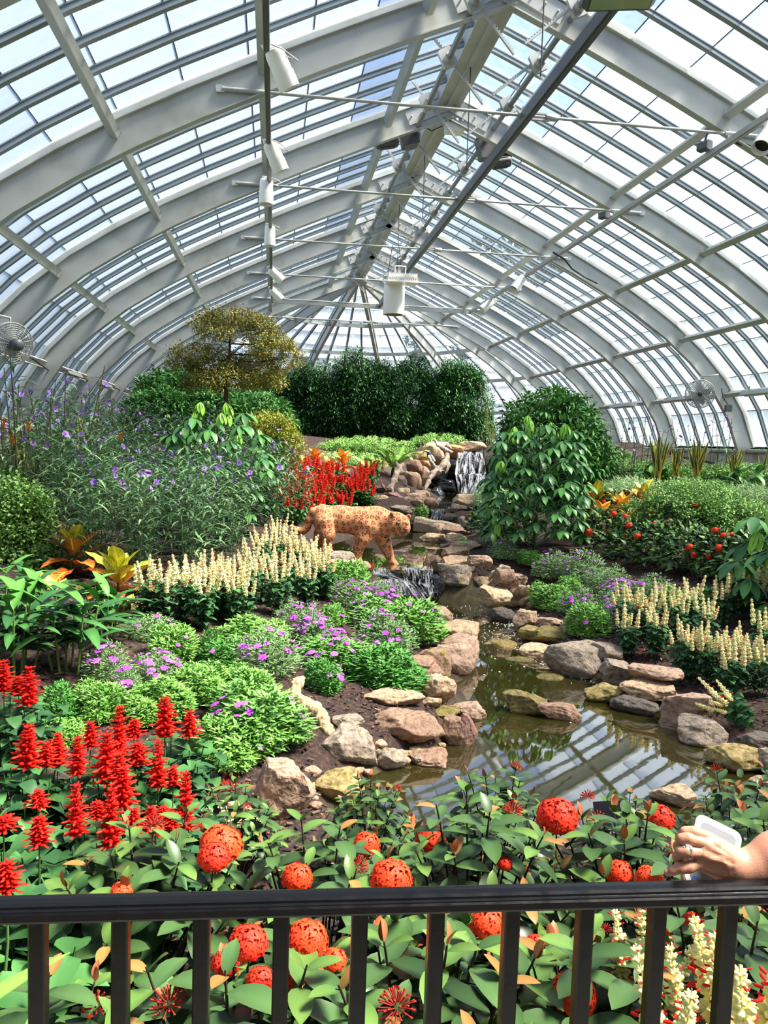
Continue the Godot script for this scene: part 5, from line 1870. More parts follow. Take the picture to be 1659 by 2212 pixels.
func build_trees() -> void:
	rng.seed = 95
	var dark := [lin(40, 78, 42), lin(54, 98, 50), lin(33, 66, 38), lin(74, 122, 60)]
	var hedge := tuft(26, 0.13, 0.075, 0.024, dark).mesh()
	for q in [[612, 792, 21.5, 1.15, "clipped dark green hedge tree, leftmost of the hedge, half behind the bronze tree"], [700, 768, 21.0, 0.95, "clipped dark green hedge tree second from the left in the hedge behind the waterfall"], [790, 762, 20.6, 1.0, "clipped dark green hedge tree in the middle of the hedge behind the waterfall"], [890, 770, 20.4, 0.95, "clipped dark green hedge tree left of the waterfall's pale lintel stone"], [985, 772, 20.0, 0.85, "clipped dark green hedge tree right behind the waterfall, last of the hedge"]]:
		var s := stand(q[0], q[1], q[2])
		var h: float = s[1]
		var o := thing("hedge_tree", q[4], "tree", s[0], 0.0, "hedge trees behind the waterfall")
		var w: float = q[3]
		var lumps := [[Vector3(0, h * 0.45, 0), Vector3(w * 1.15, h * 0.46, w * 0.8)], [Vector3(-w * 0.5, h * 0.2, 0), Vector3(w * 0.8, h * 0.24, w * 0.7)], [Vector3(w * 0.5, h * 0.2, 0), Vector3(w * 0.8, h * 0.24, w * 0.7)]]
		for k in 12:
			var a: float = k * 2.4 + q[0]
			var t := rnd(0.05, 0.87)
			var rr := w * (0.72 if t < 0.6 else 0.4)
			lumps.append([Vector3(cos(a) * rr, h * t, sin(a) * rr * 0.7 + 0.1), Vector3(w * rnd(0.3, 0.45), h * rnd(0.12, 0.16), w * rnd(0.3, 0.4))])
		crown(o, lumps, 1700, hedge, 1.0)
		var b := Mb.new()
		b.tube([Vector3.ZERO, Vector3(0, h * 0.5, 0)], [0.06, 0.04], 7, lin(70, 58, 46))
		put("trunk", b.mesh(), M.bark, o)
	# leafy shrubs
	var shiny := tuft(18, 0.13, 0.11, 0.042, [lin(58, 108, 54), lin(78, 130, 64), lin(104, 154, 76)]).mesh()
	for q in [[1198, 846, 12.2, 0.80, "large round glossy shrub behind the umbrella tree on the right"], [395, 800, 17.5, 0.95, "large dark shrub on the left, behind the bronze tree's trunk"], [350, 850, 16.5, 0.7, "dark leafy shrub left of the bronze tree's trunk, above the violet bed"], [530, 850, 17.5, 0.9, "dark shrub right of the bronze tree's trunk, in front of the hedge"], [455, 850, 16.8, 0.8, "dark shrub right under the bronze tree's lowest branches"]]:
		var s := stand(q[0], q[1], q[2])
		var h: float = s[1]
		var w: float = q[3]
		var o := thing("shrub", q[4], "shrub", s[0])
		crown(o, [[Vector3(0, h * 0.60, 0), Vector3(w, h * 0.40, w * 0.8)], [Vector3(w * 0.3, h * 0.36, 0.1), Vector3(w * 0.85, h * 0.33, w * 0.7)], [Vector3(-w * 0.3, h * 0.3, 0), Vector3(w * 0.8, h * 0.3, w * 0.7)]], 800, shiny, 1.0)
		var b := Mb.new()
		b.tube([Vector3.ZERO, Vector3(0, h * 0.5, 0)], [0.04, 0.03], 7, lin(70, 58, 46))
		put("trunk", b.mesh(), M.bark, o)
	# lime shrub behind the violet bed
	var lime := tuft(22, 0.11, 0.05, 0.022, [lin(150, 156, 60), lin(176, 168, 70), lin(120, 136, 56)]).mesh()
	var s0 := stand(580, 895, 13.2)
	var lo := thing("shrub", "lime-yellow small-leaved shrub in front of the dark hedge, behind the violet bed", "shrub", s0[0])
	crown(lo, [[Vector3(0, s0[1] * 0.72, 0), Vector3(0.42, s0[1] * 0.26, 0.35)], [Vector3(0.22, s0[1] * 0.5, 0.05), Vector3(0.36, s0[1] * 0.3, 0.3)]], 330, lime, 1.0)
	var lt := Mb.new()
	lt.tube([Vector3.ZERO, Vector3(0.05, s0[1] * 0.6, 0)], [0.02, 0.012], 6, lin(80, 66, 50))
	put("trunk", lt.mesh(), M.bark, lo)
	# the bronze tree with its flat layers
	var d := 13.6
	var foot := on_depth(487, 900, d)
	foot.y = gh(foot.x, d)
	var bt := thing("bronze_tree", "small tree with flat layered bronze-green foliage standing above the left bed, ", "tree", foot)
	var tr := Mb.new()
	var tpts := []
	for q in [[487, 930], [488, 860], [490, 820], [494, 780], [497, 740], [499, 700]]:
		tpts.append(on_depth(q[0], q[1], d) - foot)
	tpts[0] = Vector3(tpts[0].x, 0, 0)
	tr.tube(tpts, [0.045, 0.038, 0.033, 0.028, 0.02, 0.01], 8, lin(104, 76, 58))
	put("trunk", tr.mesh(), M.bark, bt)
	var bronze := tuft(26, 0.12, 0.042, 0.026, [lin(124, 136, 66), lin(146, 138, 64), lin(106, 130, 62), lin(164, 136, 64)]).mesh()
	var pads := [[500, 688, 66, 17, 0.0], [545, 706, 55, 18, 0.1], [450, 700, 36, 20, -0.1], [575, 735, 50, 18, 0.0], [432, 762, 62, 16, 0.1], [395, 786, 38, 9, 0.1], [612, 772, 42, 26, 0.0], [590, 755, 50, 22, -0.3], [470, 795, 70, 17, 0.3], [545, 800, 75, 18, 0.2], [500, 822, 78, 18, -0.1], [440, 824, 48, 16, 0.1], [570, 825, 44, 14, -0.2], [465, 720, 40, 12, -0.3], [530, 770, 40, 10, 0.4]]
	var lumps := []
	var br := Mb.new()
	for q in pads:
		var c := on_depth(q[0], q[1], d + q[4]) - foot
		var s := px_size(1.0, c + foot)
		lumps.append([c, Vector3(q[2] * s, q[3] * s, q[2] * s * 0.8)])
		var at: Vector3 = tpts[clampi(5 - int((q[1] - 680) / 40.0), 1, 5)]
		var low := Vector3(at.x, minf(at.y, c.y - 0.08), at.z)
		br.tube([low, low.lerp(c, 0.55) + Vector3(0, -0.05, 0), c + Vector3(0, -0.02, 0)], [0.016, 0.010, 0.004], 5, lin(92, 68, 54), false)
		for e in 5:
			var tip: Vector3 = c + Vector3(rnd(-1, 1), rnd(-0.4, 0.3), rnd(-1, 1)) * lumps[-1][1] * 0.8
			br.tube([low.lerp(c, 0.6) + Vector3(0, -0.04, 0), tip], [0.006, 0.002], 4, lin(92, 68, 54), false)
	put("branches", br.mesh(), M.bark, bt)
	crown(bt, lumps, 1500, bronze, 0.8, "crown", 0.0)
	# thin bamboo right of the hedge
	var bo := bare()
	var bb := Mb.new()
	for k in 9:
		var a: float = rnd(0, TAU)
		var top := Vector3(rnd(-0.35, 0.35), rnd(1.3, 2.1), rnd(-0.2, 0.2))
		bb.tube([Vector3(cos(a) * 0.1, 0, sin(a) * 0.1), top], [0.012, 0.005], 5, lin(150, 140, 80), false)
		for e in 60:
			bb.add(chip_leaf(0.12, 0.02, lin(90, 124, 60), lin(120, 146, 70), 0.6), hold(top * rnd(0.25, 1.0) + Vector3(rnd(-0.12, 0.12), 0, rnd(-0.12, 0.12)), aim(Vector3(rnd(-1, 1), rnd(-0.8, 0.4), rnd(-1, 1)), Vector3.UP)))
	stuff(put("foliage", bb.mesh(), M.soft_leaf, bo))
	for q in [[1040, 872, 19.5, "thin airy bamboo at the right end of the hedge"], [1062, 905, 19.0, "thin airy bamboo right of the waterfall, beside the round glossy shrub"]]:
		var s := stand(q[0], q[1], q[2])
		copy(bo, "bamboo", q[3], "plant", Transform3D(yaw_basis(q[0], s[1] / 1.9), s[0]), "bamboo by the waterfall")
	# a strip of trees outside, beyond the glass on the right and at the far end
	var far := tuft(30, 0.5, 0.5, 0.26, [lin(52, 78, 44), lin(70, 96, 54), lin(44, 66, 40)]).mesh()
	for q in [[11.5, -40.0, 12.5, "tree outside, dark through the unwashed panes on the right"], [15.5, -38.0, 12.0, "tree outside, second along the unwashed panes on the right"], [19.0, -36.0, 9.0, "tree outside beyond the right end of the rounded glass"], [3.0, -52.0, 11.5, "tree outside straight beyond the rounded end of the house"], [-6.0, -42.0, 7.0, "tree outside beyond the left of the rounded end"]]:
		var o := thing("tree", q[3], "tree", Vector3(q[0], -0.6, q[1]), 0.0, "trees outside")
		var h: float = q[2]
		crown(o, [[Vector3(0, h * 0.62, 0), Vector3(h * 0.4, h * 0.36, h * 0.4)], [Vector3(h * 0.2, h * 0.45, 0), Vector3(h * 0.34, h * 0.28, h * 0.34)]], 330, far, 1.0)
		var b := Mb.new()
		b.tube([Vector3.ZERO, Vector3(0, h * 0.5, 0)], [0.2, 0.12], 8, lin(80, 66, 54))
		put("trunk", b.mesh(), M.bark, o)
	var lawn := Mb.new()
	lawn.box(Vector3(240, 0.4, 240), Transform3D(Basis.IDENTITY, Vector3(0, -0.85, -40)))
	var lm := mat("lawn", Color(0.32, 0.40, 0.22), 0.95)
	var lw := put("floor", lawn.mesh(), lm)
	tag(lw, "lawn outside, beyond the glass", "ground")
	lw.set_meta("kind", "structure")


func build_low_plants() -> void:
	rng.seed = 97
	# trailing covers
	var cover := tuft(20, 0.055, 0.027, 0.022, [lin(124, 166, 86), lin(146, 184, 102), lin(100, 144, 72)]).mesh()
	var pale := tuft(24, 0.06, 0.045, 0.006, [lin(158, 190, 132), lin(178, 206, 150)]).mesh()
	for q in [[1500, 1112, 8.9, 250, 150, 0, "trailing ground cover with small leaves hanging over the middle of the right bank"], [1600, 1140, 8.4, 150, 120, 0, "trailing ground cover at the right, next to the large-leaved tree"], [1395, 1120, 9.2, 110, 80, 0, "trailing ground cover right of the crotons"], [30, 1150, 6.6, 170, 230, 1, "pale trailing ground cover at the left edge, above the strap-leaved plants"], [100, 1230, 6.4, 90, 110, 1, "pale trailing ground cover spilling behind the left crotons"],
		[1605, 1080, 9.6, 140, 60, 2, "feathery pale green cover at the right edge, above the trailing one"], [1370, 1062, 10.4, 140, 50, 2, "feathery pale green cover behind the crotons on the right bank"], [1490, 1062, 9.8, 110, 40, 2, "feathery pale green cover on top of the trailing one"], [1062, 1080, 11.0, 70, 60, 2, "feathery green plant right of the little cascade"], [1350, 1016, 12.6, 170, 44, 0, "low green cover at the foot of the tall violet stems, right of the round shrub"], [1470, 1024, 12.0, 190, 48, 0, "low green cover between the striped sword leaves on the right"], [1600, 1026, 11.4, 170, 48, 0, "low green cover at the right edge behind the feathery pale one"], [1290, 985, 14.0, 120, 50, 0, "low green cover right at the foot of the round glossy shrub"], [745, 1000, 16.6, 170, 46, 0, "low green cover behind the scarlet drift, under the golden crotons"], [800, 965, 18.0, 200, 40, 0, "low green cover along the foot of the dark hedge"], [950, 955, 18.5, 120, 34, 0, "low green cover behind the capstones left of the waterfall"], [910, 1108, 12.2, 22, 24, 0, "tiny green tuft in the water at the end of the stone log"]]:
		var c := on_depth(q[0], q[1], q[2])
		var g := gh(c.x, q[2])
		var w := px_size(q[3], c) / 2.0
		var h := px_size(q[4], c) / 2.0
		var o := thing("ground_cover", q[6], "plant", Vector3(c.x, g, c.z))
		var cy := c.y - g
		var lumps := [[Vector3(0, cy, 0), Vector3(w, h, w * 0.7)]]
		if q[5] != 2:
			for k in 4:
				lumps.append([Vector3(rnd(-0.7, 0.7) * w, cy - h * rnd(0.0, 0.5), w * rnd(0.1, 0.5)), Vector3(w * 0.45, h * 0.5, w * 0.35)])
		crown(o, lumps, int(clampf(w * h * 4200, 80, 2400)), [cover, cover, pale][q[5]], 1.0 if q[5] == 0 else 1.15, "foliage")
		if cy - h > 0.1:
			var b := Mb.new()
			for k in 24:
				var at := Vector3(rnd(-0.8, 0.8) * w, 0, rnd(-0.5, 0.5) * w)
				b.tube([at * 0.7, at + Vector3(0, cy, 0)], [0.008, 0.005], 4, lin(96, 104, 62), false)
			put("stems", b.mesh(), M.bark, o)
			var skirt := []
			for k in 9:
				skirt.append([Vector3(rnd(-0.8, 0.8) * w, cy * rnd(0.2, 0.6), w * rnd(0.0, 0.45)), Vector3(w * 0.4, cy * 0.3, w * 0.25)])
			crown(o, skirt, int(clampf(w * cy * 2600, 60, 1500)), [cover, cover, pale][q[5]], 1.0, "foliage")
	# striped sword leaves
	var sw := Mb.new()
	for s in 9:
		var t := s / 8.0
		var hw := 0.024 * (1.0 if t < 0.75 else (1.0 - t) / 0.25 * 0.95 + 0.05)
		for e in 4:
			var x: float = [-1.0, -0.6, 0.6, 1.0][e] * hw
			var tw := t * 0.5
			sw.vert(Vector3(x * cos(tw), t * 0.55, x * sin(tw) + 0.03 * t * t), Vector2(e / 3.0, t), lin(206, 190, 96) if e == 0 or e == 3 else (lin(52, 76, 50) if s % 2 else lin(78, 98, 66)))
	var sb := Mb.new()   # hard edge between the stripe and the middle
	for s in 8:
		for e in 3:
			var col: Color = lin(206, 190, 96) if e != 1 else (lin(50, 74, 48) if s % 2 else lin(72, 92, 60))
			var i := s * 4 + e
			sb.face(sw.v[i], sw.v[i + 4], sw.v[i + 5], sw.v[i + 1], col)
	var blade := sb.normals().mesh()
	for q in [[1425, 930, 11.2, 26, "clump of striped sword leaves on the right, leftmost of three"], [1510, 945, 10.9, 24, "clump of striped sword leaves in the middle of three on the right"], [1590, 958, 10.7, 18, "clump of striped sword leaves beside the bright green plant at the right edge"], [1650, 958, 10.2, 5, "tall dark sword leaves at the very right edge"], [40, 915, 8.6, 13, "clump of striped sword leaves under the orange bracts at the left edge"], [75, 985, 8.4, 12, "low clump of striped sword leaves leaning left in the left bed"], [185, 885, 10.5, 4, "few striped sword leaves standing up in the violet bed"], [1465, 950, 11.3, 14, "few striped sword leaves behind the trailing cover on the right"]]:
		var s := stand(q[0], q[1], q[2])
		var o := thing("sword_leaf_plant", q[4], "plant", s[0])
		for k in q[3]:
			var a: float = k * 2.39996
			var r := 0.16 * sqrt((k + 0.3) / q[3])
			put("leaf", blade, M.soft_leaf, o, Transform3D((Basis(Vector3(sin(a), 0, -cos(a)), -r * 2.0) * Basis(Vector3.UP, rnd(0, TAU))).scaled(Vector3.ONE * s[1] / 0.55 * rnd(0.7, 1.0)), Vector3(cos(a) * r, 0, sin(a) * r)))
	# ferns
	var fr := Mb.new()
	var fc := lin(112, 154, 64)
	var fpts := []
	for k in 9:
		var t := k / 8.0
		fpts.append(Vector3(0, 0.5 * sin(t * 1.25) / 1.25 * 1.2, -0.5 * (1 - cos(t * 1.25)) / 1.25 * 1.2))
	fr.tube(fpts, [0.004, 0.004, 0.003, 0.003, 0.003, 0.002, 0.002, 0.001, 0.001], 4, fc * 0.8, false)
	for k in 26:
		var t := (k + 2) / 28.0
		var i := mini(int(t * 8), 7)
		var p: Vector3 = fpts[i].lerp(fpts[i + 1], t * 8 - i)
		for s in [-1, 1]:
			fr.add(chip_leaf(0.11 * sin(PI * clampf(t * 0.95 + 0.12, 0, 1)) + 0.01, 0.018, fc * 0.9, fc * 1.15, 0.2, 0.1), hold(p, aim(Vector3(s, 0.45, -0.3), Vector3(0, 0.3, 1))))
	var frond := fr.mesh()
	for q in [[852, 950, 15.2, 15, "bright green fern left of the painted toucan, above the driftwood", 1.0], [805, 968, 15.6, 11, "smaller fern behind the right end of the scarlet drift", 0.9], [723, 942, 17.5, 6, "dark upright fern in front of the hedge, above the golden crotons", 1.0], [905, 955, 16.6, 6, "yellow-green fern right behind the bright one, beside the capstones", 0.8]]:
		var s := stand(q[0], q[1], q[2])
		var o := thing("fern", q[4], "fern", Vector3(s[0].x, s[0].y + s[1] - 0.55, s[0].z))
		for k in q[3]:
			var a: float = k * 2.39996
			put("frond", frond, M.soft_leaf, o, Transform3D(Basis(Vector3.UP, a) * Basis(Vector3.RIGHT, -rnd(0.1, 0.75)).scaled(Vector3.ONE * rnd(0.9, 1.25) * q[5]), Vector3.ZERO))
		if s[1] > 0.6:
			var b := Mb.new()
			b.tube([Vector3(0, -(s[1] - 0.55), 0), Vector3(0, 0.02, 0)], [0.06, 0.035], 7, lin(70, 62, 40))
			put("stem", b.mesh(), M.bark, o)
	# orange bracts at the left edge
	var bract := leaf(0.10, 0.022, 0.8, 0.7, 4, 0.5, 0.2, lin(226, 96, 44), lin(240, 150, 70), 1.0).mesh()
	for q in [[8, 890, 8.2, "tall plant with orange bracts at the left edge, the higher of two"], [26, 925, 8.0, "plant with orange bracts at the left edge, beside a violet flower"], [62, 900, 8.8, "plant with a slim orange bract between the tall violet stems"], [260, 925, 10.0, "small orange bract standing in the violet bed"]]:
		var s := stand(q[0], q[1], q[2])
		var o := thing("bract_plant", q[3], "flower", s[0])
		var b := Mb.new()
		b.tube([Vector3.ZERO, Vector3(0, s[1] - 0.06, 0)], [0.008, 0.005], 5, lin(82, 110, 58))
		put("stem", b.mesh(), M.soft_leaf, o)
		for k in 8:
			var a: float = k * 2.4
			put("bract", bract, M.petal, o, hold(Vector3(0, s[1] - 0.10 - 0.012 * k, 0), aim(Vector3(cos(a) * 0.5, 1.0, sin(a) * 0.5), Vector3.UP)))


# ---------------------------------------------------------------- bodies: tapered limbs joined smoothly, meshed as surface nets

func nets(bones: Array, cell: float, k: float) -> Mb:   # bones: [a, b, radius at a, radius at b, sideways squash]
	var lo := Vector3.ONE * 1e6
	var hi := -lo
	for q in bones:
		var r: float = maxf(q[2], q[3]) + cell * 3
		lo = lo.min(q[0] - Vector3.ONE * r).min(q[1] - Vector3.ONE * r)
		hi = hi.max(q[0] + Vector3.ONE * r).max(q[1] + Vector3.ONE * r)
	var nx := int((hi.x - lo.x) / cell) + 2
	var ny := int((hi.y - lo.y) / cell) + 2
	var nz := int((hi.z - lo.z) / cell) + 2
	var g := PackedFloat32Array()
	g.resize(nx * ny * nz)
	g.fill(1.0)
	for q in bones:
		var a: Vector3 = q[0]
		var ab: Vector3 = q[1] - q[0]
		var ra: float = q[2]
		var rb: float = q[3]
		var sz: float = q[4] if q.size() > 4 else 1.0
		var l2 := maxf(ab.length_squared(), 1e-9)
		var reach := maxf(ra, rb) + k + cell * 2.5
		var bl: Vector3 = (a.min(q[1]) - Vector3.ONE * reach - lo) / cell
		var bh: Vector3 = (a.max(q[1]) + Vector3.ONE * reach - lo) / cell
		for z in range(maxi(int(bl.z), 0), mini(int(bh.z) + 1, nz)):
			for y in range(maxi(int(bl.y), 0), mini(int(bh.y) + 1, ny)):
				var row := (z * ny + y) * nx
				for x in range(maxi(int(bl.x), 0), mini(int(bh.x) + 1, nx)):
					var p := lo + Vector3(x, y, z) * cell - a
					var t := clampf(p.dot(ab) / l2, 0, 1)
					var w := p - ab * t
					w.z /= sz
					var d := w.length() - lerpf(ra, rb, t)
					var e := g[row + x]
					var h := maxf(k - absf(d - e), 0.0) / k
					g[row + x] = minf(d, e) - h * h * k * 0.25
	var b := Mb.new()
	var id := {}
	var lim := cell * 2.0
	var sx := 1
	var sy := nx
	var szz := nx * ny
	var corner := [0, sx, sy, sx + sy, szz, szz + sx, szz + sy, szz + sx + sy]
	var cp := [Vector3(0, 0, 0), Vector3(1, 0, 0), Vector3(0, 1, 0), Vector3(1, 1, 0), Vector3(0, 0, 1), Vector3(1, 0, 1), Vector3(0, 1, 1), Vector3(1, 1, 1)]
	var edges := [[0, 1], [2, 3], [4, 5], [6, 7], [0, 2], [1, 3], [4, 6], [5, 7], [0, 4], [1, 5], [2, 6], [3, 7]]
	for z in nz - 1:
		for y in ny - 1:
			for x in nx - 1:
				var i := (z * ny + y) * nx + x
				if absf(g[i]) > lim:
					continue
				var inside := 0
				for c in corner:
					if g[i + c] < 0.0:
						inside += 1
				if inside == 0 or inside == 8:
					continue
				var sum := Vector3.ZERO
				var n := 0
				for e in edges:
					var u := g[i + corner[e[0]]]
					var v := g[i + corner[e[1]]]
					if (u < 0.0) != (v < 0.0):
						sum += cp[e[0]].lerp(cp[e[1]], u / (u - v))
						n += 1
				id[i] = b.vert(lo + (Vector3(x, y, z) + sum / n) * cell)
	for i in id:
		for ax in 3:
			var st: int = [sx, sy, szz][ax]
			var s1: int = [sy, szz, sx][ax]
			var s2: int = [szz, sx, sy][ax]
			if (g[i] < 0.0) == (g[i + st] < 0.0):
				continue
			if not (id.has(i - s1) and id.has(i - s2) and id.has(i - s1 - s2)):
				continue
			if g[i] < 0.0:
				b.quad(id[i], id[i - s2], id[i - s1 - s2], id[i - s1])
			else:
				b.quad(id[i], id[i - s1], id[i - s1 - s2], id[i - s2])
	return b.normals()


func chain(pts: Array, radii: Array, sq := 1.0) -> Array:
	var o := []
	for k in pts.size() - 1:
		o.append([pts[k], pts[k + 1], radii[k], radii[k + 1], sq])
	return o


func rosette_texture() -> ImageTexture:
	var n := 512
	var im := Image.create(n, n, false, Image.FORMAT_RGB8)
	var f := FastNoiseLite.new()
	f.frequency = 0.08
	var r := RandomNumberGenerator.new()
	r.seed = 77
	var spots := []
	var tries := 0
	while spots.size() < 52 and tries < 6000:
		tries += 1
		var p := Vector2(r.randf() * n, r.randf() * n)
		var ok := true
		for q in spots:
			var dd: Vector2 = (p - q[0]).abs()
			dd = dd.min(Vector2(n, n) - dd)
			if dd.length() < 64.0:
				ok = false
				break
		if ok:
			spots.append([p, r.randf_range(21, 31), r.randf() * TAU, r.randf()])
	for y in n:
		for x in n:
			var g := f.get_noise_2d(x, y) * 0.5 + r.randf_range(-0.12, 0.12)
			var c := Color8(228, 170, 124).lerp(Color8(206, 136, 90), clampf(0.4 + g, 0, 1))
			for q in spots:
				var d: Vector2 = Vector2(x, y) - q[0]
				d.x = d.x - n * roundf(d.x / n)
				d.y = d.y - n * roundf(d.y / n)
				var l := d.length()
				if l > q[1] * 1.4:
					continue
				var a = d.angle() + q[2]
				var edge: float = q[1] * (0.86 + 0.10 * sin(a * 3.0) + 0.22 * f.get_noise_2d(x * 2.0, y * 2.0))
				var gap := sin(a * 2.5 + q[3] * 6.0) > 0.72
				if absf(l - edge) < q[1] * 0.23 and not gap:
					c = Color8(92, 48, 26).lerp(Color8(120, 66, 36), clampf(0.5 + g, 0, 1))
				elif l < edge:
					c = c.lerp(Color8(176, 98, 56), 0.55)
					if q[3] > 0.5 and d.distance_to(Vector2(4, -3)) < 5.0:
						c = Color8(92, 48, 26)
				break
			im.set_pixel(x, y, c)
	return ImageTexture.create_from_image(im)


func build_cat() -> void:
	var m := mat("spotted_coat", Color.WHITE, 0.8)
	m.vertex_color_use_as_albedo = true
	m.albedo_texture = rosette_texture()
	tri_map(m, 2.5, false)
	m.uv1_triplanar_sharpness = 6.0
	m.normal_enabled = true
	m.normal_texture = normal_tex(78, 0.12, 4.0, 256)
	m.normal_scale = 0.5
	var d := 8.75
	var org := on_depth(640 + 700 / 5.925, 1060 + 950 / 5.925, d)
	var s := px_size(1.0 / 5.925, org)
	var P := func(x: float, y: float, z: float) -> Vector3: return Vector3((x - 700) * s, (950 - y) * s, z)
	var o := thing("spotted_cat_statue", "life-size statue of a spotted orange wild cat striding on rocks across the stream", "statue", org)
	o.basis = Basis(Vector3.UP, -deg_to_rad(7.776))
	var bones := []
	bones += chain([P.call(350, 335, 0), P.call(560, 365, 0), P.call(780, 385, 0), P.call(960, 400, 0), P.call(1060, 460, 0.0)], [0.122, 0.143, 0.150, 0.160, 0.125], 0.80)
	bones += chain([P.call(930, 330, 0), P.call(1040, 350, 0), P.call(1210, 372, 0.035)], [0.112, 0.125, 0.096], 0.9)
	bones += chain([P.call(1272, 362, 0.05), P.call(1330, 392, 0.085), P.call(1376, 440, 0.12)], [0.098, 0.084, 0.050])
	bones += [[P.call(1366, 482, 0.11), P.call(1290, 480, 0.06), 0.042, 0.068], [P.call(1235, 430, 0.09), P.call(1300, 440, 0.10), 0.066, 0.055], [P.call(1345, 430, 0.03), P.call(1310, 420, 0.03), 0.05, 0.05]]
	bones += chain([P.call(915, 450, 0.06), P.call(845, 600, 0.085), P.call(802, 700, 0.085), P.call(780, 800, 0.085), P.call(775, 868, 0.085)], [0.115, 0.078, 0.052, 0.044, 0.040])
	bones += [[P.call(782, 900, 0.085), P.call(822, 908, 0.095), 0.042, 0.032]]
	bones += chain([P.call(1040, 500, -0.05), P.call(1112, 640, -0.05), P.call(1162, 760, -0.03), P.call(1215, 880, -0.02)], [0.10, 0.070, 0.053, 0.043])
	bones += [[P.call(1250, 935, -0.02), P.call(1300, 950, 0.0), 0.046, 0.034]]
	bones += chain([P.call(360, 420, 0.05), P.call(385, 560, 0.085), P.call(380, 640, 0.085), P.call(405, 715, 0.085)], [0.128, 0.088, 0.052, 0.038])
	bones += [[P.call(420, 765, 0.085), P.call(452, 782, 0.095), 0.038, 0.030]]
	bones += chain([P.call(370, 430, -0.05), P.call(300, 590, -0.08), P.call(262, 690, -0.08), P.call(285, 800, -0.08)], [0.115, 0.075, 0.046, 0.038])
	bones += [[P.call(300, 830, -0.08), P.call(345, 838, -0.08), 0.036, 0.03]]
	bones += chain([P.call(300, 265, 0), P.call(205, 285, 0.0), P.call(150, 385, 0), P.call(118, 490, 0), P.call(62, 540, 0), P.call(-20, 530, 0), P.call(-75, 490, 0)], [0.06, 0.042, 0.038, 0.036, 0.034, 0.034, 0.028])
	var b := nets(bones, 0.0115, 0.045)
	var skin_z := func(x: float, y: float) -> float:
		var at: Vector3 = P.call(x, y, 0)
		var best := 0.0
		for p in b.v:
			if Vector2(p.x - at.x, p.y - at.y).length() < 0.011:
				best = maxf(best, p.z)
		return best
	var chest: Vector3 = P.call(1150, 590, 0.0)
	var muzzle: Vector3 = P.call(1365, 485, 0.12)
	for k in b.v.size():
		var p := b.v[k]
		var w := clampf(1.0 - p.distance_to(chest) / 0.13, 0, 1)
		w = maxf(w, clampf(1.3 - p.distance_to(muzzle) / 0.07, 0, 1))
		b.c[k] = Color(0.92, 0.86, 0.82).lerp(Color(1.0, 1.02, 1.06), w)
	put("body", b.mesh(), m, o)
	var dark := mat("dark_marking", Color8(52, 34, 26), 0.6)
	var ear := nets([[P.call(1222, 308, 0.10), P.call(1203, 268, 0.10), 0.034, 0.026]], 0.008, 0.01)
	ear.c.fill(Color(0.78, 0.66, 0.58))
	put("ear", ear.mesh(), m, o)
	ear = nets([[P.call(1392, 330, 0.0), P.call(1420, 302, -0.01), 0.034, 0.024]], 0.008, 0.01)
	ear.c.fill(Color(0.78, 0.66, 0.58))
	put("ear", ear.mesh(), m, o)
	for q in [[1203, 272, 0.128], [1421, 304, 0.016]]:
		var e := Mb.new()
		e.blob(Vector3(0.017, 0.022, 0.012), Transform3D(Basis.IDENTITY, P.call(q[0], q[1], q[2])), 6, 8)
		put("ear_hollow", e.mesh(), mat("ear_dark", Color8(120, 70, 48), 0.8), o)
	var eye := mat("eye_green", Color8(150, 168, 112), 0.15)
	for q in [[1283, 370, 0.133], [1392, 378, 0.085]]:
		var e := Mb.new()
		e.blob(Vector3(0.019, 0.013, 0.010), Transform3D(Basis.IDENTITY, P.call(q[0], q[1], skin_z.call(q[0], q[1]) - 0.002)), 6, 10)
		put("eyelid", e.mesh(), dark, o)
		var e2 := Mb.new()
		e2.blob(Vector3(0.012, 0.009, 0.010), Transform3D(Basis.IDENTITY, P.call(q[0], q[1], skin_z.call(q[0], q[1]) + 0.003)), 6, 10)
		put("eye", e2.mesh(), eye, o)
		var e3 := Mb.new()
		e3.blob(Vector3(0.004, 0.005, 0.004), Transform3D(Basis.IDENTITY, P.call(q[0], q[1], skin_z.call(q[0], q[1]) + 0.012)), 6, 8)
		put("pupil", e3.mesh(), dark, o)
	var nose := Mb.new()
	nose.blob(Vector3(0.022, 0.016, 0.015), Transform3D(Basis.IDENTITY, P.call(1383, 446, skin_z.call(1378, 448) - 0.002)), 6, 10)
	put("nose", nose.mesh(), mat("nose_brown", Color8(150, 92, 76), 0.5), o)
	var mouth := Mb.new()
	mouth.tube([P.call(1300, 486, skin_z.call(1300, 486)), P.call(1335, 498, skin_z.call(1335, 496)), P.call(1378, 482, skin_z.call(1378, 480)), P.call(1380, 464, skin_z.call(1380, 464))], [0.003, 0.004, 0.004, 0.004], 6)
	mouth.tube([P.call(1378, 482, skin_z.call(1378, 480)), P.call(1404, 480, skin_z.call(1400, 478))], [0.004, 0.003], 6)
	put("mouth", mouth.mesh(), dark, o)
	# bars across the inside of the reaching foreleg and the chest
	for q in [[1085, 690, 1130, 675], [1150, 700, 1195, 690], [1120, 735, 1165, 745], [1105, 650, 1160, 640], [1165, 780, 1190, 790], [1110, 580, 1150, 565], [1190, 840, 1215, 850], [1130, 610, 1180, 605]]:
		var bar := Mb.new()
		var z0: float = skin_z.call((q[0] + q[2]) / 2.0, (q[1] + q[3]) / 2.0)
		bar.tube([P.call(q[0], q[1], z0 - 0.014), P.call((q[0] + q[2]) / 2.0, (q[1] + q[3]) / 2.0 + 6, z0 - 0.003), P.call(q[2], q[3], z0 - 0.014)], [0.004, 0.007, 0.004], 6)
		put("leg_stripe", bar.mesh(), dark, o)


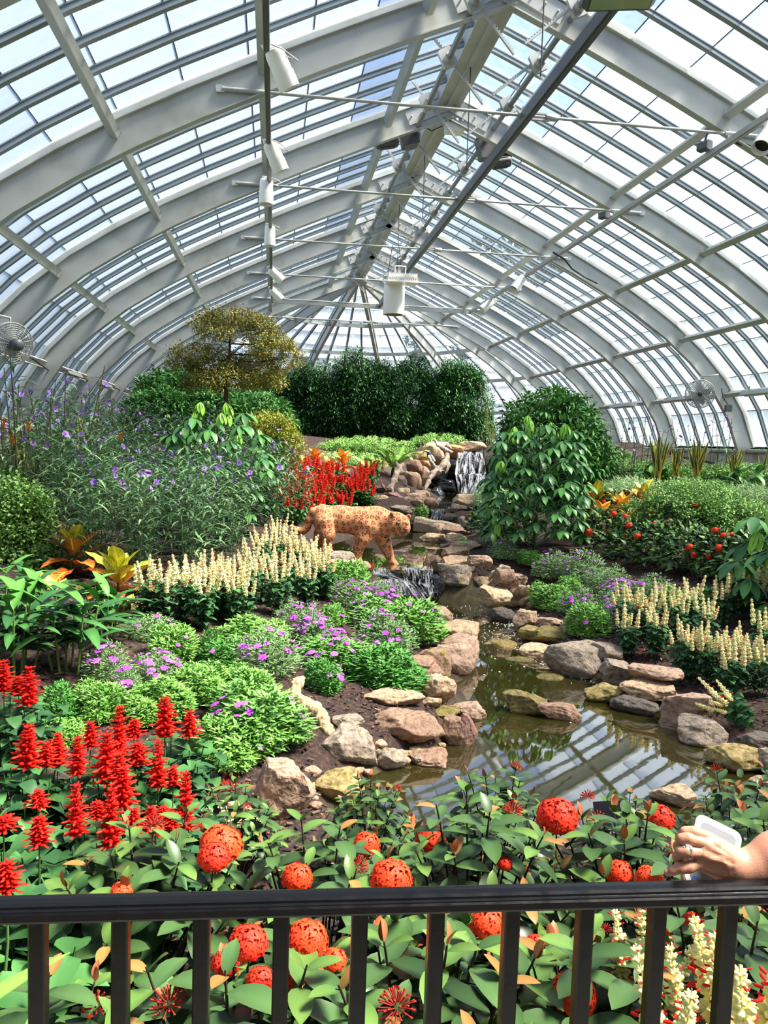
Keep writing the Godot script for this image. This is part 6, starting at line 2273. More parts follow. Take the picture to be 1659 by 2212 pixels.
func build_bird() -> void:
	var org := on_depth(927, 988, 15.9)
	var s := px_size(1.0, org)
	var o := thing("toucan_figure", "painted toucan figure with a yellow-green beak perched on the driftwood left of the waterfall", "statue", org)
	o.basis = Basis(Vector3.UP, -deg_to_rad(7.8))
	var b := nets([[Vector3(-0.5, 7, 0) * s, Vector3(0.5, 1, 0) * s, 4.2 * s, 5.2 * s], [Vector3(0.5, 1, 0) * s, Vector3(4.0, -7, 0) * s, 5.0 * s, 2.4 * s], [Vector3(-2.5, 11.0, 0.5) * s, Vector3(-0.5, 7, 0) * s, 3.8 * s, 3.8 * s]], 0.008, 0.02)
	put("body", b.mesh(), mat("toucan_blue", Color8(34, 42, 74), 0.5), o)
	var w := Mb.new()
	w.tube([Vector3(3.5, 5, 2) * s, Vector3(8, -2, 2) * s, Vector3(13, -8, 1) * s], [2.2 * s, 3.2 * s, 1.6 * s], 8)
	put("tail", w.mesh(), mat("toucan_white", Color8(226, 222, 220), 0.6), o)
	var bib := Mb.new()
	bib.blob(Vector3(3.0, 2.4, 2.4) * s, Transform3D(Basis.IDENTITY, Vector3(-0.5, 0, 3.4) * s), 6, 10)
	put("bib", bib.mesh(), M.toucan_white, o)
	var bk := Mb.new()
	bk.tube([Vector3(-3.5, 12.5, 1) * s, Vector3(-8, 13.5, 1.5) * s, Vector3(-13, 11.5, 2) * s], [2.6 * s, 2.6 * s, 0.8 * s], 8)
	put("beak", bk.mesh(), mat("toucan_beak", Color8(150, 176, 52), 0.4), o)
	var tip := Mb.new()
	tip.tube([Vector3(-11.5, 12.4, 2) * s, Vector3(-14.5, 9.6, 2) * s], [1.7 * s, 0.5 * s], 8)
	put("beak_tip", tip.mesh(), mat("toucan_red", Color8(170, 70, 36), 0.4), o)
	var e := Mb.new()
	e.blob(Vector3.ONE * 1.0 * s, Transform3D(Basis.IDENTITY, Vector3(-3.0, 12.4, 3.6) * s), 5, 8)
	put("eye", e.mesh(), M.toucan_white, o)


# driftwood: bent tapering limbs with a weathered skin; points are pixels of the photograph with a depth
func driftwood(label: String, limbs: Array, tone: Color, group := "") -> void:
	var first: Array = limbs[0][0]
	var place := func(q: Array) -> Vector3:   # a depth of 0 means lying on the ground, lifted by the fifth number of pixels
		if q[2] > 0.0:
			return on_depth(q[0], q[1], q[2])
		var g := on_ground(q[0], q[1] + q[4])
		return on_depth(q[0], q[1], -g.z)
	var org: Vector3 = place.call(first)
	var o := thing("driftwood", label, "driftwood", org, 0.0, group)
	var bones := []
	for l in limbs:
		for k in l.size() - 1:
			var a: Vector3 = place.call(l[k]) - org
			var c: Vector3 = place.call(l[k + 1]) - org
			bones.append([a, c, px_size(l[k][3] * 0.74, a + org), px_size(l[k + 1][3] * 0.74, c + org)])
	var cell := px_size(1.7, org)
	var b := nets(bones, cell, px_size(5.0, org))
	rock_noise.frequency = 1.0
	for k in b.v.size():
		var p := b.v[k] / px_size(60.0, org)
		var g := rock_noise.get_noise_3dv(p * Vector3(4, 1.3, 4) + Vector3(first[0], 0, 0))
		b.v[k] += b.n[k] * g * px_size(4.0, org)
		b.c[k] = tone * (1.0 + 0.45 * g + 0.2 * rock_noise.get_noise_3dv(p * 6.0))
	put("wood", b.normals().mesh(), M.bark, o)


func build_driftwood() -> void:
	var pale := lin(212, 182, 142)
	var grey := lin(182, 164, 144)
	driftwood("crooked pale driftwood branch lying on the mulch left of the grey stones", [[[642, 1474, 0, 16, 36], [634, 1506, 0, 18, 14], [657, 1524, 0, 23, 10], [690, 1545, 0, 20, 10], [710, 1586, 0, 11, 4]], [[657, 1524, 0, 20, 10], [680, 1530, 0, 19, 12], [700, 1556, 0, 14, 10], [718, 1580, 0, 7, 4]], [[588, 1494, 0, 8, 5], [614, 1502, 0, 11, 8], [640, 1512, 0, 15, 12]], [[654, 1466, 0, 9, 42], [640, 1480, 0, 15, 32]]], pale)
	driftwood("pale driftwood stub pointing up the bank above the small dark green mound", [[[884, 1398, 0, 6, 12], [852, 1416, 0, 11, 14], [828, 1436, 0, 14, 10], [814, 1448, 0, 9, 4]], [[828, 1436, 0, 11, 10], [822, 1416, 0, 4, 30]]], pale)
	driftwood("hollow knotted driftwood piece like a bleached skull on the right bank rocks", [[[1098, 1298, 0, 12, 10], [1118, 1284, 0, 15, 22], [1142, 1276, 0, 11, 28]], [[1102, 1306, 0, 8, 4], [1128, 1302, 0, 9, 8], [1148, 1290, 0, 7, 16]], [[1104, 1280, 0, 7, 26], [1126, 1270, 0, 7, 34], [1146, 1272, 0, 7, 32]]], pale)
	driftwood("pale curved driftwood leaning on the brown rocks above the hollow knot", [[[1056, 1252, 7.6, 4], [1068, 1238, 7.6, 6], [1084, 1224, 7.7, 6], [1100, 1228, 7.7, 4]]], grey)
	driftwood("antler-like weathered root standing in front of the bright green fern", [[[846, 1064, 13.6, 4], [848, 1040, 13.8, 7], [860, 1016, 14.0, 9], [870, 1004, 14.2, 5]], [[860, 1020, 14.0, 8], [878, 1022, 13.9, 4], [888, 1026, 13.8, 2]], [[852, 1040, 13.8, 7], [838, 1052, 13.7, 3]], [[862, 1012, 14.0, 6], [856, 998, 14.1, 3]]], grey)
	driftwood("tall weathered driftwood trunk hanging down left of the waterfall under the toucan", [[[966, 985, 15.4, 7], [958, 1005, 15.2, 9], [945, 1016, 15.1, 8], [932, 1026, 15.0, 8], [924, 1042, 14.8, 6], [917, 1058, 14.6, 4]], [[945, 1014, 15.1, 6], [932, 1000, 15.3, 5], [926, 985, 15.6, 4]], [[958, 1000, 15.2, 5], [950, 1020, 15.0, 4], [948, 1024, 15.0, 2]], [[966, 985, 15.4, 6], [968, 1006, 15.3, 7], [962, 1022, 15.2, 3]]], grey)
	driftwood("forked driftwood with one prong sticking up over the capstones, left of the waterfall", [[[938, 948, 16.0, 1.5], [946, 962, 15.9, 3], [956, 970, 15.9, 6], [972, 976, 15.8, 5], [980, 976, 15.8, 2]], [[950, 964, 15.9, 4], [965, 962, 16.0, 5], [975, 970, 15.9, 3]]], grey)
	driftwood("small brown driftwood stump at the right end of the scarlet drift", [[[826, 1020, 13.9, 5], [829, 1000, 14.0, 4], [830, 988, 14.0, 1.5]], [[822, 1036, 13.6, 2], [828, 1052, 13.4, 3], [836, 1060, 13.3, 2]]], lin(150, 112, 84))
	driftwood("rough brown log half sunk in the middle of the pond", [[[1098, 1500, 4.95, 8], [1120, 1508, 4.85, 11], [1150, 1520, 4.75, 10], [1190, 1530, 4.68, 9], [1225, 1540, 4.6, 6], [1244, 1548, 4.55, 3]], [[1120, 1502, 4.88, 7], [1108, 1494, 4.95, 5]]], lin(134, 104, 68))


func build_person() -> void:
	var d := 0.93
	var org := on_depth(1380 + 1000 / 5.946, 1680 + 1200 / 5.946, d)
	var s := px_size(1.0 / 5.946, org)
	var far := -(org - Vector3(0, EYE, 0)).dot(view.z)
	var P := func(x: float, y: float, z := 0.0) -> Vector3: return view.inverse() * (Vector3(0, EYE, 0) + ray(1380 + x / 5.946, 1680 + y / 5.946) * (far - z * s) - org)
	var o := thing("person", "person at the right edge, hand with a ring resting on the black rail", "person", org)
	o.basis = view
	var skin := mat("skin", Color8(172, 122, 98), 0.52)
	skin.subsurf_scatter_enabled = true
	skin.subsurf_scatter_strength = 0.15
	skin.vertex_color_use_as_albedo = true
	skin.normal_enabled = true
	skin.normal_texture = normal_tex(88, 0.10, 4.0, 256)
	skin.normal_scale = 0.25
	tri_map(skin, 18.0, false)
	var bones := []
	# forearm and wrist
	bones += chain([P.call(2900, 640, -100), P.call(2200, 850, -60), P.call(1760, 1020, -60), P.call(1450, 1150, -60), P.call(1300, 1190, -50)], [390 * s, 360 * s, 300 * s, 230 * s, 190 * s])
	# back of the hand: a ray to each knuckle
	var mcp := [P.call(905, 770, -70), P.call(850, 845, 10), P.call(795, 965, 50), P.call(755, 1105, 40)]
	var root := [P.call(1330, 1080, -70), P.call(1330, 1140, -20), P.call(1310, 1210, 0), P.call(1290, 1300, -20)]
	for k in 4:
		bones.append([mcp[k], root[k], [78, 84, 80, 74][k] * s, [130, 150, 150, 135][k] * s])
	bones.append([P.call(1010, 960, -60), P.call(1230, 1100, -80), 130 * s, 150 * s])
	bones.append([P.call(960, 1080, -40), P.call(1230, 1330, -60), 110 * s, 130 * s])
	bones.append([P.call(1180, 1330, -60), P.call(1290, 1370, -80), 110 * s, 118 * s])
	bones.append([P.call(1250, 1130, -160), P.call(1030, 960, -290), 110 * s, 84 * s])   # the ball of the thumb, behind
	var arm := nets(bones, 0.0026, 0.007)
	# tendons and veins over the back of the hand
	var ridges := [[P.call(920, 790, 0), P.call(1240, 1020, 110), 16], [P.call(870, 860, 60), P.call(1240, 1080, 140), 18], [P.call(820, 985, 90), P.call(1230, 1150, 160), 16], [P.call(900, 1040, 100), P.call(1080, 1050, 150), 14], [P.call(1080, 1050, 150), P.call(1150, 1170, 150), 12], [P.call(990, 850, 60), P.call(1130, 830, 40), 12], [P.call(1180, 1050, 120), P.call(1190, 1420, 60), -9], [P.call(1120, 1080, 120), P.call(1130, 1350, 80), -7]]
	for k in arm.v.size():
		var p := arm.v[k]
		var push := 0.0
		for q in ridges:
			var a: Vector3 = q[0]
			var ab: Vector3 = q[1] - a
			var t := clampf((p - a).dot(ab) / ab.length_squared(), 0, 1)
			var w := p - a - ab * t
			w.z *= 0.4
			var l := w.length() / (42.0 * s)
			if l < 1.0:
				push += q[2] * s * (1.0 - l * l) * (1.0 - l * l)
		arm.v[k] += arm.n[k] * push
		arm.c[k] = Color(1, 1, 1)
	arm.normals()
	# fingers, each on a grid of its own
	var fingers := [
		[[P.call(905, 770, -70), P.call(700, 700, -30), P.call(600, 705, -60), P.call(535, 775, -170), P.call(560, 880, -260)], [76, 70, 70, 62, 52]],
		[[P.call(850, 845, 10), P.call(640, 785, 40), P.call(560, 795, 10), P.call(508, 880, -110), P.call(540, 980, -200)], [80, 72, 72, 62, 52]],
		[[P.call(795, 965, 50), P.call(620, 950, 80), P.call(545, 955, 50), P.call(500, 1020, -70), P.call(545, 1090, -170)], [78, 74, 74, 64, 52]],
		[[P.call(755, 1105, 40), P.call(640, 1148, 60), P.call(540, 1160, 60), P.call(430, 1192, 40), P.call(365, 1218, 10)], [74, 72, 66, 56, 44]],
		[[P.call(1030, 960, -290), P.call(860, 900, -330), P.call(720, 880, -330)], [84, 78, 62]]]
	for fg in fingers:
		var rr := []
		for x in fg[1]:
			rr.append(x * s)
		var fm := nets(chain(fg[0], rr), 0.0022, 0.004)
		for k in fm.v.size():
			var p := fm.v[k]
			var tip: float = clampf(1.0 - p.distance_to(fg[0][-1]) / 0.02, 0, 1)
			var kn: float = clampf(1.0 - p.distance_to(fg[0][2]) / 0.010, 0, 1)
			fm.c[k] = Color(1, 1, 1).lerp(Color(1.0, 0.86, 0.82), maxf(tip * 0.8, kn * 0.6))
		arm.add(fm, Transform3D.IDENTITY)
	put("body", arm.mesh(), skin, o)
	var nail := Mb.new()
	nail.blob(Vector3(34, 24, 10) * s, Transform3D(Basis(Vector3.BACK, 0.35), P.call(362, 1196, 44)), 6, 10)
	put("nail", nail.mesh(), mat("nail", Color8(236, 190, 174), 0.3), o)
	# the ring is a thing of its own
	var silver := mat("silver", Color8(226, 224, 220), 0.12, 1.0)
	var gem := mat("gem", Color8(240, 244, 250), 0.05, 0.3)
	var ring := thing("ring", "silver ring with a square clear stone on the person's ring finger", "ring", org)
	ring.basis = view
	var band := Mb.new()
	var rp := []
	var rad := []
	var ax: Vector3 = (P.call(795, 965, 50) - P.call(600, 952, 80) ).normalized()
	var up := Vector3(0, 1, 0.2)
	up = (up - ax * up.dot(ax)).normalized()
	var sd := ax.cross(up)
	for k in 25:
		var a := TAU * k / 24
		rp.append(P.call(632, 950, 78) + (up * cos(a) + sd * sin(a)) * 80 * s)
		rad.append((13 if cos(a) < 0.6 else 18) * s)
	band.tube(rp, rad, 8, Color.WHITE, false)
	put("band", band.mesh(), silver, ring)
	var st := Mb.new()
	var top: Vector3 = P.call(632, 950, 78) + (up * 0.8 - sd * 0.6).normalized() * 0.0
	st.box(Vector3(64, 30, 50) * s, Transform3D(Basis(Vector3.BACK, -0.1), P.call(628, 868, 92)), Color.WHITE, 8 * s)
	st.box(Vector3(30, 18, 36) * s, Transform3D(Basis(Vector3.BACK, -0.1), P.call(586, 886, 92)), Color.WHITE, 5 * s)
	st.box(Vector3(26, 18, 36) * s, Transform3D(Basis(Vector3.BACK, -0.1), P.call(668, 878, 92)), Color.WHITE, 5 * s)
	put("stone", st.mesh(), gem, ring)
	# the phone under the hand
	var tl: Vector3 = P.call(735, 450, -800)
	var tr: Vector3 = P.call(1320, 735, -700)
	var bl: Vector3 = P.call(505, 1330, -260)
	var xd := (tr - tl).normalized()
	var yd := (tl - bl)
	var ll := yd.length()
	yd = (yd - xd * yd.dot(xd)).normalized()
	var pz := xd.cross(yd)
	var ph := thing("phone", "pale phone in a thin case under the person's hand above the rail", "phone", org)
	ph.basis = view
	var c := (tl + tr) / 2.0 - yd * ll / 2.0
	var w := tl.distance_to(tr)
	var pm := Transform3D(Basis(xd, yd, pz), c)
	var face := func(mw: float, mh: float, r: float) -> Array:
		var out := []
		for q in 4:
			for e in 6:
				var a := PI / 2 * (q + e / 5.0)
				out.append(Vector2([1, -1, -1, 1][q] * (mw / 2 - r) + cos(a) * r, [1, 1, -1, -1][q] * (mh / 2 - r) + sin(a) * r))
		return out
	var case_ := Mb.new()
	case_.extrude(face.call(w, ll, 0.011), [pm * Transform3D(Basis.IDENTITY, Vector3(0, 0, -0.0045)), pm * Transform3D(Basis.IDENTITY, Vector3(0, 0, 0.0045))])
	put("case", case_.mesh(), mat("phone_case", Color8(150, 128, 118), 0.35, 0.4), ph)
	var fr := Mb.new()
	fr.extrude(face.call(w - 0.004, ll - 0.004, 0.0095), [pm * Transform3D(Basis.IDENTITY, Vector3(0, 0, 0.0040)), pm * Transform3D(Basis.IDENTITY, Vector3(0, 0, 0.0052))])
	put("front", fr.mesh(), mat("phone_white", Color8(205, 205, 206), 0.15), ph)
	var sc := Mb.new()
	sc.extrude(face.call(w - 0.016, ll - 0.018, 0.006), [pm * Transform3D(Basis.IDENTITY, Vector3(0, 0, 0.0050)), pm * Transform3D(Basis.IDENTITY, Vector3(0, 0, 0.0056))])
	put("screen", sc.mesh(), mat("phone_screen", Color8(120, 124, 130), 0.08), ph)
	var bt := Mb.new()
	bt.extrude(face.call(0.010, 0.010, 0.003), [pm * Transform3D(Basis.IDENTITY, Vector3(-w / 2 + 0.016, -ll / 2 + 0.010, 0.0054)), pm * Transform3D(Basis.IDENTITY, Vector3(-w / 2 + 0.016, -ll / 2 + 0.010, 0.0062))])
	put("button", bt.mesh(), mat("phone_blue", Color8(66, 92, 150), 0.3), ph)


# ---------------------------------------------------------------- falling water

func build_falls() -> void:
	var im := Image.create(256, 512, false, Image.FORMAT_RGBA8)
	var f := FastNoiseLite.new()
	f.seed = 90
	f.frequency = 0.02
	f.fractal_octaves = 4
	for y in 512:
		for x in 256:
			var n := f.get_noise_2d(x * 7.0 + 10.0 * sin(y * 0.03), y * 0.5)
			var g := f.get_noise_2d(x * 13.0, y * 7.0 + 900.0)
			var w := f.get_noise_2d(x * 1.2 + 500.0, y * 0.3)
			var a := clampf((n * 0.9 + g * 0.9 + w * 0.9 + 0.06) * 1.15, 0, 0.8)
			im.set_pixel(x, y, Color(0.93, 0.95, 0.98, a))
	var m := mat("falling_water", Color.WHITE, 0.3)
	m.albedo_texture = ImageTexture.create_from_image(im)
	m.transparency = BaseMaterial3D.TRANSPARENCY_ALPHA
	m.backlight_enabled = true
	m.backlight = Color(0.5, 0.5, 0.5)
	var thin := m.duplicate() as StandardMaterial3D
	thin.albedo_color = Color(1, 1, 1, 0.42)
	var film := mat("water_film", Color(0.8, 0.85, 0.9, 0.04), 0.04)
	film.transparency = BaseMaterial3D.TRANSPARENCY_ALPHA
	# each: label, list of [left px, right px, y px, depth], from the lip down
	for q in [
		["tall waterfall of white strands dropping from under the pale lintel stone", [[[990, 1042, 974, 16.7], [988, 1044, 980, 16.45], [985, 1048, 1000, 16.3], [983, 1050, 1022, 16.2], [984, 1046, 1026, 15.9], [988, 1040, 1046, 15.8], [990, 1032, 1068, 15.7]], [[1040, 1062, 1026, 16.0], [1040, 1064, 1046, 15.9], [1042, 1062, 1068, 15.8]]]],
		["little cascade running over a black stone behind the stone log", [[[930, 962, 1098, 12.65], [930, 962, 1102, 12.4], [932, 958, 1112, 12.3], [928, 955, 1124, 12.2]]]],
		["small falls running over black rocks in front of the spotted cat", [[[800, 838, 1226, 8.30], [806, 846, 1240, 8.12], [850, 868, 1250, 8.0], [868, 886, 1264, 7.9], [880, 902, 1292, 7.85]], [[868, 934, 1222, 8.36], [868, 936, 1230, 8.18], [872, 938, 1258, 8.05], [880, 944, 1268, 7.98], [900, 946, 1294, 7.85]], [[800, 870, 1250, 8.0], [800, 880, 1262, 7.92], [806, 880, 1286, 7.8]]]]]:
		var o := thing("waterfall", q[0], "waterfall")
		stuff(o)
		for sheet in q[1]:
			var b := Mb.new()
			var rows: int = sheet.size()
			for k in rows:
				var l := on_depth(sheet[k][0], sheet[k][2], sheet[k][3])
				var r := on_depth(sheet[k][1], sheet[k][2], sheet[k][3])
				for e in 9:
					var p := l.lerp(r, e / 8.0)
					b.vert(p + Vector3(0, 0, 0.03 * sin(e * 2.1 + k)), Vector2(e / 8.0 * (0.9 if sheet[k][3] > 10 else 0.4), k * 0.17))
			for k in rows - 1:
				for e in 8:
					var i := k * 9 + e
					b.quad(i, i + 1, i + 10, i + 9)
			put("strands", b.normals().mesh(), m if q[0].begins_with("tall") else thin, o)
	# specks and streaks of foam on the water below the small falls
	var list := []
	var fm := Mb.new()
	fm.blob(Vector3(0.012, 0.004, 0.012), Transform3D.IDENTITY, 4, 7)
	rng.seed = 300
	for k in 230:
		var d := 7.9 - absf(rng.randfn(0, 1.1))
		if d < 4.4:
			continue
		var bk := bank(d)
		var x := lerpf(bk[0] + 0.1, bk[1] - 0.05, rng.randf())
		list.append([hold(Vector3(x, 0.003, -d), Basis.from_scale(Vector3.ONE * rnd(0.2, 0.7))), Color(0.9, 0.9, 0.88)])
	for k in 150:   # along the right edge
		var d := rnd(4.3, 7.6)
		list.append([hold(Vector3(bank(d)[1] - rnd(0.0, 0.07), 0.003, -d), Basis.from_scale(Vector3.ONE * rnd(0.2, 0.8))), Color(0.9, 0.9, 0.88)])
	var foam := mat("foam", Color(0.9, 0.9, 0.88), 0.6)
	var o2 := scatter("foam", fm.mesh(), foam, list)
	tag(o2, "specks of white foam drifting on the lower pond", "foam")


func build_litter() -> void:   # fallen petals on the mulch
	rng.seed = 310
	var list := []
	for q in [[480, 1700, 60, 26, 90], [1390, 1400, 60, 40, 90], [1560, 1580, 60, 30, 60], [70, 2120, 90, 60, 110], [440, 1650, 40, 20, 30], [250, 1620, 90, 40, 40]]:
		for k in q[4]:
			var p := on_ground(q[0] + rng.randfn(0, 0.5) * q[2], q[1] + rng.randfn(0, 0.5) * q[3])
			var bk := bank(-p.z)
			if -p.z > 3.1 and p.x > bk[0] - 0.1 and p.x < bk[1] + 0.1:
				continue
			list.append([hold(p + Vector3(0, 0.012, 0), Basis.from_euler(Vector3(rnd(-0.5, 0.5), rnd(0, TAU), rnd(-0.5, 0.5))).scaled(Vector3.ONE * rnd(0.6, 1.2))), jit(lin(200, 34, 28) if rnd(0, 1) < 0.75 else lin(222, 206, 150), 0.2)])
	var pt := chip_leaf(0.022, 0.009, Color.WHITE, Color.WHITE, 0.6, 0.4)
	tag(scatter("fallen_petals", pt.mesh(), M.petal, list), "fallen red and cream petals lying on the dark mulch", "petals")


func build_stone_log() -> void:
	var a := on_depth(898, 1121, 12.0)
	var c := on_depth(1008, 1140, 11.75)
	var o := thing("stone_log", "long flat weathered log damming the upper pool behind the spotted cat's head", "log", a)
	var b := Mb.new()
	var l := a.distance_to(c)
	var x := Transform3D(Basis.looking_at(c - a, Vector3.UP), Vector3.ZERO)
	var frames := []
	for k in 9:
		var w := 1.0 + 0.06 * sin(k * 2.3)
		frames.append(x * Transform3D(Basis.from_scale(Vector3(w, w, 1)), Vector3(0, 0.01 * sin(k * 1.7), -l * k / 8.0)))
	b.extrude([Vector2(-0.10, -0.17), Vector2(0.10, -0.17), Vector2(0.12, -0.04), Vector2(0.10, 0.02), Vector2(0.0, 0.04), Vector2(-0.10, 0.02), Vector2(-0.12, -0.04)], frames)
	for k in b.c.size():
		b.c[k] = lin(160, 146, 126)
	put("wood", b.mesh(), M.stone, o)
	var cap := Mb.new()
	for e in [0, 8]:
		cap.tube([frames[e] * Vector3(0, -0.06, 0.01), frames[e] * Vector3(0, -0.06, -0.015)], [0.10, 0.10], 12, lin(190, 170, 140))
	put("cut_end", cap.mesh(), M.stone, o)


# ---------------------------------------------------------------- lamps, tracks, shafts and fans under the roof

const TRACK := 5.05


func bar_between(b: Mb, p: Vector3, q: Vector3, w: float, h: float) -> void:
	b.box(Vector3(w, h, p.distance_to(q)), Transform3D(Basis.looking_at(q - p, Vector3.UP), (p + q) / 2))


func build_fittings() -> void:
	# tie rods between the ribs, with turnbuckles
	for k in range(-1, 6):
		var d := RIB0 + BAY * k
		var o := thing("tie_rod", "white tie rod across the roof, %s from the far end" % ["first", "second", "third", "fourth", "fifth", "sixth", "seventh"][5 - k], "tie rod", Vector3(XC, 5.07, -d), 0.0, "tie rods")
		var b := Mb.new()
		b.tube([Vector3(-2.72, 0, 0.04), Vector3(2.72, 0, 0.04)], [0.017, 0.017], 8)
		put("rod", b.mesh(), M.white_paint, o)
		for s in [-1, 1]:
			var e := Mb.new()
			e.tube([Vector3(s * 2.45, 0, 0.04), Vector3(s * 2.9, 0.0, 0.03)], [0.026, 0.026], 8)
			e.box(Vector3(0.09, 0.07, 0.05), Transform3D(Basis.IDENTITY, Vector3(s * 2.92, 0, 0.02)), Color.WHITE, 0.01)
			put("clevis", e.mesh(), M.white_paint, o)
		var t := Mb.new()
		for y in [-0.03, 0.03]:
			t.box(Vector3(0.26, 0.018, 0.03), Transform3D(Basis.IDENTITY, Vector3(0.35, y, 0.04)), Color.WHITE, 0.004)
		for x in [0.20, 0.50]:
			t.tube([Vector3(x - 0.06, 0, 0.04), Vector3(x + 0.06, 0, 0.04)], [0.036, 0.036], 8)
		put("turnbuckle", t.mesh(), M.white_paint, o)
	# lamp tracks: left, middle (a dark beam), right, and the cross piece at their far ends
	for q in [[-2.45, 4.96, 20.3, 0.055, 0.07, "dark_track", "lamp track on the left carrying white spotlights"], [0.2, 5.03, 20.3, 0.075, 0.13, "dark_track", "dark beam running down the middle of the house to the big white lamp"], [2.5, 4.98, 20.3, 0.06, 0.07, "galvanised", "metal lamp track on the right under the roof"]]:
		var o := thing("lamp_track", q[6], "lamp track", Vector3(XC + q[0], q[1], 0))
		var b := Mb.new()
		b.box(Vector3(q[3], q[4], q[2] - 1.5), Transform3D(Basis.IDENTITY, Vector3(0, 0, -(q[2] + 1.5) / 2)), Color.WHITE, 0.006)
		b.box(Vector3(q[3] * 0.5, 0.012, q[2] - 1.5), Transform3D(Basis.IDENTITY, Vector3(0, -q[4] / 2 - 0.006, -(q[2] + 1.5) / 2)))
		put("beam", b.mesh(), M[q[5]], o)
		for k in range(-1, 4):
			var h := Mb.new()
			h.box(Vector3(0.03, 0.14, 0.03), Transform3D(Basis.IDENTITY, Vector3(0, 0.06, -(RIB0 + BAY * k) + 0.04)))
			put("hanger", h.mesh(), M.galvanised, o)
	var cr := thing("lamp_track", "white cross piece joining the far ends of the lamp tracks", "lamp track", Vector3(XC, 4.96, -20.3))
	var cb := Mb.new()
	cb.box(Vector3(5.0, 0.08, 0.06), Transform3D.IDENTITY, Color.WHITE, 0.006)
	put("beam", cb.mesh(), M.galvanised, cr)
	# spotlights: where the barrel's middle is seen, and where it points
	var barrel := Mb.new()
	barrel.lathe([Vector2(0.0, 0.17), Vector2(0.05, 0.168), Vector2(0.078, 0.155), Vector2(0.086, 0.12), Vector2(0.088, -0.02), Vector2(0.094, -0.03), Vector2(0.094, -0.16), Vector2(0.082, -0.16), Vector2(0.078, -0.08), Vector2(0.0, -0.075)], 24)
	var bm := barrel.mesh()
	var glass := Mb.new()
	glass.lathe([Vector2(0.0, -0.09), Vector2(0.079, -0.09), Vector2(0.079, -0.082), Vector2(0.0, -0.08)], 20)
	var gm := glass.mesh()
	var spots := [[608, 150, -2.45, Vector3(0.55, -1, -0.3), 1.0, "white cylinder spotlight on the left track, nearest and largest"], [595, 340, -2.45, Vector3(0.5, -1, -0.2), 1.0, "white cylinder spotlight on the left track, second from the camera, tilted right"], [575, 415, -2.45, Vector3(0.0, -1, 0.05), 1.0, "white cylinder spotlight hanging upright on the left track, third from the camera"], [583, 510, -2.45, Vector3(0, -1, 0.0), 0.95, "white cylinder spotlight hanging upright on the left track, fourth from the camera"], [597, 595, -2.45, Vector3(0.9, -0.8, 0), 1.0, "white cylinder spotlight on the left track, fifth, tilted strongly right"], [597, 637, -2.45, Vector3(0.9, -0.8, 0), 1.0, "white cylinder spotlight at the far end of the left track"],
		[1120, 612, 2.5, Vector3(-0.7, -0.9, 0.2), 1.0, "white cylinder spotlight under the right track, nearer of two"], [1052, 660, 2.5, Vector3(-0.8, -0.7, 0.1), 1.0, "white cylinder spotlight under the far end of the right track"], [1655, 300, 2.75, Vector3(-0.6, -0.8, 0.4), 1.0, "white cylinder spotlight cut by the right edge at the top"]]
	for q in spots:
		var y: float = TRACK - 0.24
		var p := on_level(q[0], q[1], y)
		if q[0] > 1600:
			p = on_depth(q[0], q[1], 8.0)
		var o := thing("spotlight", q[5], "spotlight", p, 0.0, "spotlights on the tracks")
		var up: Vector3 = -q[3].normalized()
		var x := Transform3D(aim(up, Vector3.BACK).scaled(Vector3.ONE * q[4]), Vector3.ZERO)
		put("barrel", bm, M.lamp_white, o, x)
		put("lens", gm, M.lamp_inside, o, x)
		var arm := Mb.new()
		var top := Vector3(XC + q[2] - p.x, TRACK - 0.08 - p.y, 0.05)
		if q[0] > 1600:
			top = Vector3(0.05, 0.3, 0)
		var back := up * 0.16
		arm.tube([top, top.lerp(back, 0.5) + Vector3(-0.06, 0.02, 0), back * 0.6 + Vector3(-0.06, 0.0, 0), back * 0.3], [0.022, 0.020, 0.018, 0.02], 8)
		arm.box(Vector3(0.06, 0.05, 0.14), Transform3D(Basis.IDENTITY, top))
		put("arm", arm.mesh(), M.lamp_white, o)
		var cbl := Mb.new()
		cbl.tube([top + Vector3(0.02, 0, 0.05), top + Vector3(0.14, -0.06, 0.1), up * 0.05 + Vector3(0.16, 0.02, 0.05), up * 0.1 + Vector3(0.08, 0, 0.04)], [0.006, 0.006, 0.006, 0.006], 5)
		put("cable", cbl.mesh(), M.cable_white, o)
	# small grey clamps on the right track
	for q in [[1522, 316, "small grey clamp lamp on the right track near the tie rod"], [1305, 465, "small dark clamp under the right track further on"]]:
		var p := on_level(q[0], q[1], TRACK + 0.02)
		var o := thing("clamp", q[2], "clamp", p)
		var b := Mb.new()
		b.box(Vector3(0.10, 0.10, 0.14), Transform3D(Basis(Vector3.UP, 0.4), Vector3.ZERO), Color.WHITE, 0.015)
		b.tube([Vector3(0, 0.05, 0), Vector3(0.04, 0.22, 0)], [0.014, 0.01], 6)
		put("body", b.mesh(), M.motor_grey, o)
	# the big cylinder lamp and the finned one above it, hung from the dark beam
	var cl := on_depth(850, 680, 14.3)
	var ch := px_size(680 - 614, cl)
	var o1 := thing("pendant_lamp", "big white cylinder pendant hanging under the end of the dark beam", "lamp", cl)
	var p1 := Mb.new()
	var r1 := px_size(22.5, cl)
	p1.lathe([Vector2(r1 * 0.86, 0.0), Vector2(r1, 0.0), Vector2(r1 * 1.01, ch * 0.5), Vector2(r1, ch), Vector2(0.02, ch * 1.01)], 36)
	put("shade", p1.mesh(), M.lamp_white, o1)
	var p2 := Mb.new()
	p2.lathe([Vector2(0.0, 0.10), Vector2(r1 * 0.6, 0.09), Vector2(r1 * 0.88, 0.012)], 36)
	put("reflector", p2.mesh(), M.grey_steel, o1)
	var p3 := Mb.new()
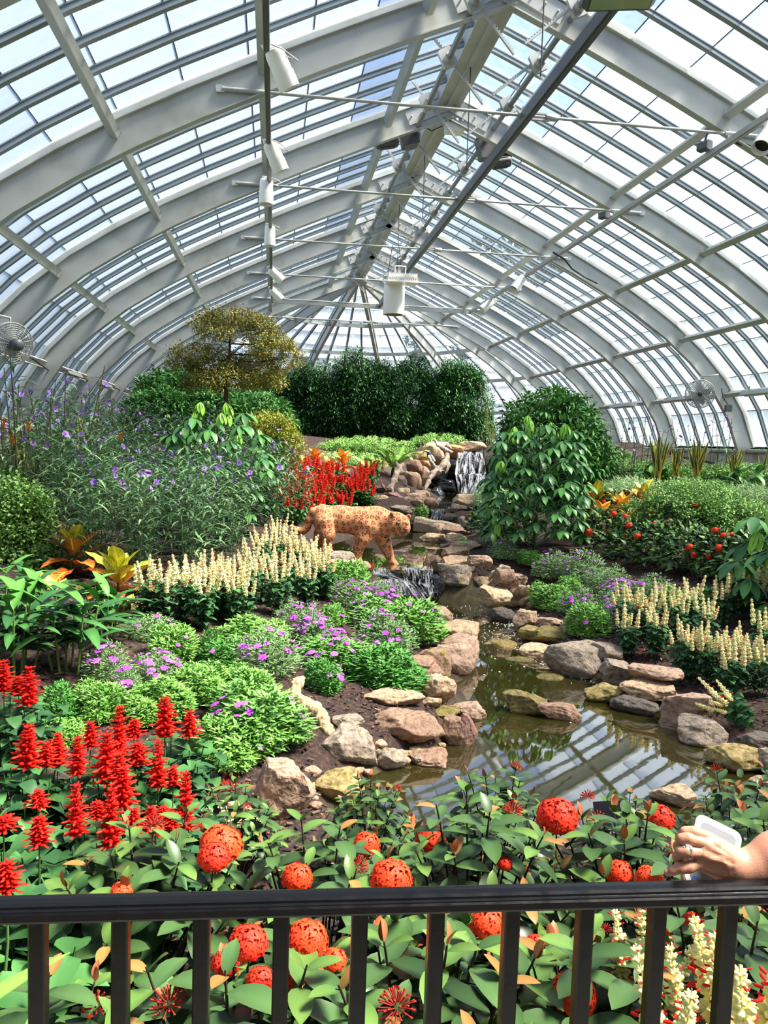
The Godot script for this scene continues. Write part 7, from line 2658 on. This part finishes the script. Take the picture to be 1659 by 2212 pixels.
	p3.lathe([Vector2(0.0, 0.03), Vector2(0.05, 0.035), Vector2(0.055, 0.1), Vector2(0.0, 0.12)], 16)
	put("lens", p3.mesh(), M.lamp_inside, o1)
	for x in [-1, 1]:
		var w := Mb.new()
		w.tube([Vector3(x * r1 * 0.8, ch * 0.98, 0), Vector3(x * r1 * 0.3, TRACK - cl.y, 0)], [0.006, 0.006], 5)
		put("wire", w.mesh(), M.cable, o1)
	var fl := on_depth(868, 601, 14.0)
	var o2 := thing("finned_lamp", "white finned lamp housing above the big cylinder pendant", "lamp", fl)
	for k in 15:
		var f := Mb.new()
		f.box(Vector3(0.014, 0.13, 0.30), Transform3D(Basis.IDENTITY, Vector3(-0.24 + k * 0.034, 0, 0)), Color.WHITE, 0.004)
		put("fin", f.mesh(), M.lamp_white, o2)
	var ft := Mb.new()
	ft.box(Vector3(0.54, 0.035, 0.32), Transform3D(Basis.IDENTITY, Vector3(0, -0.075, 0)), Color.WHITE, 0.01)
	ft.tube([Vector3(-0.12, 0.06, 0), Vector3(-0.12, 0.2, 0), Vector3(0.06, 0.2, 0), Vector3(0.06, 0.06, 0)], [0.012, 0.012, 0.012, 0.012], 6)
	put("plate", ft.mesh(), M.lamp_white, o2)
	# hanging wires
	for q in [[1170, 0, 165, 7.6], [1010, 175, 365, 10.3], [915, 350, 470, 13.4], [860, 480, 590, 16.0]]:
		var a := on_depth(q[0], q[1], q[3])
		var c := on_depth(q[0] - 2, q[2], q[3])
		a.x = c.x
		var b := Mb.new()
		b.tube([Vector3.ZERO, Vector3(0, 6.35 - c.y, 0)], [0.007, 0.007], 5)
		var w := put("hanging_wire", b.mesh(), M.cable, self, Transform3D(Basis.IDENTITY, c))
		tag(w, "thin dark wire hanging from the ridge to the dark beam, %s" % {1170: "nearest the camera", 1010: "second from the camera", 915: "third from the camera", 860: "farthest one"}[q[0]], "wire")
	# vent gear: shafts with toothed racks and two motors
	var rack := Mb.new()
	rack.box(Vector3(1.24, 0.018, 0.03), Transform3D.IDENTITY)
	for k in 33:
		rack.box(Vector3(0.018, 0.016, 0.028), Transform3D(Basis.IDENTITY, Vector3(-0.58 + k * 0.036, 0.016, 0)))
	var rm := rack.mesh()
	for s in 2:
		var x: float = [-0.42, 0.66][s]
		var y: float = [6.03, 6.08][s]
		var o := thing("vent_shaft", "grey turning shaft with toothed racks that opens the %s roof vents" % ["left", "right"][s], "vent gear", Vector3(XC + x, y, 0))
		var b := Mb.new()
		b.tube([Vector3(0, 0, -5.0), Vector3(0, 0, -22.5)], [0.034, 0.034], 10)
		put("shaft", b.mesh(), M.grey_steel, o)
		for k in range(-1, 12):
			var d := RIB0 - 0.25 + 1.25 * k
			var g := Mb.new()
			g.box(Vector3(0.17, 0.22, 0.05), Transform3D(Basis(Vector3.BACK, 0.5), Vector3(-0.01, 0.02, -d)), Color.WHITE, 0.02)
			g.tube([Vector3(0, 0, -d + 0.10), Vector3(0, 0, -d - 0.10)], [0.055, 0.055], 12)
			put("bearing", g.mesh(), M.white_paint if k % 2 else M.galvanised, o)
			put("rack", rm, M.galvanised, o, Transform3D(Basis(Vector3.BACK, -0.84 if s == 0 else 0.70), Vector3(0.03 if s == 0 else -0.05, 0.03, -d - 0.06)))
		for k in range(0, 5):
			var br := Mb.new()
			br.box(Vector3(0.10, 0.42, 0.02), Transform3D(Basis(Vector3.BACK, 0.35 if s else -0.2), Vector3(-0.06 if s else 0.03, 0.16, -(RIB0 + BAY * k))), Color.WHITE, 0.005)
			put("bracket", br.mesh(), M.white_paint, o)
	for q in [[-0.55, 5.92, 11.85, "grey vent motor on the left shaft"], [0.74, 5.86, 11.9, "grey vent motor with two drums on the right shaft, behind the dark beam"]]:
		var o := thing("vent_motor", q[3], "motor", Vector3(XC + q[0], q[1], -q[2]))
		var b := Mb.new()
		b.box(Vector3(0.24, 0.30, 0.22), Transform3D(Basis(Vector3.BACK, 0.25), Vector3(0.04 if q[0] < 0 else -0.1, 0.06, 0)), Color.WHITE, 0.02)
		put("gearbox", b.mesh(), M.motor_grey, o)
		var drums := [[Vector3(-0.28, -0.02, 0.02), 0.12]] if q[0] < 0 else [[Vector3(0.16, 0.02, 0.05), 0.08], [Vector3(0.10, -0.14, 0.05), 0.08]]
		for e in drums:
			var m := Mb.new()
			m.lathe([Vector2(0, -0.16), Vector2(e[1] * 0.8, -0.16), Vector2(e[1], -0.14), Vector2(e[1], 0.14), Vector2(e[1] * 0.8, 0.16), Vector2(0, 0.16)], 20, Transform3D(Basis(Vector3.BACK, PI / 2 + 0.2), e[0]))
			for k in 10:
				var a := TAU * k / 10
				m.box(Vector3(0.22, 0.012, 0.02), Transform3D(Basis(Vector3.BACK, 0.2), e[0]) * Transform3D(Basis(Vector3.RIGHT, a), Vector3(0, cos(a) * 0.0, 0)) * Transform3D(Basis.IDENTITY, Vector3(0, 0, e[1])))
			put("drum", m.mesh(), M.motor_grey, o)
		var c := Mb.new()
		c.tube([Vector3(-0.3, 0.1, 0.1), Vector3(-0.2, 0.22, 0.12), Vector3(0.05, 0.25, 0.12), Vector3(0.35, 0.12, 0.1), Vector3(0.5, 0.2, 0.1)], [0.008, 0.008, 0.008, 0.008, 0.008], 5)
		put("cable", c.mesh(), M.cable, o)
	var jb := thing("junction_box", "white box with three knobs under the ridge beam, behind the nearest tie rod", "box", Vector3(XC + 0.12, 6.10, -11.7))
	var jm := Mb.new()
	jm.box(Vector3(0.26, 0.16, 0.2), Transform3D.IDENTITY, Color.WHITE, 0.015)
	put("case", jm.mesh(), M.lamp_white, jb)
	for k in 3:
		var kn := Mb.new()
		kn.lathe([Vector2(0, -0.01), Vector2(0.03, 0), Vector2(0.03, 0.03), Vector2(0, 0.035)], 12, Transform3D(Basis(Vector3.RIGHT, PI / 2), Vector3(-0.08 + 0.08 * k, 0.05, 0.10)))
		put("knob", kn.mesh(), M.grey_steel, jb)
	# a dark lamp just over the camera, cut by the upper edge
	var dl := on_depth(1345, -26, 3.0)
	var o3 := thing("floodlight", "black framed floodlight cut off by the top edge of the picture", "lamp", dl)
	o3.basis = Basis(Vector3.UP, -0.25) * Basis(Vector3.RIGHT, 0.1)
	var d1 := Mb.new()
	d1.box(Vector3(0.27, 0.07, 0.22), Transform3D(Basis.IDENTITY, Vector3(0, 0.0, 0)), Color.WHITE, 0.02)
	put("frame", d1.mesh(), mat("flood_black", Color8(22, 26, 28), 0.4), o3)
	var d2 := Mb.new()
	d2.box(Vector3(0.22, 0.012, 0.17), Transform3D(Basis.IDENTITY, Vector3(0, -0.034, 0)))
	put("lens", d2.mesh(), mat("flood_lens", Color8(120, 136, 112), 0.1), o3)
	var d3 := Mb.new()
	d3.tube([Vector3(0, 0.03, 0), Vector3(0, 1.9, -0.1)], [0.012, 0.012], 6)
	put("stem", d3.mesh(), M.cable, o3)
	# fans
	for q in [[1512, 851, 14.35, 30, "round wall fan with a wire guard on the right purlin", 0.5], [26, 742, 11.2, 44, "large wall fan with a dark motor at the left edge", -0.7]]:
		var p := on_depth(q[0], q[1], q[2])
		var r := px_size(q[3], p)
		var o := thing("fan", q[4], "fan", p)
		o.basis = Basis(Vector3.UP, -q[5]) * Basis(Vector3.RIGHT, 0.15)
		var g := Mb.new()
		for k in 9:
			var rr := r * (0.2 + 0.8 * k / 8.0)
			var zz := 0.08 - 0.06 * pow(k / 8.0, 3)
			for face_ in [1, -1]:
				var pts := []
				var rad := []
				for e in 33:
					var a := TAU * e / 32
					pts.append(Vector3(cos(a) * rr, sin(a) * rr, zz * face_))
					rad.append(0.005 if k < 8 else 0.010)
				g.tube(pts, rad, 5, Color.WHITE, false)
		for k in 20:
			var a := TAU * k / 20
			for face_ in [1, -1]:
				g.tube([Vector3(cos(a) * r * 0.15, sin(a) * r * 0.15, 0.085 * face_), Vector3(cos(a) * r * 0.7, sin(a) * r * 0.7, 0.07 * face_), Vector3(cos(a) * r, sin(a) * r, 0.02 * face_)], [0.004, 0.004, 0.004], 4, Color.WHITE, false)
		put("guard", g.mesh(), M.galvanised, o)
		for k in 4:
			var a := TAU * k / 4 + 0.3
			var bl := leaf(r * 0.82, r * 0.55, 0.9, 0.4, 5, 0.25, 0.2, Color.WHITE, Color.WHITE)
			put("blade", bl.mesh(), M.galvanised, o, Transform3D(aim(Vector3(cos(a), sin(a), 0), Vector3(0, 0, 1)) * Basis(Vector3.UP, 0.4), Vector3.ZERO))
		var mo := Mb.new()
		mo.lathe([Vector2(0, -0.22), Vector2(r * 0.22, -0.22), Vector2(r * 0.30, -0.18), Vector2(r * 0.30, 0.0), Vector2(r * 0.16, 0.06), Vector2(0, 0.07)], 20, Transform3D(Basis(Vector3.RIGHT, PI / 2 if q[5] > 0 else -PI / 2), Vector3.ZERO))
		put("motor", mo.mesh(), M.motor_grey, o)
		var br := Mb.new()
		br.tube([Vector3(0, r * 0.2, -0.05), Vector3(0, r * 1.2, -0.10), Vector3(signf(q[5]) * 0.3, r * 1.3, -0.2)], [0.02, 0.02, 0.02], 7)
		put("bracket", br.mesh(), M.galvanised, o)
	# long lamps along the lowest purlins
	for q in [[1346, 876, 17.0, 56, 0.06, "long lamp fitting under the right lower purlin, left of the fan"], [1470, 861, 14.9, 46, 0.05, "long lamp fitting just left of the round wall fan"], [1648, 846, 12.6, 60, 0.05, "long lamp fitting at the right edge under the lower purlin"], [156, 808, 16.4, 40, -0.35, "long lamp fitting on the left lower purlin, nearest of three"], [225, 832, 19.0, 34, -0.35, "long lamp fitting on the left lower purlin, second of three"], [285, 848, 21.5, 30, -0.35, "long lamp fitting on the left lower purlin, farthest of three"]]:
		var p := on_depth(q[0], q[1], q[2])
		var l: float = 1.1
		var o := thing("strip_lamp", q[5], "lamp", p, 0.0, "long lamps along the lower purlins")
		var b := Mb.new()
		b.extrude([Vector2(-0.09, -0.03), Vector2(0.09, -0.03), Vector2(0.05, 0.04), Vector2(-0.05, 0.04)], [Transform3D(Basis.IDENTITY, Vector3(0, 0, -l / 2)), Transform3D(Basis.IDENTITY, Vector3(0, 0, l / 2))])
		put("housing", b.mesh(), M.galvanised, o)
		var t := Mb.new()
		t.tube([Vector3(0, -0.045, -l / 2 + 0.04), Vector3(0, -0.045, l / 2 - 0.04)], [0.016, 0.016], 8)
		put("tube", t.mesh(), M.lamp_white, o)
		for z in [-0.4, 0.4]:
			var h := Mb.new()
			h.tube([Vector3(0, 0.03, z), Vector3(0, 0.12, z)], [0.008, 0.008], 5)
			put("hanger", h.mesh(), M.cable, o)
	var jx := on_depth(1573, 882, 14.2)
	var jb2 := thing("junction_box", "small grey box with cables under the fan on the right", "box", jx)
	var j := Mb.new()
	j.box(Vector3(0.11, 0.13, 0.08), Transform3D.IDENTITY, Color.WHITE, 0.01)
	put("case", j.mesh(), M.motor_grey, jb2)
	var jc := Mb.new()
	jc.tube([Vector3(0, 0.06, 0), Vector3(-0.12, 0.2, 0), Vector3(-0.16, 0.36, 0)], [0.008, 0.008, 0.008], 5)
	put("cable", jc.mesh(), M.cable, jb2)
	# cables
	for q in [["black cable sagging along the left lower purlin between the long lamps", [[70, 775, 13.0], [105, 800, 14.6], [150, 800, 16.0], [190, 822, 17.6], [240, 835, 20.0], [300, 858, 22.0]], 0.012], ["dark cable running from the right track down a rib to the right", [[1195, 545, 13.2], [1220, 560, 13.3], [1235, 580, 13.5], [1262, 598, 14.0], [1290, 612, 14.4]], 0.016], ["dark pipe down the nearest rib at the right edge", [[1590, 306, 8.6], [1625, 320, 8.6], [1662, 338, 8.6]], 0.022]]:
		var pts := []
		var rad := []
		for e in q[1]:
			pts.append(on_depth(e[0], e[1], e[2]))
			rad.append(q[2])
		var b := Mb.new()
		b.tube(pts, rad, 6)
		tag(put("cable", b.mesh(), M.cable, self), q[0], "cable")
	# the black name plate among the red-flowered bushes
	var sp := on_depth(1318, 1750, 2.35)
	var sg := thing("plant_sign", "small black plant sign behind the red flower head, left of the phone", "sign", sp)
	sg.basis = Basis(Vector3.UP, -0.2) * Basis(Vector3.BACK, 0.12) * Basis(Vector3.RIGHT, -0.5)
	var sb := Mb.new()
	sb.box(Vector3(0.10, 0.055, 0.004), Transform3D.IDENTITY, Color.WHITE, 0.001)
	put("plate", sb.mesh(), mat("sign_black", Color8(20, 22, 30), 0.25), sg)
	var ss := Mb.new()
	ss.tube([Vector3(0, -0.02, -0.004), Vector3(0, -0.5, -0.1)], [0.004, 0.003], 5)
	put("stake", ss.mesh(), M.grey_steel, sg)


func build_all() -> void:
	make_plant_materials()
	build_rocks()
	build_stone_log()
	build_falls()
	build_litter()
	build_cat()
	build_bird()
	build_driftwood()
	build_person()
	build_ixora()
	build_salvias()
	build_mounds()
	build_ruellia()
	build_crotons()
	build_strap_plants()
	build_umbrella_trees()
	build_trees()
	build_low_plants()
	build_fittings()
